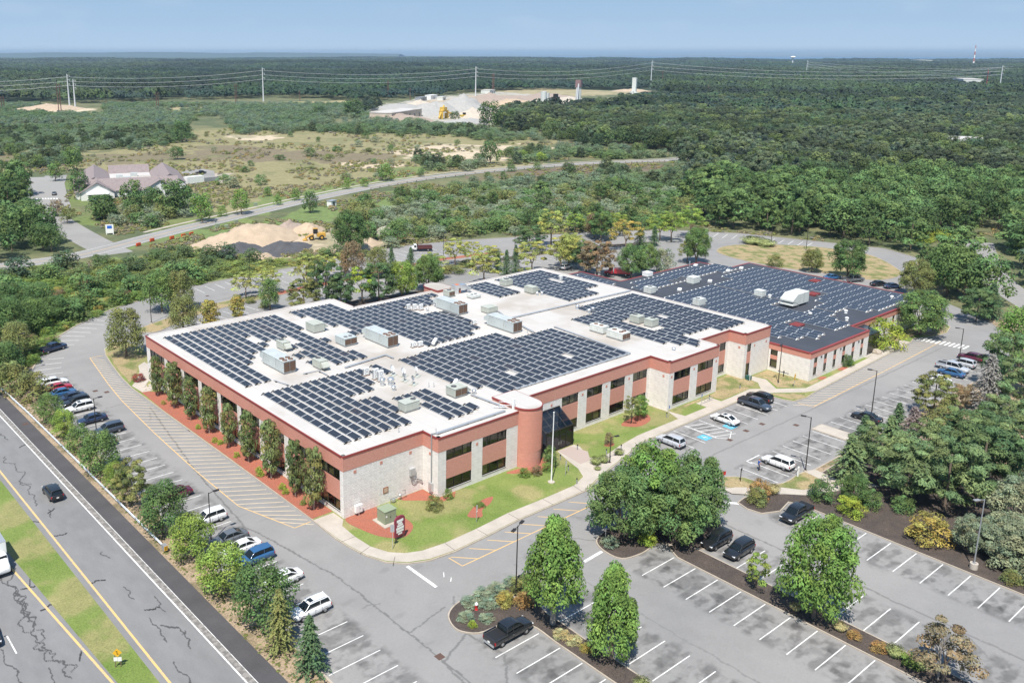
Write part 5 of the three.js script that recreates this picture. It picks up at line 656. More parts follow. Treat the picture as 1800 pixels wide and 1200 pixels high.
// highway guardrail with posts, ending in a yellow marked terminal
{ const t = thing('guardrail', 'galvanised highway guardrail with yellow marked end terminal', 'guardrail', -21.6, 0, -7.5, 0); const X = (z) => .016 * z - (z < -55 ? (-55 - z) * .02 : 0);
  const prof = [[.0, .78], [.07, .74], [.07, .66], [0, .62], [0, .58], [.07, .54], [.07, .46], [0, .42]]; const v = [], ix = [], zs = []; for (let z = 0; z >= -95; z -= 5) zs.push(z); zs.forEach((z) => prof.forEach(([a, y]) => v.push(X(z) - a - .06, y, z))); for (let i = 0; i + 1 < zs.length; i++) for (let k = 0; k + 1 < prof.length; k++) { const a = i * 8 + k; ix.push(a, a + 8, a + 1, a + 1, a + 8, a + 9); } const g = new THREE.BufferGeometry(); g.setAttribute('position', new THREE.Float32BufferAttribute(v, 3)); g.setIndex(ix); g.computeVertexNormals(); part('rail', g, mat('rail_galv', { color: [.74, .78, .82], roughness: .45, metalness: .15 }), t);
  for (let i = 0; i < 50; i++) { const z = -1 - i * 1.9; part('post', bx(X(z) - .05, X(z) + .1, -.02, .76, z - .08, z + .08), M.galv, t); part('blockout', bx(X(z) - .07, X(z) + .13, .45, .78, z - .1, z + .1), M.wood_pole, t); }
  const e = part('end_terminal', bx(-.35, .15, .3, .95, -.2, .6), M.galv, t); part('marker_plate', bx(-.33, .13, .34, .92, .601, .612), M.yellow_sign, e); part('marker_stripe', [bx(-.2, -.12, .4, .86, .613, .617), bx(-.02, .06, .4, .86, .613, .617)], M.black, e); }
// guardrail of the curving road
{ const pts = mainRoad.filter((p, i) => i > 64 && i < 102), t = thing('guardrail', 'long pale wooden guardrail along the curving road', 'guardrail'); const off = pts.map((p, i) => { const a = pts[Math.max(0, i - 1)], b = pts[Math.min(pts.length - 1, i + 1)], l = Math.hypot(b[0] - a[0], b[1] - a[1]); return V(p[0] - (b[1] - a[1]) / l * 5.2, 0, p[1] + (b[0] - a[0]) / l * 5.2); }); part('rail', mrg(off.slice(0, -1).map((p, i) => rod(p.clone().setY(.7), off[i + 1].clone().setY(.7), .16, .16, 4))), mat('pale_wood', { color: [.42, .38, .32], roughness: .9 }), t); off.forEach((p) => part('post', bx(p.x - .12, p.x + .12, 0, .8, p.z - .12, p.z + .12), M.wood_pole, t)); }
// the person
{ const MC = new MarchingCubes(56, new THREE.MeshStandardMaterial(), false, false, 60000); const S = 56, f = MC.field; const J = [[[.0, .98, 0], [.02, 1.42, .02], .15, .17], [[.02, 1.42, .02], [.03, 1.55, .03], .06, .055], [[.04, 1.63, .04], [.04, 1.68, .04], .095, .1], [[-.09, .92, 0], [-.16, .5, .1], .095, .07], [[-.16, .5, .1], [-.2, .08, -.05], .065, .045], [[-.2, .05, -.05], [-.2, .05, .1], .045, .04], [[.09, .92, 0], [.12, .5, .12], .095, .07], [[.12, .5, .12], [.14, .08, .16], .065, .045], [[.14, .05, .16], [.14, .05, .32], .045, .04], [[-.19, 1.4, .02], [-.28, 1.12, .02], .06, .05], [[-.28, 1.12, .02], [-.2, .95, .2], .045, .035], [[-.2, .95, .2], [-.18, .9, .25], .04, .03], [[.2, 1.4, .02], [.28, 1.14, .06], .06, .05], [[.28, 1.14, .06], [.2, 1.02, .28], .045, .035], [[.2, 1.02, .28], [.17, 1.0, .34], .04, .03]];
  const cap = (p, [a, b, r0, r1]) => { const d = [b[0] - a[0], b[1] - a[1], b[2] - a[2]], q = [p[0] - a[0], p[1] - a[1], p[2] - a[2]], L = d[0] ** 2 + d[1] ** 2 + d[2] ** 2, t = clamp((q[0] * d[0] + q[1] * d[1] + q[2] * d[2]) / L); return Math.hypot(q[0] - d[0] * t, q[1] - d[1] * t, q[2] - d[2] * t) - mix(r0, r1, t); };
  for (let k = 0; k < S; k++) for (let j = 0; j < S; j++) for (let i = 0; i < S; i++) { const p = [(i / S * 2 - 1) * .95, (j / S * 2 - 1) * .95 + .9, (k / S * 2 - 1) * .95]; let d = 9; for (const c of J) { const e = cap(p, c), h = clamp(.5 + .5 * (d - e) / .05); d = mix(d, e, h) - .05 * h * (1 - h); } f[i + j * S + k * S * S] = -d; }
  MC.isolation = 0; MC.update(); const n = MC.count, pa = MC.positionArray, pos = new Float32Array(n * 3), col = new Float32Array(n * 3); for (let i = 0; i < n; i++) { const x = pa[i * 3] * .95, y = pa[i * 3 + 1] * .95 + .9, z = pa[i * 3 + 2] * .95; pos.set([x, y, z], i * 3); const fore = Math.hypot(x - .02, z) > .26 && y < 1.22 && y > .85 || (z > .14 && y > .85 && y < 1.15); col.set(y > 1.73 ? [.10, .06, .03] : y > 1.53 || fore ? [.50, .27, .19] : y > .96 ? [.02, .09, .33] : y > .1 ? [.02, .022, .04] : [.02, .015, .012], i * 3); }
  const g = new THREE.BufferGeometry(); g.setAttribute('position', new THREE.BufferAttribute(pos, 3)); g.setAttribute('color', new THREE.BufferAttribute(col, 3)); g.computeVertexNormals(); const p = G(1333.5, 826), o = part('person', g, mat('person_body', { vertexColors: true, roughness: .85 })); o.position.set(p.x, .005, p.z); o.rotation.y = .7; tag(o, 'person in blue shirt and dark trousers walking past the white crossover', 'person'); }
// ------------------------------------------------------------ vehicles: lofted bodies, length along +x (front)
function loft(st, seg = 14, pw = 3.2) { // stations [x, halfWidth, y0, y1]
  const v = [], ix = [], n = seg; st.forEach(([x, w, y0, y1]) => { for (let k = 0; k < n; k++) { const a = k / n * Math.PI * 2, c = Math.cos(a), s = Math.sin(a); v.push(x, (y0 + y1) / 2 + Math.sign(s) * Math.pow(Math.abs(s), 2 / pw) * (y1 - y0) / 2, Math.sign(c) * Math.pow(Math.abs(c), 2 / pw) * w); } });
  for (let i = 0; i + 1 < st.length; i++) for (let k = 0; k < n; k++) { const a = i * n + k, b = i * n + (k + 1) % n; ix.push(a, b, a + n, b, b + n, a + n); }
  for (const [o, f] of [[0, 1], [(st.length - 1) * n, 0]]) for (let k = 1; k + 1 < n; k++) f ? ix.push(o, o + k + 1, o + k) : ix.push(o, o + k, o + k + 1);
  const g = new THREE.BufferGeometry(); g.setAttribute('position', new THREE.Float32BufferAttribute(v, 3)); g.setIndex(ix); g.computeVertexNormals(); return g;
}
const paints = {}; function paint(n, c, r = .28) { return paints[n] ||= (() => { const m = new THREE.MeshPhysicalMaterial({ color: new THREE.Color().setRGB(...c), roughness: r + .1, metalness: .1, clearcoat: 1, clearcoatRoughness: .06, side: THREE.DoubleSide }); m.name = 'car_paint_' + n; return m; })(); }
const PAINT = { white: paint('white', [.78, .78, .77]), black: paint('black', [.012, .013, .015]), navy: paint('navy', [.02, .035, .08]), silver: paint('silver', [.48, .50, .53]), red: paint('red', [.42, .015, .03]), blue: paint('blue', [.03, .11, .25]), maroon: paint('maroon', [.10, .01, .03]), teal: paint('teal', [.02, .07, .09]), grey: paint('grey', [.12, .13, .14]), slate: paint('slate', [.045, .06, .085]) };
const wheelTyre = new THREE.TorusGeometry(.24, .11, 8, 18), wheelRim = new THREE.CylinderGeometry(.2, .2, .16, 14).rotateX(Math.PI / 2), spoke = bx(-.19, .19, -.03, .03, -.09, .09);
const SPEC = {
  sedan: { L: 4.8, W: .9, body: [[-2.4, .72, .42, .78], [-2.32, .8, .3, .98], [-1.7, .88, .22, 1.02], [-.9, .9, .2, .98], [.3, .9, .2, .95], [1.2, .89, .2, .92], [1.9, .86, .22, .84], [2.3, .78, .28, .72], [2.4, .66, .38, .62]], cab: [[-1.75, .70, .92, .98], [-1.2, .72, .9, 1.26], [-.75, .68, .9, 1.42], [0, .68, .9, 1.45], [.5, .68, .9, 1.38], [1.15, .74, .88, .98]], roof: [[-.85, .62, 1.36, 1.43], [-.3, .64, 1.38, 1.465], [.3, .62, 1.36, 1.435], [.52, .6, 1.33, 1.39]], wx: [-1.42, 1.42] },
  suv: { L: 4.7, W: .93, body: [[-2.3, .78, .5, .95], [-2.24, .86, .35, 1.12], [-1.6, .92, .26, 1.14], [0, .93, .25, 1.1], [1.0, .92, .25, 1.06], [1.8, .89, .28, .98], [2.22, .8, .34, .86], [2.35, .66, .46, .74]], cab: [[-2.22, .76, 1.06, 1.16], [-1.95, .74, 1.04, 1.52], [-1.5, .72, 1.04, 1.66], [-.4, .72, 1.04, 1.7], [.35, .71, 1.04, 1.62], [1.1, .78, 1.02, 1.1]], roof: [[-2.0, .62, 1.58, 1.66], [-1.4, .68, 1.6, 1.72], [-.4, .69, 1.62, 1.745], [.3, .66, 1.58, 1.67], [.45, .62, 1.54, 1.6]], wx: [-1.38, 1.4] },
  pickup: { L: 5.7, W: .97, body: [[-2.85, .9, .42, 1.06], [-2.8, .96, .38, 1.12], [-1, .97, .36, 1.12], [.6, .97, .34, 1.12], [1.7, .96, .34, 1.12], [2.5, .93, .36, 1.06], [2.8, .84, .42, .96], [2.88, .7, .5, .84]], cab: [[-.95, .78, 1.04, 1.16], [-.85, .78, 1.04, 1.72], [-.2, .76, 1.04, 1.82], [.6, .75, 1.04, 1.8], [1.05, .74, 1.04, 1.62], [1.6, .82, 1.04, 1.14]], roof: [[-.88, .68, 1.72, 1.8], [-.2, .72, 1.75, 1.865], [.55, .71, 1.74, 1.845], [.95, .68, 1.68, 1.72]], wx: [-1.75, 1.75], bed: [-2.72, -1.02] },
};
const carGeo = {};
function geoOf(kind) {
  if (carGeo[kind]) return carGeo[kind]; const s = SPEC[kind], B = loft(s.body, 20, 4), C = loft(s.cab, 16, 3.6), R = loft(s.roof, 14, 3);
  const pill = []; const cabAt = (x) => { for (let i = 0; i + 1 < s.cab.length; i++) if (x >= s.cab[i][0] && x <= s.cab[i + 1][0]) { const t = (x - s.cab[i][0]) / (s.cab[i + 1][0] - s.cab[i][0]); return [mix(s.cab[i][1], s.cab[i + 1][1], t), mix(s.cab[i][3], s.cab[i + 1][3], t)]; } return [.7, 1.2]; };
  const front = s.cab[s.cab.length - 1], back = s.cab[0], beltF = front[3], rf = s.roof[s.roof.length - 1], rb = s.roof[0];
  for (const q of [-1, 1]) { pill.push(rod(V(front[0] - .05, beltF, q * (front[1] - .02)), V(rf[0], rf[3] - .03, q * (rf[1] - .02)), .045, .04, 5), rod(V(back[0] + .04, back[3], q * (back[1] - .01)), V(rb[0], rb[3] - .03, q * (rb[1] - .02)), .09, .07, 5)); const mx = (rf[0] + rb[0]) / 2, [w] = cabAt(mx); pill.push(rod(V(mx - .1, 1.0, q * (w + .02)), V(mx - .1, (rf[3] + rb[3]) / 2, q * (w - .05)), .04, .04, 5)); }
  return carGeo[kind] = { B, C, R, pill: mrg(pill) };
}
function vehicle(kind, x, z, turn, color, label, o = {}) {
  const s = SPEC[kind], g = geoOf(kind), t = thing(o.name || (kind === 'pickup' ? 'pickup_truck' : 'parked_car'), label, kind === 'pickup' ? 'pickup truck' : 'car', x, o.y ?? .008, z, turn, o.group || 'vehicles in the car park'), m = PAINT[color];
  const b = part('body', g.B, m, t); part('cabin_glass', g.C, M.car_glass, t); part('roof_panel', g.R, m, t); part('pillar', g.pill, m, t);
  for (const wx of s.wx) for (const q of [-1, 1]) { const w = new THREE.Group(); w.name = 'wheel'; w.position.set(wx, .35, q * (s.W - .12)); if (kind === 'pickup') w.scale.setScalar(1.12), w.position.y = .39; else if (kind === 'suv') w.scale.setScalar(1.02); t.add(w); part('tyre', wheelTyre, M.tyre, w); part('rim', wheelRim, M.rim, w); }
  const f = s.body[s.body.length - 2], r = s.body[1];
  for (const q of [-1, 1]) { part('headlight', new RoundedBoxGeometry(.22, .15, .42, 2, .05).translate(f[0] - .03, f[3] - .13, q * (f[1] - .2)), M.head_lamp, t); part('tail_light', new RoundedBoxGeometry(.14, kind === 'sedan' ? .18 : .34, .22, 2, .04).translate(r[0] + .02, r[3] - (kind === 'sedan' ? .2 : .3), q * (r[1] - .1)), M.tail_lamp, t); part('side_mirror', new RoundedBoxGeometry(.14, .14, .22, 2, .04).translate(s.cab[s.cab.length - 1][0] - .25, 1.05, q * (s.W + .08)), m, t); part('door_handle', bx(-.3, -.12, .86, .89, q * s.W - .012, q * s.W + .012), m === PAINT.white ? M.white_paint : M.grey_metal, t); part('wheel_arch', new THREE.TorusGeometry(.4, .035, 5, 16, Math.PI).translate(s.wx[1], .36, q * (s.W - .035)), M.black, t); part('wheel_arch', new THREE.TorusGeometry(.4, .035, 5, 16, Math.PI).translate(s.wx[0], .36, q * (s.W - .035)), M.black, t); }
  for (const q of [-1, 1]) for (const x of [.85, -.12, -.95]) part('door_seam', bx(x - .012, x + .012, .42, 1.0, q * s.W - .008, q * s.W + .006), M.black, t);
  part('licence_plate', bx(r[0] - .1, r[0] - .06, .62, .76, -.16, .16), M.white_paint, t); part('grille', bx(f[0] + .02, f[0] + .06, .46, .66, -.45, .45), M.black, t); part('bumper', bx(r[0] - .12, r[0] - .02, .36, .56, -.75, .75), kind === 'pickup' ? M.galv : M.black, t);
  if (kind === 'pickup') { const [b0, b1] = s.bed; part('bed_liner', bx(b0, b1, 1.125, 1.135, -.78, .78), o.cover ? M.black : M.black, t); if (!o.cover) for (const q of [-1, 1]) part('bed_rail', bx(b0, b1, 1.1, 1.24, q * .9 - .06, q * .9 + .06), m, t), 0; if (!o.cover) part('tailgate', bx(b0 - .1, b0, .6, 1.24, -.92, .92), m, t); else part('tonneau_cover', bx(b0 - .05, b1 + .02, 1.1, 1.2, -.9, .9), M.black, t); }
  if (o.sunroof) part('sunroof', bx(-.3, .25, s.roof[1][3] - .012, s.roof[1][3] + .008, -.36, .36), M.car_glass, t);
  if (o.rack) for (const q of [-1, 1]) part('roof_rail', rod(V(-1.6, s.roof[2][3] + .03, q * .58), V(.3, s.roof[2][3] + .03, q * .58), .025), M.galv, t);
  return t;
}
const PI = Math.PI;
vehicle('pickup', .0, 31.1, 0, 'black', 'black pickup truck parked nose in beside the hydrant island'); 
vehicle('suv', 33.4, 37.2, PI, 'black', 'black suv parked in the open beside mulch strip'); vehicle('suv', 33.2, 34.2, PI, 'black', 'black car half under the broad tree cluster'); vehicle('pickup', 47.4, 36.9, PI, 'black', 'black pickup with black bed cover parked at the upper island', { cover: true });
vehicle('suv', 53.4, 12.6, 1.57, 'silver', 'silver hatchback parked by the front lawn'); vehicle('sedan', 67.8, 12.9, 1.57, 'white', 'white sedan beside the striped accessible bay', { sunroof: true }); vehicle('pickup', 77.6, 12.4, -1.57, 'slate', 'dark blue pickup parked by the front walk', { cover: true }); vehicle('suv', 81.1, 11.2, 1.57, 'black', 'black crossover next to the dark blue pickup'); vehicle('suv', 59.6, 27.2, 1.57, 'white', 'white crossover plugged in at the lamp post');
vehicle('sedan', 87.2, 27.2, 1.57, 'black', 'dark sedan half hidden by conifers beside lamp post'); vehicle('sedan', 115.6, 26.8, 1.57, 'white', 'white car peeping out behind the olive conifer'); vehicle('sedan', 121.4, 27, 1.57, 'blue', 'blue sedan next to the silver pickup'); vehicle('pickup', 124.6, 26, -1.57, 'silver', 'silver pickup with open bed under bare tree'); vehicle('suv', 128.6, 26.2, 1.57, 'silver', 'silver car beyond the silver pickup'); vehicle('suv', 133.8, 25.8, 1.57, 'maroon', 'dark red car at the shaded end stall');
const lz = (k) => -4.4 + k * 3.03;
vehicle('pickup', -8.6, -94.6, .3, 'navy', 'dark blue pickup alone in tree shade at the bend'); vehicle('suv', -14.6, lz(-23), 0, 'white', 'white suv at the head of the highway side row'); vehicle('sedan', -14.8, lz(-22), .05, 'red', 'bright red sedan in the highway side row'); vehicle('sedan', -15, lz(-21), 0, 'blue', 'blue sedan next to the bright red sedan'); vehicle('sedan', -14.5, lz(-20), PI, 'navy', 'navy sedan backed in, third past the red car'); vehicle('suv', -14.6, lz(-19), PI, 'black', 'black wagon beside the white roof rack suv'); vehicle('suv', -15, lz(-18), PI, 'white', 'white suv with roof rails and sunroof in highway row', { rack: true, sunroof: true }); vehicle('sedan', -15, lz(-16), PI, 'navy', 'navy sedan parked alone beside lamp post'); vehicle('suv', -14.3, lz(-14), PI, 'slate', 'dark blue suv nearest the lamp post'); vehicle('suv', -17.2, lz(-12.5), PI, 'grey', 'grey car hidden in the hedge trees');
vehicle('sedan', -15, lz(-5), PI, 'maroon', 'dark maroon convertible beside round clipped tree'); vehicle('suv', -14.3, lz(-2), PI, 'white', 'white hatchback beside the dark lamp post in left row'); vehicle('sedan', -14.4, lz(0), PI, 'grey', 'dark grey sedan behind the bright round tree'); vehicle('sedan', -14.2, lz(1), PI, 'white', 'white sedan between dark sedan and blue suv'); vehicle('suv', -14, lz(2), PI, 'blue', 'bright blue suv behind the bright round tree'); vehicle('sedan', -13.7, lz(4), PI, 'white', 'white sedan behind the large dark round tree'); vehicle('suv', -14.3, lz(6.3), PI, 'white', 'white suv with sunroof beside the olive spruce', { sunroof: true, rack: true });
vehicle('suv', -28.1, -30.6, 1.57, 'black', 'black suv driving on the highway', { name: 'moving_car', group: 'vehicles on the highway' }); vehicle('suv', -43.2, -2.6, -1.57, 'black', 'dark car at the edge of the far carriageway', { name: 'moving_car', group: 'vehicles on the highway' });
for (const [x, z, c, k, l] of [[176.5, -24.6, 'blue', 'sedan', 'blue car in the shade behind the black roof'], [178.4, -19.6, 'grey', 'pickup', 'grey pickup in the shade behind the black roof'], [179.4, -13.4, 'black', 'sedan', 'black car parked on the dry grass side'], [179.6, -10, 'navy', 'sedan', 'navy car beside the black one at dry grass']]) vehicle(k, x, z, -.4, c, l);
vehicle('suv', 128.4, -77.6, .2, 'silver', 'silver car just beyond the far white roof corner'); vehicle('suv', 40, -275, .9, 'navy', 'dark suv on the side road to gabled building', { name: 'moving_car' }); vehicle('sedan', 57, -309, 1.2, 'grey', 'grey car entering the gabled building car park', { name: 'moving_car' }); vehicle('pickup', 137, -333, .2, 'black', 'black van beside the white yard container'); vehicle('sedan', 22, -318, .8, 'navy', 'car parked under lot trees at gabled building'); vehicle('sedan', 30, -322, .8, 'silver', 'silver car parked at the gabled building');
// dump truck in the rear lot, red truck, box van on the highway
function truck(name, x, z, turn, cabM, boxM, label, o) { const t = thing(name, label, 'truck', x, .008, z, turn); part('cab', loft([[1.4, .95, .5, 2.2], [1.6, 1, .45, 2.35], [2.3, 1, .45, 2.3], [2.7, .98, .45, 1.5], [3.5, .92, .5, 1.35], [3.7, .8, .6, 1.1]], 16, 5), cabM, t); part('windscreen', bx(2.34, 2.5, 1.45, 2.15, -.82, .82).rotateZ(0), M.car_glass, t); for (const q of [-1, 1]) part('side_window', bx(1.65, 2.3, 1.4, 2.1, q * 1 - .02, q * 1 + .02), M.car_glass, t); part('chassis', bx(-3.4, 3.2, .45, .7, -.5, .5), M.black, t); o.body(t); for (const wx of [-2.1, 2.8]) for (const q of [-1, 1]) { const w = new THREE.Group(); w.name = 'wheel'; w.position.set(wx, .48, q * .95); w.scale.setScalar(1.36); t.add(w); part('tyre', wheelTyre, M.tyre, w); part('rim', wheelRim, M.rim, w); } for (const q of [-1, 1]) part('headlight', bx(3.6, 3.72, .8, 1.0, q * .6 - .12, q * .6 + .12), M.head_lamp, t); return t; }
truck('dump_truck', 111, -122, 2.6, PAINT.white, null, 'white dump truck with maroon body in the rear lot', { body: (t) => { part('dump_body', [bx(-3.4, 1.1, .9, 1.05, -1.1, 1.1), bx(-3.4, 1.1, 1.05, 1.7, -1.1, -1.02), bx(-3.4, 1.1, 1.05, 1.7, 1.02, 1.1), bx(1.02, 1.1, 1.05, 2.3, -1.02, 1.02), bx(-3.4, -3.32, 1.05, 1.7, -1.02, 1.02)], mat('dump_maroon', { color: [.10, .03, .03], roughness: .7 }), t); } });
truck('box_truck', -38.9, -17.2, -1.57, PAINT.white, null, 'white box truck passing on the far carriageway', { body: (t) => { part('cargo_box', new RoundedBoxGeometry(4.8, 2.5, 2.3, 2, .05).translate(-1.1, 2.05, 0), M.white_paint, t); part('rear_door', bx(-3.53, -3.5, .9, 3.2, -1.05, 1.05), M.galv, t); part('top_trim', bx(-3.5, 1.3, 3.28, 3.34, -1.16, 1.16), M.galv, t); } });
truck('service_truck', 134, -63.5, 2.2, PAINT.red, null, 'red service truck behind the rusty tree', { body: (t) => { part('service_body', [bx(-3.3, 1.1, .8, 2.1, -1.1, -.5), bx(-3.3, 1.1, .8, 2.1, .5, 1.1), bx(-3.3, 1.1, .7, .9, -.5, .5)], PAINT.red, t); part('rack', [bx(-3.2, 1.2, 2.4, 2.46, -1, -.94), bx(-3.2, 1.2, 2.4, 2.46, .94, 1)], M.white_paint, t); } });
{ // wheel loader in the sand pit
  const p = G(556, 421), t = thing('wheel_loader', 'yellow wheel loader working in the sand pit', 'loader', p.x, 0, p.z, 2.7); const Y = mat('machine_yellow', { color: [.52, .30, .05], roughness: .5 }); part('rear_frame', new RoundedBoxGeometry(2.8, 1.3, 2.2, 2, .12).translate(-1.6, 1.7, 0), Y, t); part('cab', new RoundedBoxGeometry(1.5, 1.7, 1.6, 2, .1).translate(.3, 2.9, 0), M.car_glass, t); part('cab_roof', bx(-.5, 1.1, 3.72, 3.85, -.85, .85), Y, t); part('front_frame', bx(.8, 2.4, 1, 1.7, -.6, .6), Y, t); for (const q of [-1, 1]) part('lift_arm', rod(V(1, 1.9, q * .6), V(3.4, .8, q * .6), .16), Y, t); part('bucket', new THREE.ExtrudeGeometry(new THREE.Shape([new THREE.Vector2(0, 0), new THREE.Vector2(1.2, 0), new THREE.Vector2(.25, .35), new THREE.Vector2(.2, 1.1), new THREE.Vector2(-.1, 1.1)]), { depth: 2.9, bevelEnabled: false }).translate(3.3, .1, -1.45), Y, t); for (const x of [-1.7, 1.7]) for (const q of [-1, 1]) { const w = new THREE.Group(); w.name = 'wheel'; w.position.set(x, .85, q * 1.1); w.scale.setScalar(2.4); t.add(w); part('tyre', wheelTyre, M.tyre, w); part('rim', wheelRim, Y, w); } }
// ------------------------------------------------------------ trees and shrubs
// A crown is many leaf sprays spread through lobes in a unit volume (width 1, height 1, base at y = 0); colour varies leaf by leaf.
function leafMesh(leaves) { // leaves: [x, y, z, nx, ny, nz, size, tone, hue, stretch]
  const n = leaves.length, pos = new Float32Array(n * 12), col = new Float32Array(n * 12), idx = new Uint32Array(n * 6), a = V(0, 0, 0), b = V(0, 0, 0), nn = V(0, 0, 0);
  leaves.forEach((l, i) => {
    nn.set(l[3], l[4], l[5]).normalize(); a.set(nn.y + .3, nn.z - .2, nn.x + .1).cross(nn).normalize(); const rot = (i * 2.399) % 6.283; b.crossVectors(nn, a); const ca = Math.cos(rot), sa = Math.sin(rot), s = l[6], st = l[9] ?? 1;
    const ux = a.x * ca + b.x * sa, uy = a.y * ca + b.y * sa, uz = a.z * ca + b.z * sa, vx = -a.x * sa + b.x * ca, vy = -a.y * sa + b.y * ca, vz = -a.z * sa + b.z * ca, f = s * .35;
    const P = [[-s * st, 0, 0], [0, -s * .62, f], [s * st, 0, 0], [0, s * .62, f]];
    P.forEach(([p, q, r], k) => { const o = i * 12 + k * 3; pos[o] = l[0] + ux * p + vx * q - nn.x * r; pos[o + 1] = l[1] + uy * p + vy * q - nn.y * r; pos[o + 2] = l[2] + uz * p + vz * q - nn.z * r; col[o] = l[7] * (1 + l[8]); col[o + 1] = l[7]; col[o + 2] = l[7] * (1 - l[8] * .5); });
    idx.set([i * 4, i * 4 + 1, i * 4 + 2, i * 4, i * 4 + 2, i * 4 + 3], i * 6);
  });
  const g = new THREE.BufferGeometry(); g.setAttribute('position', new THREE.BufferAttribute(pos, 3)); g.setAttribute('color', new THREE.BufferAttribute(col, 3)); g.setIndex(new THREE.BufferAttribute(idx, 1)); g.computeVertexNormals(); return g;
}
function lobeCrown(seed, o) {
  const R = rng(seed), L = [], n = o.lobes, env = o.env || ((t) => Math.sin(Math.PI * Math.pow(clamp(t), .8)) ** .6);
  for (let i = 0; i < n; i++) { const t = o.t0 + (1 - o.t0) * (i + R()) / n * .96, e = env(t) * .5, a = i * 2.399 + R() * .9, r = e * Math.sqrt(R() * .75 + .25) * (o.spread ?? .72), lr = o.lr * (.7 + .6 * R()) * (.55 + .45 * env(t)); L.push([Math.cos(a) * r, t, Math.sin(a) * r, lr, .66 + .62 * R(), (R() - .5) * (o.hueVar ?? .25) * 1.3]); }
  const leaves = [];
  for (let i = 0; i < o.n; i++) {
    const l = L[Math.floor(R() * n)], u = R() * 2 - 1, a = R() * 6.283, s = Math.sqrt(1 - u * u), d = [s * Math.cos(a), u, s * Math.sin(a)]; if (d[1] < -.35 && R() < .6) d[1] *= -1;
    const rr = l[3] * (.55 + .5 * Math.pow(R(), .6)), x = l[0] + d[0] * rr, y = l[1] + d[1] * rr * (o.flat ?? .85) * (o.aspect ?? 1), z = l[2] + d[2] * rr, tone = (.72 + .5 * R()) * l[4];
    leaves.push([x, Math.max(.01, y), z, d[0] + (R() - .5) * 1.1, d[1] * .8 + .45 + (R() - .5) * .9, d[2] + (R() - .5) * 1.1, o.leaf * (.6 + .8 * R()), tone, l[5] + (R() - .5) * .16, o.stretch]);
  }
  return leafMesh(leaves);
}
function coniferCrown(seed, o) { // whorled boughs
  const R = rng(seed), leaves = [];
  for (let k = 0; k < o.whorls; k++) { const t = mix(o.t0, .97, Math.pow(k / o.whorls, .9)), rad = .5 * Math.pow(1 - t, o.pow ?? .8) * (1 / Math.pow(1 - o.t0, o.pow ?? .8)) * (.75 + .4 * R()), nb = o.nb; const off = R() * 6.28;
    for (let b = 0; b < nb; b++) { const a = off + b / nb * 6.283 + (R() - .5) * .5, len = rad * (.7 + .45 * R()), droop = o.droop * (.6 + .8 * R()), hue = (R() - .5) * (o.hueVar ?? .2), tn = .78 + .4 * R(); for (let s = 0; s < o.per; s++) { const q = Math.pow((s + R()) / o.per, .75), x = Math.cos(a) * len * q, z = Math.sin(a) * len * q, w = (R() - .5) * len * .45 * (1.1 - q); leaves.push([x - Math.sin(a) * w, t - droop * q * q * len + (R() - .3) * .012 + (o.lift ?? 0) * q * len, z + Math.cos(a) * w, (R() - .5) * .8 + Math.cos(a) * .3, 1, (R() - .5) * .8 + Math.sin(a) * .3, o.leaf * (.6 + .7 * R()), tn * (.75 + .5 * R()), hue, o.stretch ?? 1.5]); } } }
  leaves.push([0, .99, 0, .3, .3, 1, o.leaf * .8, 1, 0, 1]); return leafMesh(leaves);
}
function limbGeo(seed, o) { // trunk with rising limbs, unit height to the crown top
  const R = rng(seed), q = [rod(V(0, -.02, 0), V((R() - .5) * .02, o.fork, (R() - .5) * .02), o.r, o.r * .62, 8)];
  for (let i = 0; i < o.n; i++) { const a = i / o.n * 6.283 + R(), y0 = o.fork * (.75 + .25 * R()), m = V(Math.cos(a) * o.sp * .45, y0 + (o.top - y0) * .5, Math.sin(a) * o.sp * .45), e = V(Math.cos(a) * o.sp, o.top * (.85 + .2 * R()), Math.sin(a) * o.sp); q.push(rod(V(0, y0, 0), m, o.r * .5, o.r * .32, 6), rod(m, e, o.r * .32, o.r * .1, 5)); }
  return mrg(q);
}
function bareGeo(seed) { const R = rng(seed), q = []; const grow = (p, d, l, r, dep) => { const e = p.clone().addScaledVector(d, l); q.push(rod(p, e, r, r * .65, dep > 2 ? 5 : 4)); if (dep <= 0) return; const k = dep > 2 ? 3 : 3; for (let i = 0; i < k; i++) grow(p.clone().lerp(e, .45 + .55 * R()), d.clone().add(V((R() - .5) * 1.7, (R() - .35) * .7, (R() - .5) * 1.7)).normalize(), l * (.55 + .25 * R()), r * .55, dep - 1); }; grow(V(0, 0, 0), V(0, 1, 0), .34, .02, 4); grow(V(0, .3, 0), V(.1, 1, .05).normalize(), .28, .014, 4); return mrg(q); }
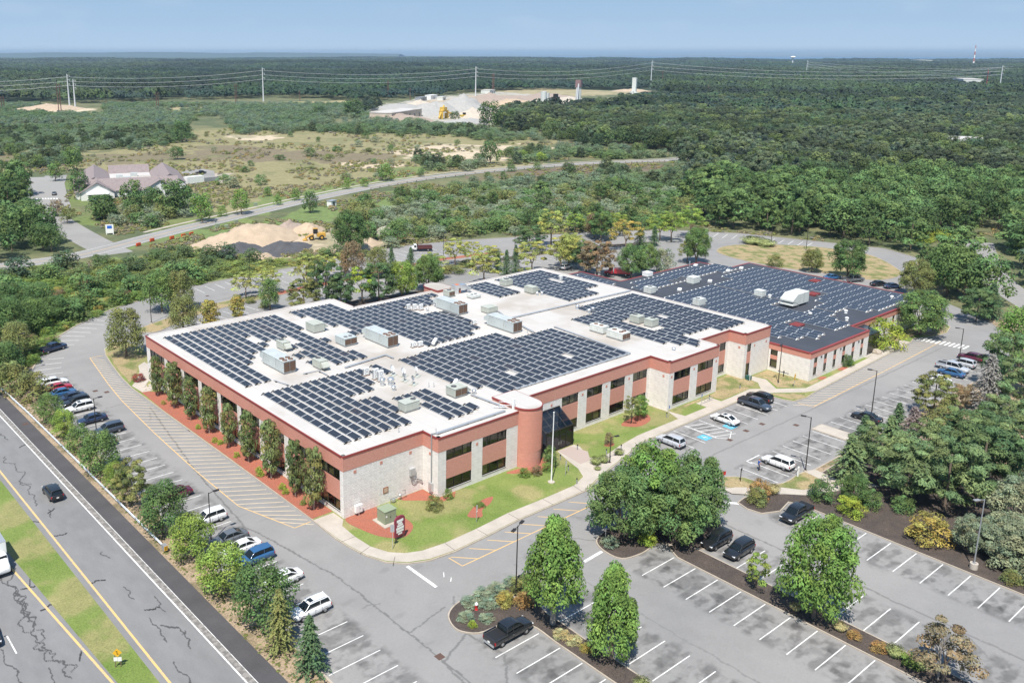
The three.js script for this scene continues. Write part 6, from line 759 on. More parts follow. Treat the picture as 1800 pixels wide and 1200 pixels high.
const CR = {
  maple: [1, 2].map((s) => lobeCrown(s * 17, { n: 11000, lobes: 52, t0: .10, lr: .16, leaf: .0195, spread: .82, env: (t) => Math.pow(Math.sin(Math.PI * Math.pow(clamp(t), .62)), .75) * (1.02 - .25 * t), hueVar: .12 })),
  round: [1, 2, 3].map((s) => lobeCrown(s * 23, { n: 6200, lobes: 42, t0: .12, lr: .17, leaf: .020, spread: .85, env: (t) => Math.pow(Math.sin(Math.PI * clamp(t * .86 + .1)), .55), hueVar: .16 })),
  broad: [1, 2, 3].map((s) => lobeCrown(s * 29, { n: 10500, lobes: 60, t0: .14, lr: .14, leaf: .0165, spread: .95, env: (t) => Math.pow(Math.sin(Math.PI * clamp(t * .8 + .14)), .6), hueVar: .2, stretch: 1.4 })),
  column: [1, 2, 3].map((s) => lobeCrown(s * 31, { n: 3000, lobes: 34, t0: .03, lr: .22, leaf: .034, aspect: .42, spread: .75, env: (t) => Math.pow(Math.sin(Math.PI * clamp(t * .84 + .08)), .5), hueVar: .3 })),
  loose: [1, 2, 3].map((s) => lobeCrown(s * 37, { n: 2300, lobes: 22, t0: .2, lr: .15, leaf: .026, spread: 1, flat: .5, env: (t) => Math.pow(Math.sin(Math.PI * clamp(t * .75 + .18)), .6), hueVar: .2 })),
  shrub: [1, 2, 3].map((s) => lobeCrown(s * 41, { n: 2600, lobes: 22, t0: .05, lr: .21, leaf: .027, spread: .85, env: (t) => Math.pow(Math.sin(Math.PI * clamp(t * .6 + .35)), .6), hueVar: .25 })),
  grass: [1, 2].map((s) => { const R = rng(s * 43), L = []; for (let i = 0; i < 900; i++) { const a = R() * 6.283, r = Math.sqrt(R()) * .42, y = R(); L.push([Math.cos(a) * r * (.5 + y * .6), .05 + y * .85 * (1 - r * .7), Math.sin(a) * r * (.5 + y * .6), Math.cos(a) * 1.2 + (R() - .5), .25, Math.sin(a) * 1.2 + (R() - .5), .03, .7 + .6 * R(), (R() - .5) * .2, 3.4]); } return leafMesh(L); }),
  spruce: [1, 2, 3].map((s) => coniferCrown(s * 47, { whorls: 22, nb: 9, per: 15, t0: .06, droop: .25, leaf: .024, pow: .85 })),
  pine: [1, 2, 3].map((s) => lobeCrown(s * 53, { n: 5600, lobes: 52, t0: .14, lr: .12, leaf: .016, spread: 1.05, flat: .5, env: (t) => Math.pow(Math.sin(Math.PI * clamp(t * .8 + .12)), .55), hueVar: .2, stretch: 2.2 })),
  // light versions for the woods
  wood: [1, 2, 3, 4].map((s) => lobeCrown(s * 59, { n: 1500, lobes: 17, t0: .2, lr: .22, leaf: .034, spread: .8, env: (t) => Math.pow(Math.sin(Math.PI * clamp(t * .78 + .16)), .55), hueVar: .2 })),
  woodpine: [1, 2, 3].map((s) => lobeCrown(s * 61, { n: 1400, lobes: 20, t0: .14, lr: .18, leaf: .029, spread: .9, flat: .6, env: (t) => Math.pow(Math.sin(Math.PI * clamp(t * .76 + .12)), .6) * (1.05 - .3 * t), hueVar: .2, stretch: 1.8 })),
  scrub: [1, 2, 3, 4].map((s) => lobeCrown(s * 67, { n: 900, lobes: 13, t0: .06, lr: .25, leaf: .042, spread: .85, env: (t) => Math.pow(Math.sin(Math.PI * clamp(t * .6 + .36)), .6), hueVar: .2 })),
  bare: [1, 2].map((s) => bareGeo(s * 71)), deadfir: [coniferCrown(97, { whorls: 26, nb: 9, per: 12, t0: .1, droop: .12, leaf: .017, pow: .8, stretch: 2.6, hueVar: .08 })],
};
const TR = { fork: [1, 2].map((s) => limbGeo(s * 73, { fork: .34, r: .03, n: 4, sp: .18, top: .62 })), mast: limbGeo(79, { fork: .8, r: .022, n: 0, sp: 0, top: 0 }), multi: limbGeo(83, { fork: .12, r: .028, n: 6, sp: .28, top: .7 }), slim: limbGeo(89, { fork: .5, r: .014, n: 3, sp: .06, top: .8 }) };
const leafMats = {}; function leafMat(n, c) { return leafMats[n] ||= (() => { const m = new THREE.MeshPhysicalMaterial({ color: new THREE.Color().setRGB(...c), vertexColors: true, roughness: .8, transmission: .22, thickness: 0, side: THREE.DoubleSide, specularIntensity: .35 }); m.name = 'leaf_' + n; return m; })(); }
const LEAF = { dead: leafMat('dead', [0.300, 0.285, 0.260]), purple: leafMat('purple', [0.270, 0.215, 0.200]), bankpine: leafMat('bankpine', [0.129, 0.204, 0.082]), soft: leafMat('soft', [0.181, 0.256, 0.107]), brownpine: leafMat('brownpine', [0.270, 0.210, 0.120]), maple: leafMat('maple', [0.183, 0.303, 0.069]), deep: leafMat('deep', [0.109, 0.184, 0.058]), round: leafMat('round', [0.155, 0.244, 0.072]), bright: leafMat('bright', [0.251, 0.348, 0.069]), broad: leafMat('broad', [0.142, 0.230, 0.076]), column: leafMat('column', [0.169, 0.214, 0.076]), pear: leafMat('pear', [0.224, 0.256, 0.092]), rusty: leafMat('rusty', [0.270, 0.200, 0.110]), yellow: leafMat('yellow', [0.370, 0.400, 0.110]), olive: leafMat('olive', [0.223, 0.244, 0.082]), silver: leafMat('silver', [0.263, 0.305, 0.185]), spruce: leafMat('spruce', [0.101, 0.170, 0.076]), pine: leafMat('pine', [0.109, 0.178, 0.069]), orange: leafMat('orange', [0.400, 0.250, 0.090]), gold: leafMat('gold', [0.400, 0.340, 0.090]), lime: leafMat('lime', [0.312, 0.398, 0.057]), juniper: leafMat('juniper', [0.270, 0.341, 0.227]), straw: leafMat('straw', [0.511, 0.454, 0.227]), grass: leafMat('grass', [0.341, 0.383, 0.156]), crimson: leafMat('crimson', [0.284, 0.071, 0.057]), wood: leafMat('wood', [0.094, 0.155, 0.049]), weed: leafMat('weed', [0.183, 0.274, 0.062]) };
let treeSeed = 1;
function tree(name, label, cat, x, z, w, h, kind, leaf, o = {}) {
  const R = rng(treeSeed++ * 131 + 7), t = thing(name, label, cat, x, o.y ?? 0, z, R() * 6.283, o.group), gs = CR[kind], cb = o.clear ?? { maple: .2, round: .12, broad: .12, column: .1, loose: .22, spruce: .04, pine: .12, wood: .12, woodpine: .12, bare: 0, shrub: 0, grass: 0, scrub: 0 }[kind] ?? 0;
  if (kind === 'bare') { const c = part('branches', gs[Math.floor(R() * gs.length)], o.bark || mat('grey_twig', { color: [.25, .23, .21], roughness: 1 }), t); c.scale.set(w * 1.0, h, w * 1.0); return t; }
  if (!['shrub', 'grass', 'scrub'].includes(kind)) { const tr = part('trunk', kind === 'spruce' || kind === 'deadfir' || kind === 'pine' || kind === 'woodpine' ? TR.mast : kind === 'broad' ? TR.multi : kind === 'column' ? TR.slim : TR.fork[Math.floor(R() * 2)], o.bark || M.bark, t); tr.scale.set(h * .9, h, h * .9); }
  const c = part(['shrub', 'grass', 'scrub'].includes(kind) ? 'foliage' : 'crown', gs[Math.floor(R() * gs.length)], LEAF[leaf], t); c.position.y = h * cb; c.scale.set(w * (.93 + .14 * R()), h * (1 - cb), w * (.93 + .14 * R())); return t;
}
// columnar trees along the side wall
[[-57, 2.9, 8.0], [-50, 3.2, 8.3], [-43.2, 3.2, 8.2], [-36.3, 3.0, 8.0], [-29.4, 3.1, 8.1], [-23, 3.2, 8.2], [-16.2, 3.4, 8.6], [-9.4, 3.1, 8.8], [-4.6, 3.2, 8.9]].forEach(([z, w, h], i) => tree('columnar_tree', 'slim upright pear tree in red mulch along side wall', 'tree', -1.75, z, w * [.82, .98, .86, .92, .8, .9, 1.02, .86, .95][i], h * [.95, 1.02, .94, 1, .93, 1.02, 1.06, .97, 1.03][i], 'column', ['column', 'pear', 'column', 'pear', 'pear', 'column', 'pear', 'column', 'pear'][i], { group: 'upright trees along the side wall', bark: M.pale_bark, y: .13 }));
// strip beside the highway
for (const [px, py, w, h, k, lf, l] of [[20, 690, 7, 5.5, 'shrub', 'olive', 'large olive shrub tree at the lot bend'], [58, 700, 6.4, 5, 'shrub', 'olive', 'olive shrub beside the guardrail start'], [88, 744, 5, 5, 'round', 'round', 'young round tree behind the red sedan'], [113, 770, 4, 4.6, 'round', 'bright', 'small pale tree behind the white suv'], [140, 792, 4.4, 4.2, 'shrub', 'round', 'low shrub tree beside the lamp post cars'], [178, 832, 6.4, 6.4, 'round', 'round', 'round tree beyond the dark blue suv'], [204, 862, 3.4, 4.2, 'round', 'bright', 'small fresh green tree by the guardrail'], [232, 886, 5, 6.2, 'pine', 'olive', 'straggly olive conifer by the guardrail'], [286, 938, 6.4, 6.8, 'round', 'deep', 'dense dark round tree beside maroon convertible'], [338, 982, 5.8, 5.6, 'round', 'bright', 'yellowing round tree with bare top by white hatchback'], [395, 1044, 6.6, 6, 'round', 'bright', 'bright clipped round tree beside grey sedan'], [466, 1106, 7.2, 7.4, 'round', 'deep', 'largest dark round tree of the highway strip'], [494, 1144, 4.6, 7.6, 'spruce', 'olive', 'brown tipped spruce leaning on the dark round tree'], [546, 1182, 4.8, 6.8, 'spruce', 'spruce', 'dark green spruce at the end of the highway strip']]) { const p = G(px, py); tree('strip_tree', l, 'tree', p.x, p.z, w, h, k, lf); }
{ const p = G(352, 960); tree('bare_tree', 'bare grey twigs in the yellowing round tree', 'tree', p.x, p.z, 4, 6, 'bare', null); }
// island maples and other named trees
tree('maple_tree', 'dense green maple with grey forked trunk, taller of two', 'tree', 5.2, 32.6, 7.4, 12.4, 'maple', 'maple', { bark: M.pale_bark, clear: .2, y: .13 }); tree('maple_tree', 'dense green maple without visible trunk, shorter of two', 'tree', 5.6, 40.2, 6.4, 10.4, 'maple', 'maple', { clear: .06, y: .13 });
tree('island_tree', 'leafy tree standing alone in the long mulch strip', 'tree', 28.2, 49.6, 8, 11.6, 'broad', 'maple', { y: .13, clear: .03 }); tree('island_tree', 'thin young yellow green tree in the mulch strip', 'tree', 28.3, 42.6, 3, 4.6, 'loose', 'bright', { y: .13, clear: .08 }); tree('scrub_pine', 'ragged pine with brown needles in mulch strip', 'tree', 28.6, 62.6, 5.8, 6, 'loose', 'brownpine', { y: .13, clear: .05 }); tree('bare_tree', 'dead grey twigs inside the ragged pine', 'tree', 28.4, 62.2, 6, 6.2, 'bare', null); tree('strip_tree', 'tip of small conifer at the lower stalls', 'tree', 4.6, 51.8, 3.2, 4.4, 'spruce', 'olive', { y: .13 });
for (const [x, z, w, h, lf, l] of [[25, 25.6, 8.6, 9, 'broad', 'broad tree at the near edge of the big cluster'], [30, 26, 8.8, 11, 'maple', 'tallest broad tree of the big cluster'], [29.4, 30.6, 8, 9.4, 'broad', 'broad tree over the half hidden black car'], [34.6, 29.6, 7.8, 9.6, 'broad', 'broad tree at the far side of the big cluster']]) tree('cluster_tree', l, 'tree', x, z, w, h, 'broad', lf, { y: .13, clear: .05 });
// shrubs in the beds
const shrubs = [[-1.6, 26, 2, .6, 'shrub', 'juniper'], [.6, 24.5, 2.4, .7, 'shrub', 'juniper'], [2.6, 24.4, 2.6, .9, 'shrub', 'juniper'], [4.6, 24.4, 2.4, .9, 'shrub', 'juniper'], [6.8, 24.6, 2.2, .9, 'shrub', 'juniper'], [1.8, 26, 2.2, .8, 'shrub', 'juniper'], [0, 27.6, 1.8, .5, 'shrub', 'juniper'], [-2, 27.6, 1, .7, 'shrub', 'lime'], [3.6, 26.8, 2.2, 1.5, 'shrub', 'gold'], [5, 28.2, 2.4, 1.4, 'shrub', 'orange'], [6.4, 26.4, 2.4, 1.9, 'shrub', 'olive'], [7.6, 27, 2.6, 2.2, 'shrub', 'olive'], [4.2, 34.6, 1.8, .7, 'shrub', 'straw'], [4.6, 36.2, 1.8, .7, 'shrub', 'straw'], [4.6, 37.8, 1.6, .7, 'shrub', 'gold'], [4.4, 45, 2.4, 1.4, 'grass', 'grass'], [4.5, 47.6, 2, 1.2, 'grass', 'straw'], [4.6, 49.6, 2, 1.2, 'grass', 'straw'],
  [28.4, 52.4, 2, 1, 'grass', 'straw'], [28.2, 54, 1.6, .8, 'shrub', 'orange'], [28.3, 56.6, 1.8, .9, 'shrub', 'orange'], [28.6, 58, 2.4, 1.4, 'grass', 'grass'], [28.4, 59.6, 2, 1.2, 'shrub', 'weed'], [28.8, 60.6, 2, 1.3, 'grass', 'grass'], [28, 47.6, 1.6, .9, 'grass', 'straw'],
  [46.6, 31.6, 3, 2.2, 'shrub', 'olive'], [48.6, 30.8, 3.2, 2.4, 'shrub', 'orange'], [51, 31.4, 2.6, 1.5, 'grass', 'straw'], [54.4, 36.6, 4, 2.8, 'shrub', 'deep'], [53.6, 41, 3.6, 2.4, 'shrub', 'lime'], [57.4, 42, 3, 2.6, 'shrub', 'broad'], [60, 45, 3.4, 2, 'shrub', 'broad'], [54.6, 50.4, 5.2, 3.6, 'shrub', 'gold'], [56, 54.8, 4.6, 4.6, 'broad', 'silver'], [55.4, 58.8, 4.4, 4, 'shrub', 'silver'], [58.4, 57.6, 5.4, 5.2, 'broad', 'silver'], [54, 62.6, 4.4, 3.4, 'shrub', 'silver'], [52.4, 60.4, 2.4, 1.6, 'shrub', 'olive'],
  [27.4, 6.2, 1.8, 1.3, 'shrub', 'weed'], [29.2, 6.9, 1.9, 1.4, 'shrub', 'rusty'], [31.2, 7, 1.7, 1.2, 'shrub', 'weed'], [33, 6.2, 2.2, 1.8, 'shrub', 'round'], [34.2, 4.8, 2.2, 2.2, 'shrub', 'round'], [14.4, 4.4, 1.4, 1.5, 'shrub', 'weed'], [11, 5.4, 2.6, 1.9, 'shrub', 'olive'], [16.4, 8.6, 1.6, .5, 'shrub', 'weed'], [38.6, 10, 2.2, 1.3, 'grass', 'grass'], [40, 10.4, 2, 1.3, 'grass', 'grass'], [37.4, 11.4, 1.4, .6, 'grass', 'grass'], [44, 10, 2, 1, 'grass', 'grass'], [45.4, 6.8, 1.6, 2, 'shrub', 'rusty'],
  [22.4, 26.2, 2.4, 1.2, 'shrub', 'juniper'], [26.2, 29, 2.4, 1.8, 'shrub', 'lime'], [110.4, 12.2, 2.2, 2.4, 'shrub', 'deep'], [111.8, 12.4, 1.6, 1.2, 'shrub', 'weed'], [-1.6, -66.4, 2.6, 1.4, 'shrub', 'crimson'], [-2.6, -52.6, 1, .7, 'shrub', 'gold'], [-2.4, -39, 1, .8, 'shrub', 'lime'], [-2.6, -32.6, 1.1, .8, 'shrub', 'lime'], [-2.2, -31.4, 1.1, .7, 'shrub', 'lime'], [-2.4, -25.6, 1.1, .8, 'shrub', 'lime'], [-2.2, -19, 1.2, .8, 'shrub', 'lime'], [-2.6, -17.8, 1.2, .8, 'shrub', 'lime'], [-2.2, -12.2, 1.2, .9, 'shrub', 'lime'], [-2.5, -10.8, 1.1, .8, 'shrub', 'lime'], [-2.2, -6.6, 1, .7, 'shrub', 'weed']];
const colorWord = { juniper: 'silver green juniper', lime: 'lime yellow', gold: 'golden', orange: 'rust orange', olive: 'olive', straw: 'straw coloured', grass: 'feathery green', deep: 'dark green', broad: 'green', silver: 'silvery', weed: 'fresh green', rusty: 'reddish brown', round: 'mid green', crimson: 'crimson' };
for (const [x, z, w, h, k, lf] of shrubs) { const where = z > 23 && x < 11 ? 'on the hydrant island' : x < 0 ? 'in the side wall mulch' : x < 31 && z > 40 ? 'in the long mulch strip' : z > 28 && x > 40 ? 'on the dark mulch bank' : z < 13 && x < 50 ? 'by the front lawn walk' : x > 100 ? 'beside the low wing' : 'under the broad trees'; tree(k === 'grass' ? 'ornamental_grass' : 'shrub', `${colorWord[lf]} ${k === 'grass' ? 'grass clump' : 'shrub'} ${where}`, k === 'grass' ? 'grass' : 'shrub', x, z, w, h, k, lf, { y: .13, group: `planting ${where}` }); }
tree('ornamental_tree', 'small feathery tree in red mulch on the front lawn', 'tree', 55, 3.6, 3.2, 4.6, 'loose', 'olive', { y: .13 }); tree('ornamental_tree', 'slim leafy tree beside the feathery one on the lawn', 'tree', 58, 3.2, 2.4, 4, 'column', 'maple', { y: .13 }); tree('shrub_tree', 'large lime yellow spreading tree beside the low wing', 'tree', 128.4, 11.2, 8.6, 5.8, 'shrub', 'lime', { y: .13 });
// behind and beside the buildings
for (const [px, py, w, h, k, lf, l] of [[222, 628, 8.6, 10, 'round', 'olive', 'lone spreading tree on the dry lawn by side walk'], [284, 548, 9, 9.6, 'round', 'round', 'round tree on the rear island beside lamp post'], [318, 545, 8, 9.4, 'round', 'olive', 'second round tree on the rear island'], [322, 585, 7, 8, 'round', 'olive', 'tree peeping over the rear roof edge'], [370, 580, 4.4, 7, 'column', 'gold', 'gilded upright tree over the roof edge'], [418, 562, 3.6, 6, 'column', 'gold', 'smaller gilded upright tree over the roof edge'], [475, 545, 5.6, 7.4, 'round', 'round', 'tree with golden lower leaves behind the roof'], [534, 548, 7, 8, 'pine', 'olive', 'olive conifer in the rear planted bank'], [574, 538, 8, 11.4, 'pine', 'pine', 'dark pine rising behind the roof'], [600, 542, 7, 8.6, 'pine', 'pine', 'low dark pine behind the roof'], [637, 535, 7.4, 9.4, 'loose', 'lime', 'yellow green tree between the dark pines'], [666, 535, 8.4, 10.4, 'pine', 'pine', 'big dark pine before the rear lot'], [620, 490, 7, 10, 'round', 'rusty', 'tree with rusty top in the rear lot'], [664, 488, 7, 8.4, 'round', 'olive', 'rust tinged round tree in rear lot'], [706, 525, 7.4, 9.4, 'broad', 'bright', 'bright tree left of the rear brick tower'], [752, 510, 8, 9, 'broad', 'round', 'green tree behind the rear brick tower'], [688, 478, 5, 7.6, 'spruce', 'spruce', 'narrow spruce in the rear lot'], [722, 478, 5, 7.6, 'spruce', 'spruce', 'narrow spruce beside dump truck'], [614, 446, 11, 13, 'broad', 'deep', 'big dark tree at the edge of the sand pit'],
  [1000, 470, 9, 9.4, 'round', 'yellow', 'rounded locust over far roof corner'], [1049, 486, 9.4, 10, 'pine', 'rusty', 'rusty half dead pine behind the black roof'], [1030, 478, 7, 9, 'pine', 'pine', 'dark pine beside the rusty pine'], [1110, 488, 8, 9, 'broad', 'broad', 'green tree behind the black roof notch'], [1135, 482, 7, 8.4, 'broad', 'round', 'second green tree behind the black roof notch'], [1165, 480, 6.6, 7, 'shrub', 'silver', 'silvery shrub tree behind the black roof'], [1224, 463, 8.4, 10.4, 'broad', 'round', 'tall tree at the black roof far corner'], [1208, 462, 5, 6.6, 'loose', 'olive', 'pale thin tree at black roof far corner'], [1100, 440, 9, 10, 'loose', 'gold', 'golden tree over the rear lot lane'], [1125, 436, 6, 9, 'spruce', 'spruce', 'dark conifer beside golden tree'], [1056, 424, 8, 10, 'pine', 'deep', 'dark conifer with rusty top behind the locusts'], [1045, 418, 7, 8, 'round', 'rusty', 'rusty topped tree beside the conifer'], [930, 440, 9, 8, 'pine', 'pine', 'dark spreading pine in the rear lot'],
  [1427, 478, 6, 6.4, 'broad', 'olive', 'small tree on the dry grass behind black roof'], [1490, 490, 9.4, 10.6, 'broad', 'deep', 'dark tree shading the cars behind black roof'], [1362, 468, 5, 3.4, 'shrub', 'olive', 'low bush at the back of black roof'], [1618, 590, 11, 9.8, 'broad', 'round', 'spreading tree over the end of low wing'], [1665, 520, 12, 13, 'round', 'round', 'large tree behind the low wing end'], [1610, 520, 9, 9, 'broad', 'olive', 'olive tree behind the low wing end'], [1740, 560, 8, 9, 'spruce', 'spruce', 'spruce beside the access road'], [1716, 566, 8, 8, 'pine', 'pine', 'pine beside the access road bend'],
  [18, 600, 9, 9, 'round', 'deep', 'dark tree at the far left of the bend'], [62, 585, 8, 7.6, 'round', 'round', 'dark round tree above the blue pickup'], [30, 632, 8, 7.4, 'round', 'olive', 'olive tree beside the bend lamp post'], [98, 566, 7, 6, 'broad', 'deep', 'dark tree at the outer kerb of the bend'], [8, 660, 8, 6.4, 'round', 'deep', 'low dark tree left of the guardrail start'], [70, 560, 8, 8, 'round', 'deep', 'tall dark tree behind the bend'], [20, 560, 9, 8, 'broad', 'deep', 'broad dark tree on the weedy bank'], [1575, 415, 0, 0]]) if (w) { const p = G(px, py); tree('site_tree', l, 'tree', p.x, p.z, w, h, k, lf); }
for (const [px, py, w, h] of [[432, 522, 7.4, 6.4], [475, 516, 6, 7], [462, 500, 6, 6.6], [535, 507, 7, 8.6], [556, 500, 7, 8], [575, 490, 5.6, 6.6], [600, 484, 6, 6.8], [760, 490, 8, 7.4], [800, 468, 8, 8.6], [830, 462, 6, 6.6], [850, 500, 9, 8.6], [858, 476, 8, 7.4], [935, 480, 8.4, 9.4], [926, 500, 5, 4.6], [985, 474, 8, 9.6], [968, 434, 9, 12], [1010, 450, 7, 6.8]]) { const p = G(px, py); tree('locust_tree', 'yellow green honey locust with airy crown in the rear lot', 'tree', p.x, p.z, w, h, 'loose', 'yellow', { group: 'yellow locusts in the rear lot', clear: .24 }); }
for (const [px, py, w, h] of [[890, 486, 5, 8], [906, 480, 5, 8.6], [875, 478, 4.4, 6.4], [1010, 462, 4, 6], [1150, 432, 5, 7]]) { const p = G(px, py); tree('rear_spruce', 'dark narrow spruce among the rear lot locusts', 'tree', p.x, p.z, w, h, 'spruce', 'spruce', { group: 'spruces in the rear lot' }); }
for (const [px, py, w, h] of [[1045, 414, 8, 8], [1075, 416, 8, 8.4], [1010, 410, 7, 7], [1160, 422, 8, 9], [1180, 425, 8, 10], [1214, 418, 9, 10.4], [1090, 412, 7, 7]]) { const p = G(px, py); tree('lot_tree', 'round street tree casting shade in the far rear lane', 'tree', p.x, p.z, w, h, 'loose', 'bright', { group: 'street trees in the far rear lane' }); }
for (const [px, py, w, h] of [[870, 448, 5, 2], [820, 468, 6, 1.8], [795, 478, 8, 1.8], [760, 485, 6, 1.6], [465, 540, 3, 1.4], [440, 532, 3, 1.2], [415, 538, 2.4, 1], [1000, 425, 5, 2.4], [640, 450, 5, 2], [1325, 428, 11, 2.6], [1345, 432, 9, 2.4], [1640, 420, 12, 2.4], [1660, 415, 10, 2.4], [1620, 425, 9, 2]]) { const p = G(px, py); tree('shrub', px > 1600 ? 'bright lime scrub beside the access road' : px > 1300 ? 'tall grass clump on the oval loop island' : 'low planting in the rear lot beds', 'shrub', p.x, p.z, w, h, px > 1300 && px < 1600 ? 'grass' : 'shrub', px > 1600 ? 'lime' : px > 1300 ? 'grass' : 'olive', { group: px > 1600 ? 'lime scrub by access road' : px > 1300 ? 'loop island grass' : 'rear lot planting' }); }
// wooded bank right of the front stalls
for (const [px, py, w, h, k, lf, l] of [[1490, 850, 9, 8.6, 'spruce', 'broad', 'soft green conifer beside the small lawn island'], [1545, 838, 9, 8.8, 'pine', 'broad', 'soft green conifer at pale island'], [1515, 800, 7, 7.6, 'spruce', 'spruce', 'pointed conifer by the half hidden sedan'], [1575, 770, 6.6, 7, 'spruce', 'spruce', 'pointed conifer beside the front stall lines'], [1640, 735, 8, 8.4, 'pine', 'olive', 'olive conifer hiding the white car'], [1600, 792, 8, 8.4, 'deadfir', 'purple', 'leafless grey purple tree in front of conifers'], [1730, 728, 9, 12.5, 'deadfir', 'dead', 'tall dead grey conifer beside the crosswalk'], [1690, 720, 5, 5, 'pine', 'rusty', 'small rusty pine below the dead conifer'], [1722, 745, 5, 4.6, 'spruce', 'deep', 'dark low conifer below the dead tree'], [1660, 770, 8, 5.6, 'shrub', 'olive', 'reddish olive thicket among the conifers'], [1790, 650, 12, 13.4, 'round', 'maple', 'tall bright broadleaf tree across the crosswalk'], [1770, 690, 11, 12, 'pine', 'pine', 'dark layered pine behind the dead conifer'], [1795, 735, 11, 11, 'pine', 'broad', 'layered green pine at the picture edge path'], [1660, 900, 12, 11.6, 'pine', 'broad', 'broad pine over the mulch bank'], [1720, 880, 12, 12.4, 'pine', 'pine', 'broad dark pine behind the grey lamp post'], [1590, 880, 10, 9.6, 'pine', 'broad', 'pale green pine behind the black pickup'], [1785, 870, 12, 12.4, 'pine', 'broad', 'blue green pine at the right of mulch bank'], [1790, 950, 10, 9, 'broad', 'silver', 'silver leaved tree beside grey lamp post'], [1640, 840, 10, 9.4, 'pine', 'broad', 'soft pine in the middle of thicket'], [1700, 820, 11, 10, 'pine', 'pine', 'dark pine in the middle of thicket'], [1765, 800, 11, 10.4, 'pine', 'broad', 'pine by the paved clearing'], [1560, 805, 8, 8, 'spruce', 'broad', 'feathery conifer over the stall ends'], [1500, 890, 4.6, 5, 'broad', 'deep', 'dark young tree behind the black pickup'], [1785, 1000, 8, 6, 'broad', 'silver', 'silvery thicket at lower mulch bank']]) { const p = G(px, py); tree(k === 'deadfir' ? 'dead_tree' : 'bank_tree', l, 'tree', p.x, p.z, w * (k === 'bare' ? 1.1 : .8), h * (k === 'bare' ? 1.05 : .9), k, lf === 'pine' ? 'bankpine' : lf === 'broad' ? 'soft' : lf, { y: .1 }); }
// ------------------------------------------------------------ the white gabled building across the road
mat('shingle', { roughness: .95, map: tex(256, 256, (u, v) => sc3([.25, .205, .20], .75 + .3 * fbm(u * 12, v * 12, 4, 301, 12) + .15 * vn(u * 60, v * 60, 3, 60)), 6) }); mat('siding', { color: [.72, .72, .70], roughness: .7 }); mat('window_dark', { color: [.03, .035, .04], roughness: .1 });
function gable(t, x0, x1, z0, z1, eave, ridge, along, gableEnds = true) { // along: direction of the ridge
  part('wall', bx(x0, x1, 0, eave, z0, z1), M.siding, t); const o = .6; let q;
  if (along === 'z') { const c = (x0 + x1) / 2; q = [[x0 - o, eave - .25, z0 - o, c, ridge, z0 - o, c, ridge, z1 + o, x0 - o, eave - .25, z1 + o], [x1 + o, eave - .25, z0 - o, c, ridge, z0 - o, c, ridge, z1 + o, x1 + o, eave - .25, z1 + o]]; if (gableEnds) for (const z of [z0, z1]) part('gable_wall', new THREE.ExtrudeGeometry(new THREE.Shape([new THREE.Vector2(x0, eave), new THREE.Vector2(x1, eave), new THREE.Vector2(c, ridge - .25)]), { depth: .2, bevelEnabled: false }).translate(0, 0, z - (z === z1 ? .2 : 0)), M.siding, t); }
  else { const c = (z0 + z1) / 2; q = [[x0 - o, eave - .25, z0 - o, x0 - o, ridge, c, x1 + o, ridge, c, x1 + o, eave - .25, z0 - o], [x0 - o, eave - .25, z1 + o, x0 - o, ridge, c, x1 + o, ridge, c, x1 + o, eave - .25, z1 + o]]; if (gableEnds) for (const x of [x0, x1]) part('gable_wall', new THREE.ExtrudeGeometry(new THREE.Shape([new THREE.Vector2(-z0, eave), new THREE.Vector2(-z1, eave), new THREE.Vector2(-c, ridge - .25)]), { depth: .2, bevelEnabled: false }).rotateY(Math.PI / 2).translate(x - (x === x1 ? .2 : 0), 0, 0), M.siding, t); }
  for (const a of q) { const g = new THREE.BufferGeometry(); g.setAttribute('position', new THREE.Float32BufferAttribute(a, 3)); g.setIndex([0, 1, 2, 0, 2, 3]); g.computeVertexNormals(); metreUV(g); const r = part('roof', g, M.shingle, t); }
}
function win(t, x, y, z, w, h, face) { const f = part('window', face === 'z' ? bx(x - w / 2, x + w / 2, y, y + h, z, z + .06) : bx(x - .06, x, y, y + h, z - w / 2, z + w / 2), M.white_paint, t); part('pane', face === 'z' ? bx(x - w / 2 + .12, x + w / 2 - .12, y + .12, y + h - .12, z + .06, z + .08) : bx(x - .08, x - .06, y + .12, y + h - .12, z - w / 2 + .12, z + w / 2 - .12), M.window_dark, f); }
{ const t = thing('gabled_building', 'white clapboard building with grey brown gabled roofs across the road', 'building', 59, 0, -287, -.33); t.scale.set(1.1, 1, 1.05);
  gable(t, 0, 38, -15, -2, 3.4, 7.6, 'x'); gable(t, 2, 14, -15, 1.5, 3.4, 7.4, 'z'); gable(t, 25, 37, -15, 1.5, 3.4, 7.4, 'z'); gable(t, 1, 13, -62, -15.5, 3.4, 7.4, 'z'); gable(t, 30, 42, -58, -15.5, 3.4, 7.6, 'z'); gable(t, 13.5, 29.5, -64, -54, 3.4, 7, 'x');
  part('flat_roof', bx(13.2, 29.8, 3.2, 3.6, -53.6, -15.4), M.roof_white, t); for (const [x, z] of [[17, -36], [23, -42], [20, -30]]) part('roof_unit', bx(x - 1.4, x + 1.4, 3.6, 5.2, z - 1.1, z + 1.1), M.hvac, t);
  for (const x of [5.6, 8, 10.4, 28.6, 31, 33.4]) win(t, x, .8, 1.5, 1.7, 2, 'z'); for (const x of [16.5, 19.5, 22.5]) win(t, x, 1, -2, 1.5, 1.7, 'z'); for (const z of [-20, -27, -34, -41, -48, -55]) win(t, 1, 1, z, 1.5, 1.7, 'x'); part('porch', [bx(4, 12, 2.7, 3, 1.6, 4), bx(4.2, 4.5, 0, 2.7, 3.6, 3.9), bx(11.5, 11.8, 0, 2.7, 3.6, 3.9)], M.white_paint, t); }
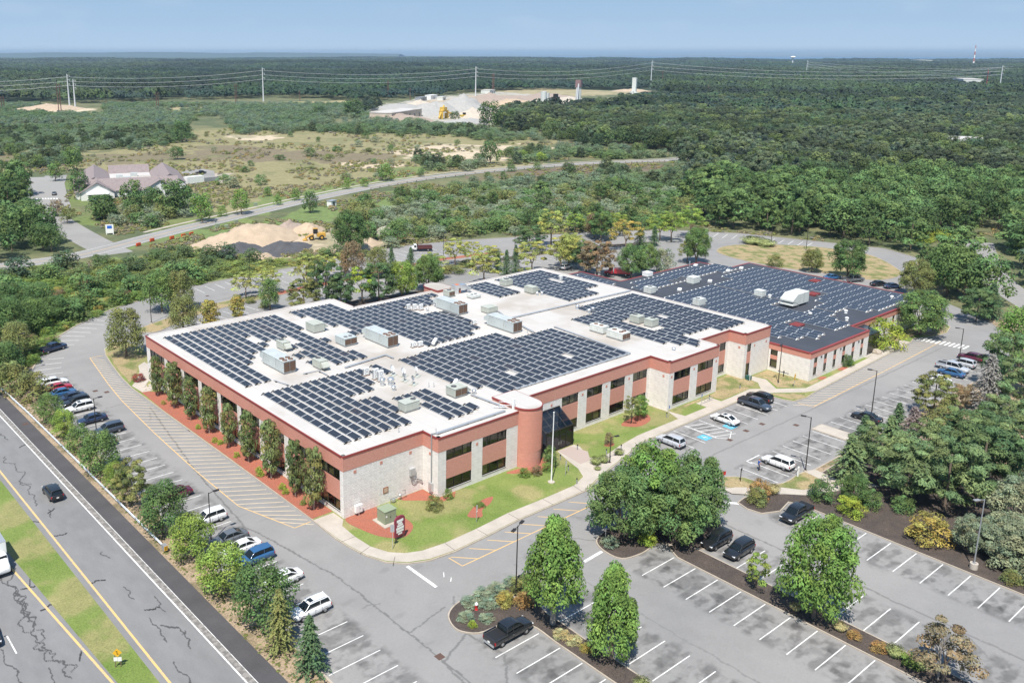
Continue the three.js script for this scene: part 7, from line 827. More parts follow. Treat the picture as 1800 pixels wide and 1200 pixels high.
{ const p = G(341, 322), t = thing('yard_container', 'white storage container in the yard behind gabled building', 'container', p.x, 0, p.z, .1); part('body', bx(-4.5, 4.5, .2, 3.4, -1.6, 1.6), M.white_paint, t); part('base', bx(-4.4, 4.4, 0, .2, -1.5, 1.5), M.black, t); for (let i = 0; i < 12; i++) part('rib', bx(-4.3 + i * .76, -4.2 + i * .76, .3, 3.3, 1.6, 1.66), M.white_paint, t); const f = thing('yard_fence', 'grey board fence beside the white container', 'fence', p.x + 8.5, 0, p.z + 1); for (let i = 0; i < 8; i++) part('board', bx(-4 + i, -3.04 + i, 0, 2.3, -.05, .05), M.grey_metal, f); }
{ const p = G(193, 412), t = thing('entrance_sign', 'white and blue pylon sign at the road junction', 'sign', p.x, 0, p.z, -.5); part('panel', bx(-1.3, 1.3, .5, 3.4, -.2, .2), M.white_paint, t); part('blue_panel', bx(-.8, .8, 2.1, 3.1, .2, .24), M.blue_sign, t); for (const x of [-1.1, 1.1]) part('post', bx(x - .15, x + .15, 0, .6, -.15, .15), M.white_paint, t); }
for (const [a, b] of [[243, 432], [267, 424], [302, 420], [322, 416], [336, 413]]) { const p = G(a, b), t = thing('traffic_barrel', 'orange barrier standing along the road edge works', 'barrier', p.x, 0, p.z, .4, 'orange barriers by the road works'); part('body', bx(-.9, .9, .1, 1.0, -.2, .2), mat('barrier_orange', { color: [.65, .10, .03], roughness: .6 }), t); part('foot', bx(-1, 1, 0, .1, -.35, .35), M.black, t); }
{ const p = G(583, 362), t = thing('pump_house', 'small white hut beside the curving road', 'hut', p.x, 0, p.z, .3); part('wall', bx(-1.6, 1.6, 0, 2.2, -1.2, 1.2), M.white_paint, t); part('roof', bx(-1.8, 1.8, 2.2, 2.4, -1.4, 1.4), M.galv, t); part('door', bx(-.5, .4, 0, 1.9, 1.2, 1.26), M.window_dark, t); }
for (const [a, b] of [[449, 362], [382, 400], [398, 402], [415, 393]]) { const p = G(a, b), o = part('utility_box', mrg([bx(-.8, .8, 0, .15, -.7, .7), bx(-.65, .65, .15, 1.4, -.55, .55)]), M.green_box); o.position.set(p.x, 0, p.z); tag(o, 'small roadside utility box on concrete', 'utility box', 'roadside utility boxes'); }
// ------------------------------------------------------------ heaps and the quarry
const sandM = (n, c, s) => mat(n, { roughness: 1, map: tex(256, 256, (u, v) => sc3(c, .72 + .3 * fbm(u * 6, v * 6, 5, s, 6) + .2 * vn(u * 90, v * 90, 3, 90)), 14) });
sandM('sand', [.46, .355, .25], 311); sandM('pale_sand', [.48, .42, .345], 313); sandM('dark_gravel', [.085, .085, .09], 315); sandM('grey_gravel', [.36, .35, .33], 317); sandM('brown_gravel', [.34, .27, .22], 319);
function heap(px, py, w, d, h, m, label, turn = 0, group) { const p = G(px, py), N = 26, g = new THREE.PlaneGeometry(2, 2, N, N).rotateX(-Math.PI / 2), a = g.attributes.position; for (let i = 0; i < a.count; i++) { const x = a.getX(i), z = a.getZ(i), r = Math.hypot(x, z) * (1 + .35 * (fbm(x * 1.6 + px, z * 1.6 + py, 3, 5) - .5)); a.setXYZ(i, x * w / 2, Math.max(-.4, (Math.max(0, 1 - r) ** .85) * h * (.45 + 1.1 * fbm(x * 3 + py, z * 3 + px, 4, 9)) + (fbm(x * 9 + px, z * 9, 2, 13) - .5) * h * .12 * (r < 1 ? 1 : 0) - .1), z * d / 2); } g.computeVertexNormals(); metreUV(g); const o = part('heap', g, m); o.position.set(p.x, 0, p.z); o.rotation.y = turn; return tag(o, label, 'heap', group); }
heap(445, 420, 48, 28, 5.2, M.sand, 'largest sand heap beside the yellow loader', .5); heap(395, 428, 34, 18, 3.6, M.sand, 'low spread of sand left of the big heap', .4); heap(540, 408, 14, 12, 3.4, M.sand, 'separate pale sand cone behind the loader'); heap(492, 440, 28, 14, 2.8, M.dark_gravel, 'black gravel heap in front of the loader', .4); heap(420, 442, 26, 12, 2.8, M.dark_gravel, 'second black gravel heap near the road', .4); heap(640, 430, 22, 14, 2.6, M.sand, 'sand bank beside the big dark tree', .5); heap(678, 408, 18, 8, 2.6, M.pale_sand, 'heap of pale rubble in the scrub', .7); heap(508, 404, 16, 10, 3.2, M.brown_gravel, 'weedy brown mound behind the sand', .3); heap(452, 455, 12, 8, 2.6, M.sand, 'small sand slope below the black gravel');
for (const [px, py, w, h, m, l] of [[760, 200, 62, 20, 'grey_gravel', 'broad grey gravel heap in the quarry'], [815, 197, 74, 24, 'grey_gravel', 'tallest grey gravel cone in the quarry'], [830, 206, 50, 12, 'pale_sand', 'pale sand cone in front of the grey cone'], [690, 211, 60, 11, 'brown_gravel', 'brown heap beside the quarry shed'], [722, 213, 40, 8, 'brown_gravel', 'smaller brown heap beside the quarry shed'], [860, 180, 110, 16, 'brown_gravel', 'flat topped brown bank behind the cones'], [900, 188, 90, 14, 'sand', 'sandy cut bank behind the quarry'], [930, 195, 60, 12, 'sand', 'sand heap beside the silos'], [1000, 182, 120, 10, 'pale_sand', 'pale haul road bank at the quarry edge'], [85, 192, 70, 10, 'sand', 'far sand heap under the twin poles'], [820, 215, 40, 6, 'grey_gravel', 'low blue grey gravel heap at quarry front'], [700, 190, 60, 9, 'grey_gravel', 'grey bank behind the quarry shed'], [740, 186, 46, 9, 'pale_sand', 'pale bank left of the quarry cones'], [880, 200, 50, 10, 'pale_sand', 'pale heap behind the quarry trees'], [905, 178, 90, 12, 'brown_gravel', 'tan earth bank under the wooden frame'], [960, 172, 90, 10, 'brown_gravel', 'long brown earth bank toward the sandy rise'], [1110, 160, 60, 7, 'sand', 'pale sand top of the far rise']]) heap(px, py, w * 1.1, w * .9, h * .68, M[m], l);
function box(name, cat, label, px, py, w, h, d, turn, m, roofM, o = {}) { const p = G(px, py), t = thing(name, label, cat, p.x, 0, p.z, turn); part('wall', bx(-w / 2, w / 2, 0, h, -d / 2, d / 2), m, t); part('roof', bx(-w / 2 - .3, w / 2 + .3, h, h + .5, -d / 2 - .3, d / 2 + .3), roofM || m, t); for (let i = 0; i < (o.doors ?? 3); i++) part('door', bx(-w / 2 + w * (i + .5) / (o.doors ?? 3) - 1.4, -w / 2 + w * (i + .5) / (o.doors ?? 3) + 1.4, 0, h * .6, d / 2, d / 2 + .1), M.window_dark, t); return t; }
box('quarry_shed', 'shed', 'long white roofed quarry shed', 697, 208, 70, 7, 22, .5, M.pale_sand, M.roof_white, { doors: 6 }); box('trailer', 'trailer', 'white trailer parked above the quarry', 758, 174, 24, 5, 8, .5, M.white_paint, null, { doors: 1 }); box('trailer', 'trailer', 'second white trailer above quarry cones', 776, 176, 12, 4.4, 8, .5, M.hvac_light, null, { doors: 1 }); box('trailer', 'trailer', 'dark trailer at the quarry top', 740, 177, 20, 4.4, 8, .5, M.grey_metal, null, { doors: 1 }); box('quarry_shed', 'shed', 'white roofed shed beside monopole', 858, 164, 26, 5, 14, .5, M.hvac_light, M.roof_white); box('quarry_shed', 'shed', 'low white quarry building in the trees', 1012, 195, 30, 7, 14, .5, M.white_paint, M.roof_white);
function tower(px, py, label, list) { const p = G(px, py), t = thing('plant_tower', label, 'silo', p.x, 0, p.z, .4); for (const [n, g, m] of list) part(n, g, m, t); return t; }
tower(958, 199, 'pale twin silos of the asphalt plant', [['silo', cyl(3, 3, 0, 22, -5, 0, 14), M.hvac_light], ['silo', cyl(3, 3, 0, 20, 3, 0, 14), M.hvac_light], ['hopper', bx(8, 14, 8, 15, -3, 3), M.grey_metal], ['frame', mrg([bx(8, 9, 0, 8, -4, -3), bx(15, 16, 0, 8, 3, 4), bx(8, 9, 0, 8, 3, 4), bx(15, 16, 0, 8, -4, -3)]), M.dark_metal]]); tower(976, 198, 'dark hopper tower of the asphalt plant', [['hopper', bx(-3.4, 3.4, 9, 16, -3.4, 3.4), M.dark_metal], ['silo', cyl(3.5, 3.5, 0, 10, 0, 0, 12), M.hvac_light], ['top_house', bx(-2, 2, 16, 19, -2, 2), M.dark_metal]]); tower(1016, 188, 'white silo tower with red head', [['silo', cyl(3.4, 3, 0, 22, 0, 0, 12), M.hvac_light], ['head', bx(-3, 3, 22, 30, -3, 3), mat('tower_red', { color: [.22, .14, .14], roughness: .7 })], ['conveyor', rod(V(0, 28, 0), V(-22, 2, 6), 1.1), M.grey_metal]]); tower(1114, 180, 'white stepped concrete tower above the trees', [['tower_base', bx(-6, 6, 0, 12, -5, 5), M.hvac_light], ['tower_shaft', bx(-2.4, 2.4, 12, 30, -2.4, 2.4), M.hvac_light], ['silo', cyl(2.6, 2.6, 0, 14, -9, 0, 12), M.hvac_light]]);
{ const p = G(782, 208), t = thing('screening_plant', 'yellow screening plant with conveyor in the quarry', 'conveyor', p.x, 0, p.z, .4), Y = mat('plant_yellow', { color: [.55, .36, .06], roughness: .6 }); part('frame', [bx(-8, -7, 0, 7, -2, 2), bx(3, 4, 0, 5, -2, 2), bx(-8, 4, 6.4, 7.6, -2, 2)], Y, t); part('conveyor', rod(V(-12, 1, 0), V(-2, 12, 0), .9), Y, t); part('conveyor', rod(V(4, 6, 0), V(18, 2, 3), .9), Y, t); part('hopper', bx(-6, 0, 7.6, 10.6, -2.4, 2.4), Y, t); }
{ const p = G(815, 208), t = thing('quarry_loader', 'small yellow machine in front of grey gravel', 'loader', p.x, 0, p.z, .2); part('body', bx(-4, 3, 1.2, 3.4, -1.6, 1.6), mat('plant_yellow2', { color: [.62, .42, .05], roughness: .6 }), t); part('cab', bx(0, 2, 3.4, 5.4, -1.2, 1.2), M.car_glass, t); for (const x of [-3, 2.4]) part('wheel', rod(V(x, 1.1, -1.8), V(x, 1.1, 1.8), 1.1, 1.1, 12), M.tyre, t); part('bucket', bx(3.4, 5.6, .3, 1.8, -2, 2), M.dark_metal, t); }
// ------------------------------------------------------------ power line
mat('mono_steel', { color: [.62, .64, .66], roughness: .5, metalness: .2 }); const tops = [];
for (const [bx_, by, ty, l] of [[122, 188, 136, 'tall pale steel power pole, left of the twin pair'], [132, 190, 144, 'second pale steel power pole of the twin pair'], [463, 178, 122, 'tall pale steel power pole above the dry corridor'], [836, 168, 119, 'tall pale steel power pole behind the quarry'], [1144, 155, 110, 'pale steel power pole on the sandy rise'], [1417, 138, 110, 'pale steel power pole on the wooded ridge'], [1757, 162, 124, 'pale steel power pole beside the red lattice pole']]) { const p = G(bx_, by), D = p.distanceTo(EYE), h = (by - ty) / FOC * D * 1.0, t = thing('power_pole', l, 'power pole', p.x, 0, p.z); part('shaft', cyl(1.0, .45, 0, h, 0, 0, 8), M.mono_steel, t); for (let k = 0; k < 3; k++) { const y = h * (.97 - k * .13); part('arm', rod(V(0, y - .6, 0), V(1.8, y, 2.2), .22, .14), M.mono_steel, t); part('insulator', rod(V(1.8, y, 2.2), V(1.8, y - 2, 2.2), .2), M.mono_steel, t); } if (bx_ !== 132) tops.push([p, h]); }
for (const [a, b, c, w, l] of [[105, 196, 152, 2, 'brown wooden frame pole beside the twin steel poles'], [415, 179, 149, 2, 'brown wooden frame pole along the power corridor'], [277, 190, 164, 2, 'pair of thin wooden poles in the corridor'], [867, 163, 130, 3, 'rusty brown three legged frame by the quarry'], [682, 173, 143, 2, 'thin brown pole before the woods'], [1164, 153, 126, 2, 'brown frame pole on the sandy rise'], [1425, 138, 122, 2, 'brown frame pole on the ridge'], [1733, 161, 130, 2, 'red lattice frame pole in the woods'], [721, 175, 155, 1, 'thin wooden pole with crossarm near quarry'], [1244, 176, 152, 1, 'thin wooden pole in the right woods'], [527, 178, 160, 1, 'small wooden pole at the corridor edge'], [5, 192, 172, 2, 'pair of wooden poles at the far corridor end']]) { const p = G(a, b), D = p.distanceTo(EYE), h = (b - c) / FOC * D, t = thing('wooden_pole', l, 'power pole', p.x, 0, p.z, .5); const m = /red/.test(l) ? mat('pole_red', { color: [.32, .07, .06], roughness: .8 }) : M.wood_pole; for (let k = 0; k < w; k++) part('leg', cyl(.5, .38, 0, h, (k - (w - 1) / 2) * 3.4, 0, 6), m, t); part('crossarm', bx(-w * 2.4, w * 2.4, h * .84, h * .84 + .6, -.3, .3), m, t); if (w > 1) part('brace', rod(V(-1.7, h * .4, 0), V(1.7, h * .75, 0), .2), m, t); }
tops.sort((a, b) => a[0].x - b[0].x); const first = tops[0]; tops.unshift([first[0].clone().add(V(-260, 0, -60)), first[1]]); tops.push([tops[tops.length - 1][0].clone().add(V(300, 0, 330)), 32]);
for (let k = 0; k < 3; k++) for (let i = 0; i + 1 < tops.length; i++) { const a = tops[i][0].clone().setY(tops[i][1] * (.97 - k * .13) - 2), b = tops[i + 1][0].clone().setY(tops[i + 1][1] * (.97 - k * .13) - 2), m = a.clone().lerp(b, .5); m.y -= a.distanceTo(b) * .022; const o = part('power_wire', new THREE.TubeGeometry(new THREE.QuadraticBezierCurve3(a, m.setY(m.y * 1 - a.distanceTo(b) * .02), b), 24, .13, 4), M.mono_steel); tag(o, 'pale power wire sagging between steel poles', 'wire', 'power wires between the steel poles'); }
{ const p = G(1393, 118), D = p.distanceTo(EYE), s = D / FOC, t = thing('water_tower', 'white mushroom water tower on the far wooded ridge', 'water tower', p.x, 0, p.z); part('stem', cyl(1.1 * s, .9 * s, 0, 14 * s, 0, 0, 12), M.white_paint, t); part('tank', new THREE.SphereGeometry(4 * s, 16, 10).scale(1, .45, 1).translate(0, 15.5 * s, 0), M.white_paint, t); }
{ const p = G(1711, 119), D = p.distanceTo(EYE), s = D / FOC, t = thing('radio_mast', 'red and white radio mast on the far horizon', 'mast', p.x, 0, p.z); for (let k = 0; k < 7; k++) part('mast_section', cyl(mix(1.6, .5, k / 7) * s, mix(1.6, .5, (k + 1) / 7) * s, k * 4.6 * s, (k + 1) * 4.6 * s, 0, 0, 4), k % 2 ? M.white_paint : mat('mast_red', { color: [.45, .15, .12], roughness: .7 }), t); }
for (const [px, py, w, h, d, l] of [[1690, 264, 34, 7, 26, 'large white flat roofed shed among the right hand trees'], [1776, 262, 12, 6, 12, 'small white roofed shed beside the large one'], [1700, 155, 70, 16, 30, 'pale far building in the woods'], [1347, 143, 30, 8, 20, 'tiny pale building on the wooded slope'], [1580, 149, 60, 8, 20, 'pale roofs seen through far woods'], [1745, 121, 260, 14, 60, 'long pale clearing buildings near the coast'], [1620, 113, 200, 22, 60, 'white far town buildings by the sea']]) box('far_building', 'building', l, px, py, w, h, d, .6, M.hvac_light, M.roof_white, { doors: 2 });
// ------------------------------------------------------------ woods, thickets and rough grass
const ZF = { wood: [[[-80, 99], [1900, 99], [1900, 176], [1200, 176], [1150, 153], [900, 159], [640, 180], [480, 176], [-80, 182]], [[1180, 176], [1900, 176], [1900, 470], [1830, 452], [1790, 430], [1760, 408], [1690, 408], [1650, 412], [1600, 448], [1540, 432], [1440, 424], [1336, 405], [1240, 400], [1205, 350], [1210, 300], [1180, 272], [1110, 258], [1010, 262], [960, 238], [870, 226], [880, 204], [1010, 200], [1100, 184]], [[585, 225], [600, 180], [650, 178], [655, 215], [640, 228]], [[-40, 350], [40, 345], [60, 380], [140, 425], [150, 440], [100, 448], [-40, 462]], [[1730, 470], [1800, 430], [1900, 440], [1900, 560], [1800, 520]], [[1690, 480], [1720, 500], [1790, 560], [1740, 570], [1650, 520], [1620, 480], [1650, 460]]],
  scrub: [[[-60, 198], [200, 200], [335, 194], [335, 236], [250, 262], [-60, 272]], [[190, 178], [480, 172], [640, 178], [640, 186], [430, 188], [200, 192]], [[-60, 178], [60, 178], [60, 190], [-60, 194]], [[190, 184], [440, 180], [640, 182], [640, 200], [420, 205], [330, 204], [190, 204]], [[380, 200], [600, 190], [690, 214], [790, 224], [960, 240], [1100, 262], [940, 250], [640, 230], [560, 232], [430, 236]], [[590, 400], [640, 372], [740, 345], [840, 328], [1000, 318], [1190, 300], [1238, 400], [1180, 402], [1080, 405], [1000, 406], [900, 414], [780, 420], [690, 432], [650, 436], [640, 425], [690, 410], [650, 396]], [[735, 284], [860, 284], [880, 298], [760, 304]], [[880, 272], [1010, 262], [1180, 274], [1180, 279], [1000, 285], [900, 292]], [[140, 392], [170, 372], [230, 362], [330, 350], [352, 372], [330, 388], [240, 398], [160, 402]], [[40, 270], [140, 272], [140, 290], [20, 296]]],
  weed: [[[-50, 476], [180, 466], [330, 432], [390, 452], [480, 462], [600, 444], [650, 440], [600, 452], [520, 466], [430, 487], [340, 498], [260, 520], [200, 540], [130, 568], [100, 592], [60, 640], [-50, 690]]] };
const R = rng(2024), cand = { wood: [], scrub: [], weed: [] };
const zonesBB = Object.fromEntries(Object.entries(ZF).map(([k, l]) => [k, l.map((p) => { const xs = p.map((q) => q[0]), ys = p.map((q) => q[1]); return { p, b: [Math.min(...xs), Math.max(...xs), Math.min(...ys), Math.max(...ys)] }; })]));
const zoneAt = (px0, py0) => { if (px0 > 1655 && px0 < 1740 && py0 > 258 && py0 < 276) return null; const sc = clamp((py0 - 95) / 250, .08, 1), px = px0 + (fbm(px0 * .03, py0 * .09, 3, 441) - .5) * 46, py = py0 + (fbm(px0 * .03 + 40, py0 * .09, 3, 443) - .5) * 34 * sc; for (const k of ['weed', 'scrub', 'wood']) for (const z of zonesBB[k]) if (px >= z.b[0] && px <= z.b[1] && py >= z.b[2] && py <= z.b[3] && inPoly(px, py, z.p)) return k; return null; };
const roads = [mainRoad, sideRoad, accessRoad]; const nearRoad = (x, z, d) => roads.some((r) => { for (let i = 0; i < r.length; i += 2) if (Math.abs(r[i][0] - x) < d + 4 && Math.hypot(r[i][0] - x, r[i][1] - z) < d + 1) return true; return false; });
{
  const seen = (x, z, step, f) => { const [px, py, w] = toPx(x, 0, z); if (w < 5 || px < -90 || px > 1890 || py > 700) return; f(px, py, w); };
  for (let gx = -260; gx < 1100; gx += 8.6) for (let gz = -1080; gz < 60; gz += 8.6) { const x = gx + (R() - .5) * 8, z = gz + (R() - .5) * 8, u = R(), v = R(); seen(x, z, 8, (px, py, D) => { if (D > 1050 || zoneAt(px, py) !== 'wood' || inPoly(x, z, lotEdge) || nearRoad(x, z, 8)) return; cand.wood.push([x, z, D, u, v, fbm(x * .02, z * .02, 3, 401)]); }); }
  for (let gx = -260; gx < 1100; gx += 6.4) for (let gz = -1080; gz < 60; gz += 6.4) { const x = gx + (R() - .5) * 5.6, z = gz + (R() - .5) * 5.6, u = R(), v = R(), n = fbm(x * .02, z * .02, 3, 401); seen(x, z, 6.4, (px, py, D) => { const k = zoneAt(px, py); if (!k || D > 1050) return; if (inPoly(x, z, lotEdge) || nearRoad(x, z, k === 'wood' ? 12 : 11)) return; if (k === 'wood') return; if (k === 'scrub') { if (u < .2 && v > .4 && D < 700) cand.wood.push([x, z, D, u * 5, v * .6, n, .62]); else if (n > .3) cand.scrub.push([x, z, D, u, v, n]); } else if (u < .8) cand.weed.push([x, z, D, u, v, n]); }); }
  for (let gx = -60; gx < 250; gx += 3.1) for (let gz = -260; gz < -60; gz += 3.1) { const x = gx + (R() - .5) * 3, z = gz + (R() - .5) * 3, u = R(), v = R(), n = fbm(x * .05, z * .05, 3, 411); seen(x, z, 3, (px, py, D) => { if (zoneAt(px, py) !== 'weed' || inPoly(x, z, lotEdge) || nearRoad(x, z, 7)) return; cand.weed.push([x, z, D, u, v, n, .55]); }); }
}
function woods(kind, list, thingsMost, name, label, cat, group, stuffName, stuffLabel, geos, pick) {
  list.sort((a, b) => a[2] - b[2]); const inst = geos.map(() => []);
  list.forEach((c, i) => { const p = pick(c); if (i < thingsMost) { const [px, py] = toPx(c[0], 3, c[1]); if (px > -30 && px < 1830) { const t = tree(name, label(p, c), cat, c[0], c[1], p.w, p.h, p.near, p.leaf, { group, clear: p.clear }); return; } } inst[p.g].push([c[0], c[1], p]); });
  inst.forEach((l, gi) => { if (!l.length) return; const im = new THREE.InstancedMesh(geos[gi], LEAF.white ||= leafMat('white', [1, 1, 1]), l.length), m = new THREE.Matrix4(), q = new THREE.Quaternion(), up = V(0, 1, 0); l.forEach(([x, z, p], k) => { q.setFromAxisAngle(up, (x * 7.3 + z * 3.1) % 6.283); m.compose(V(x, hillAt(x, z) + p.h * (p.clear || 0), z), q, V(p.w, p.h * (1 - (p.clear || 0)), p.w)); im.setMatrixAt(k, m); im.setColorAt(k, new THREE.Color().setRGB(...p.c)); }); im.name = numbered(stuffName); tag(im, stuffLabel, null, null, 'stuff'); shade(im); scene.add(im); });
}
const jit = (c, u, v) => [c[0] * (.75 + .5 * u), c[1] * (.8 + .4 * u), c[2] * (.75 + .5 * v)];
woods('wood', cand.wood, 300, 'forest_tree', (p, c) => `${{ deep: 'dark green', wood: 'deep green', broad: 'mid green', round: 'olive green' }[p.leaf]} ${p.near === 'woodpine' ? 'pine' : p.h > 10.5 ? 'tall broadleaf tree' : 'broadleaf tree'} ${c[6] ? 'rising out of the thicket behind the rear lot' : c[0] < 60 ? 'in the copse beside the side road' : c[1] > -30 ? 'in the woods along the access road' : 'in the woods behind the turning loop'}`, 'tree', 'trees of the surrounding woods', 'woods', 'dense mixed woods of oak and pine', [...CR.wood, ...CR.woodpine], ([x, z, D, u, v, n, k = 1]) => { const pine = n + v * .3 > .62, w = (8 + 6 * u * u + 2 * v) * (k < 1 ? .62 : 1), h = (7.5 + 5 * v + 2.5 * u) * k; return { w, h, near: pine ? 'woodpine' : 'wood', leaf: ['deep', 'wood', 'round', 'broad'][Math.floor(u * 3.99)] === 'round' && n < .45 ? 'broad' : ['deep', 'wood', 'wood', 'broad'][Math.floor(u * 3.99)], clear: .1, g: pine ? 4 + Math.floor(u * 2.99) : Math.floor(u * 3.99), c: jit(sc3(pine ? [.115, .158, .078] : mx3([.115, .178, .070], [.205, .242, .095], clamp(n * 2.4 - .8 + (v - .5) * .8)), .5 + .62 * sst(.3, .7, fbm(x * .05, z * .05, 3, 451))), u, v) }; });
woods('scrub', cand.scrub, 280, 'olive_shrub', (p, c) => `${{ silver: 'silvery', broad: 'green', olive: 'olive brown' }[p.leaf]} ${p.h > 4 ? 'tall' : 'low'} shrub ${c[1] < -230 ? 'in the thicket beyond the curving road' : c[0] < 90 ? 'beside the gabled building' : 'in the thicket between road and rear lot'}`, 'shrub', 'silvery shrubs of the thicket', 'thicket', 'silvery olive thicket filling the old fields', CR.scrub, ([x, z, D, u, v, n]) => { const w = 5 + 4 * u, h = 2.6 + 2.6 * v; return { w, h, near: 'scrub', leaf: v < .5 ? 'silver' : v < .75 ? 'broad' : 'olive', clear: 0, g: Math.floor(u * 3.99), c: jit(mx3([.205, .262, .150], [.135, .205, .080], clamp(n * 2 - .5)), u, v) }; });
woods('weed', cand.weed, 280, 'wild_shrub', (p, c) => `${{ deep: 'dark', broad: 'mid green', weed: 'fresh green', gold: 'golden', rusty: 'rust brown' }[p.leaf]} ${p.w > 5.4 ? 'large' : p.h > 1.5 ? 'medium' : 'low'} wild shrub on the weedy bank ${c[0] < 20 ? 'by the lot bend' : 'below the sand pit'}`, 'shrub', 'wild shrubs on the weedy bank', 'weeds', 'tall weeds and brambles on the bank', CR.scrub, ([x, z, D, u, v, n, k = 1]) => { const big = k === 1 && u < .35, w = big ? 5.5 + 4 * v : (2.4 + 2.4 * u) * 1.1, h = big ? 3 + 3 * v : .8 + 1.3 * v; return { w, h, near: big ? 'scrub' : 'shrub', leaf: big ? (v < .5 ? 'deep' : 'broad') : n > .55 ? 'weed' : u < .15 ? 'gold' : v > .9 ? 'rusty' : 'weed', clear: 0, g: Math.floor(v * 3.99), c: jit(big ? [.115, .17, .064] : n > .6 ? [.21, .265, .07] : [.185, .23, .07], u, v) }; });
// single far shrubs and field trees
for (const [px, py, w, h, lf] of [...Array.from({ length: 60 }, (_, i) => { const Q = rng(900 + i); return [mix(60, 980, Q()), mix(236, 318, Q()), 3 + 4 * Q(), 1.6 + 2.6 * Q(), ['silver', 'broad', 'olive', 'deep'][Math.floor(Q() * 3.99)]]; }).filter(([a, b]) => !(a < 400 && b > 280) && !zoneAt(a, b)), [320, 250, 13, 14, 'deep'], [312, 280, 10, 7, 'deep'], [130, 300, 10, 12, 'round'], [97, 318, 8, 9, 'round'], [140, 350, 9, 12, 'deep'], [235, 368, 10, 11, 'broad'], [268, 372, 7, 9, 'deep'], [310, 378, 13, 13, 'deep'], [180, 385, 12, 9, 'deep'], [355, 390, 9, 10, 'maple'], [424, 376, 8, 9, 'maple'], [545, 374, 6, 8, 'deep'], [678, 318, 8, 8, 'maple'], [862, 288, 11, 12, 'deep'], [30, 340, 8, 14, 'deep'], [42, 356, 9, 13, 'deep'], [10, 370, 10, 14, 'deep'], [10, 320, 8, 10, 'deep'], [100, 380, 6, 6, 'rusty'], [118, 392, 6, 6, 'olive'], [860, 230, 20, 22, 'wood'], [900, 222, 16, 14, 'wood'], [940, 218, 16, 12, 'wood'], [800, 212, 10, 8, 'wood'], [560, 205, 16, 10, 'wood'], [620, 205, 22, 16, 'wood'], [820, 190, 12, 8, 'wood'], [395, 325, 8, 5, 'broad'], [458, 325, 6, 5, 'broad'], [410, 330, 7, 5, 'silver'], [630, 258, 7, 4, 'silver'], [545, 275, 8, 5, 'deep'], [660, 250, 7, 4, 'silver'], [880, 276, 6, 4, 'bright'], [920, 280, 7, 5, 'bright'], [950, 283, 7, 5, 'lime'], [820, 300, 8, 5, 'silver'], [470, 345, 4, 4, 'maple'], [520, 352, 4, 5, 'maple'], [610, 332, 4, 5, 'maple'], [640, 328, 4, 4, 'maple'], [390, 380, 4, 4, 'maple'], [488, 360, 4, 4, 'maple'], [740, 310, 4, 4, 'deep']]) { const p = G(px, py); tree('field_tree', `${{ deep: 'dark', round: 'mid green', broad: 'leafy', maple: 'fresh green', rusty: 'rust coloured', olive: 'olive', wood: 'deep green', silver: 'silvery', bright: 'bright green', lime: 'lime green' }[lf]} ${h > 6 ? 'tree' : 'bush'} ${px < 380 && py > 290 ? 'near the white gabled building' : py > 300 ? 'beside the curving road' : px > 540 ? 'near the quarry fields' : 'in the dry fields'}`, 'tree', p.x, p.z, w, h, w > 5 && h > 5 ? 'wood' : 'scrub', lf, { group: 'scattered trees of the dry fields', clear: .03 }); }
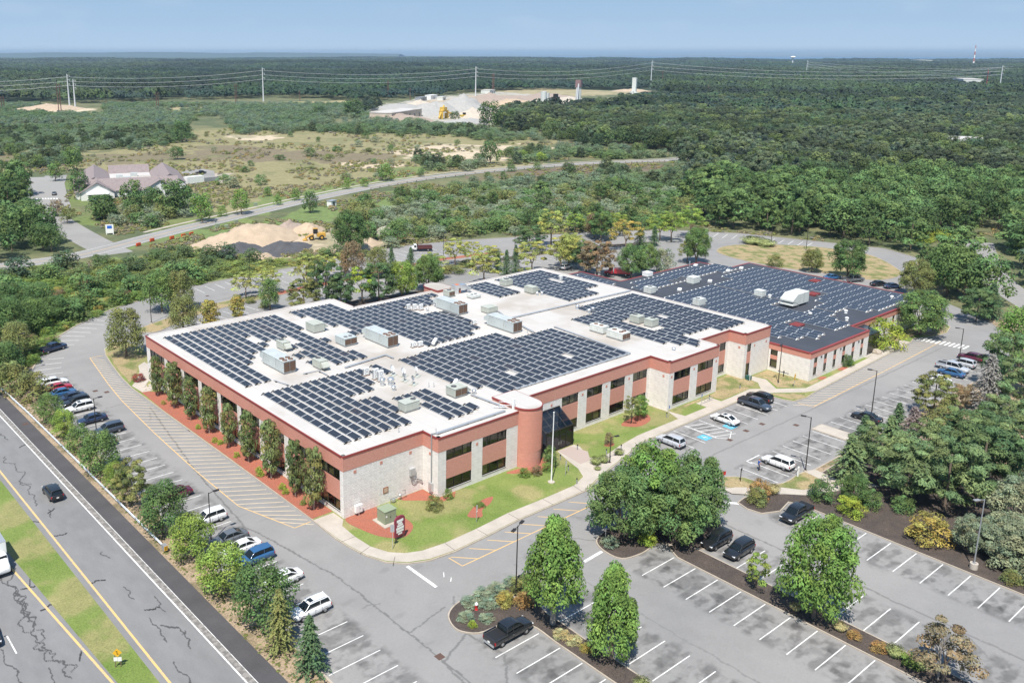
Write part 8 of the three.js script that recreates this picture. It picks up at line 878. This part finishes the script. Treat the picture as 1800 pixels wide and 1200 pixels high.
// far woods: patches of canopy out to the coast
{
  const patch = [1, 2, 3].map((s) => { const Q = rng(s * 97), L = []; for (let k = 0; k < 22; k++) { const cx = (Q() - .5) * 46, cz = (Q() - .5) * 46, r = 4 + Q() * 4.4, y = 4.5 + Q() * 5, tn = .7 + .55 * Q(), hu = (Q() - .5) * .22; for (let i = 0; i < 28; i++) { const a = Q() * 6.283, u = Math.pow(Q(), .7), sn = Math.sqrt(1 - u * u); L.push([cx + Math.cos(a) * sn * r, y + u * r * .8, cz + Math.sin(a) * sn * r, Math.cos(a) * sn + (Q() - .5) * .6, u + .3, Math.sin(a) * sn + (Q() - .5) * .6, 1.5 + Q() * .8, tn * (.85 + .3 * Q()), hu, 1]); } } return leafMesh(L); });
  const lists = [[], [], []]; const Q = rng(31); for (let r = 900; r < 7400; ) { const step = r < 2500 ? 38 : r < 4200 ? 52 : 75, sc = step / 38; for (let a = YAW - .62; a < YAW + .72; a += step / r) { const aa = a + (Q() - .5) * step * .6 / r, rr = r + (Q() - .5) * step * .7, x = EYE.x + rr * Math.sin(aa), z = EYE.z - rr * Math.cos(aa), [px, py] = toPx(x, 0, z); const q = Q(); if (zoneAt(px, Math.max(103, py)) !== 'wood' || rr > coastAt(x, z) - 200) continue; const n = fbm(x * .0016, z * .0016, 4, 421); lists[Math.floor(q * 2.99)].push([x, z, sc, q, n]); } r += step; }
  lists.forEach((l, i) => { const im = new THREE.InstancedMesh(patch[i], LEAF.white, l.length), m = new THREE.Matrix4(), q = new THREE.Quaternion(); l.forEach(([x, z, sc, u, n], k) => { q.setFromAxisAngle(V(0, 1, 0), u * 40); m.compose(V(x, hillAt(x, z) - 1, z), q, V(sc, .9 + .4 * u, sc)); im.setMatrixAt(k, m); im.setColorAt(k, new THREE.Color().setRGB(...jit(sc3(mx3([.052, .100, .058], [.090, .130, .066], clamp(n * 2.4 - .7)), .38 + .48 * sst(.3, .7, fbm(x * .006, z * .006, 3, 455))), u, 1 - u))); }); im.name = numbered('distant_woods'); tag(im, 'unbroken woods running to the horizon', null, null, 'stuff'); shade(im); scene.add(im); });
}
// rough grass of the fields, banks and lawn edges
{
  const Q = rng(55), tuft = (() => { const L = []; for (let i = 0; i < 26; i++) { const a = Q() * 6.283, r = Q() * .4; L.push([Math.cos(a) * r, .12 + Q() * .25, Math.sin(a) * r, Math.cos(a) + (Q() - .5), .5, Math.sin(a) + (Q() - .5), .16, .7 + .6 * Q(), (Q() - .5) * .2, 1.8]); } return leafMesh(L); })(); const list = [];
  for (let i = 0; i < 30000; i++) { const px = Q() * 1800, py = 225 + Math.pow(Q(), .8) * 250, p = G(px, py); if (zoneAt(px, py) === 'wood' || inPoly(p.x, p.z, lotEdge) || nearRoad(p.x, p.z, 9) || (p.x > -2 && p.x < 170 && p.z > -62)) continue; if (fbm(p.x * .05, p.z * .05, 3, 431) < .5) continue; const D = p.distanceTo(EYE); list.push([p, .6 + D / 420 * (.5 + Q()), Q()]); }
  for (let i = 0; i < 700; i++) { const z = mix(-70, 40, Q()), x = mix(-22, -19.2, Q()); list.push([V(x, 0, z), .16 + .18 * Q(), .6 + .3 * Q()]); }
  const im = new THREE.InstancedMesh(tuft, LEAF.white, list.length), m = new THREE.Matrix4(), q = new THREE.Quaternion(); list.forEach(([p, s, u], k) => { q.setFromAxisAngle(V(0, 1, 0), u * 40); m.compose(p, q, V(s * 1.4, s, s * 1.4)); im.setMatrixAt(k, m); im.setColorAt(k, new THREE.Color().setRGB(...jit(u < .6 ? [.28, .245, .125] : u < .9 ? [.18, .20, .08] : [.23, .18, .11], u, 1 - u))); }); im.name = 'rough_grass'; tag(im, 'rough grass tufts in the fields and verges', null, null, 'stuff'); shade(im); scene.add(im);
}
renderer.render(scene, camera);
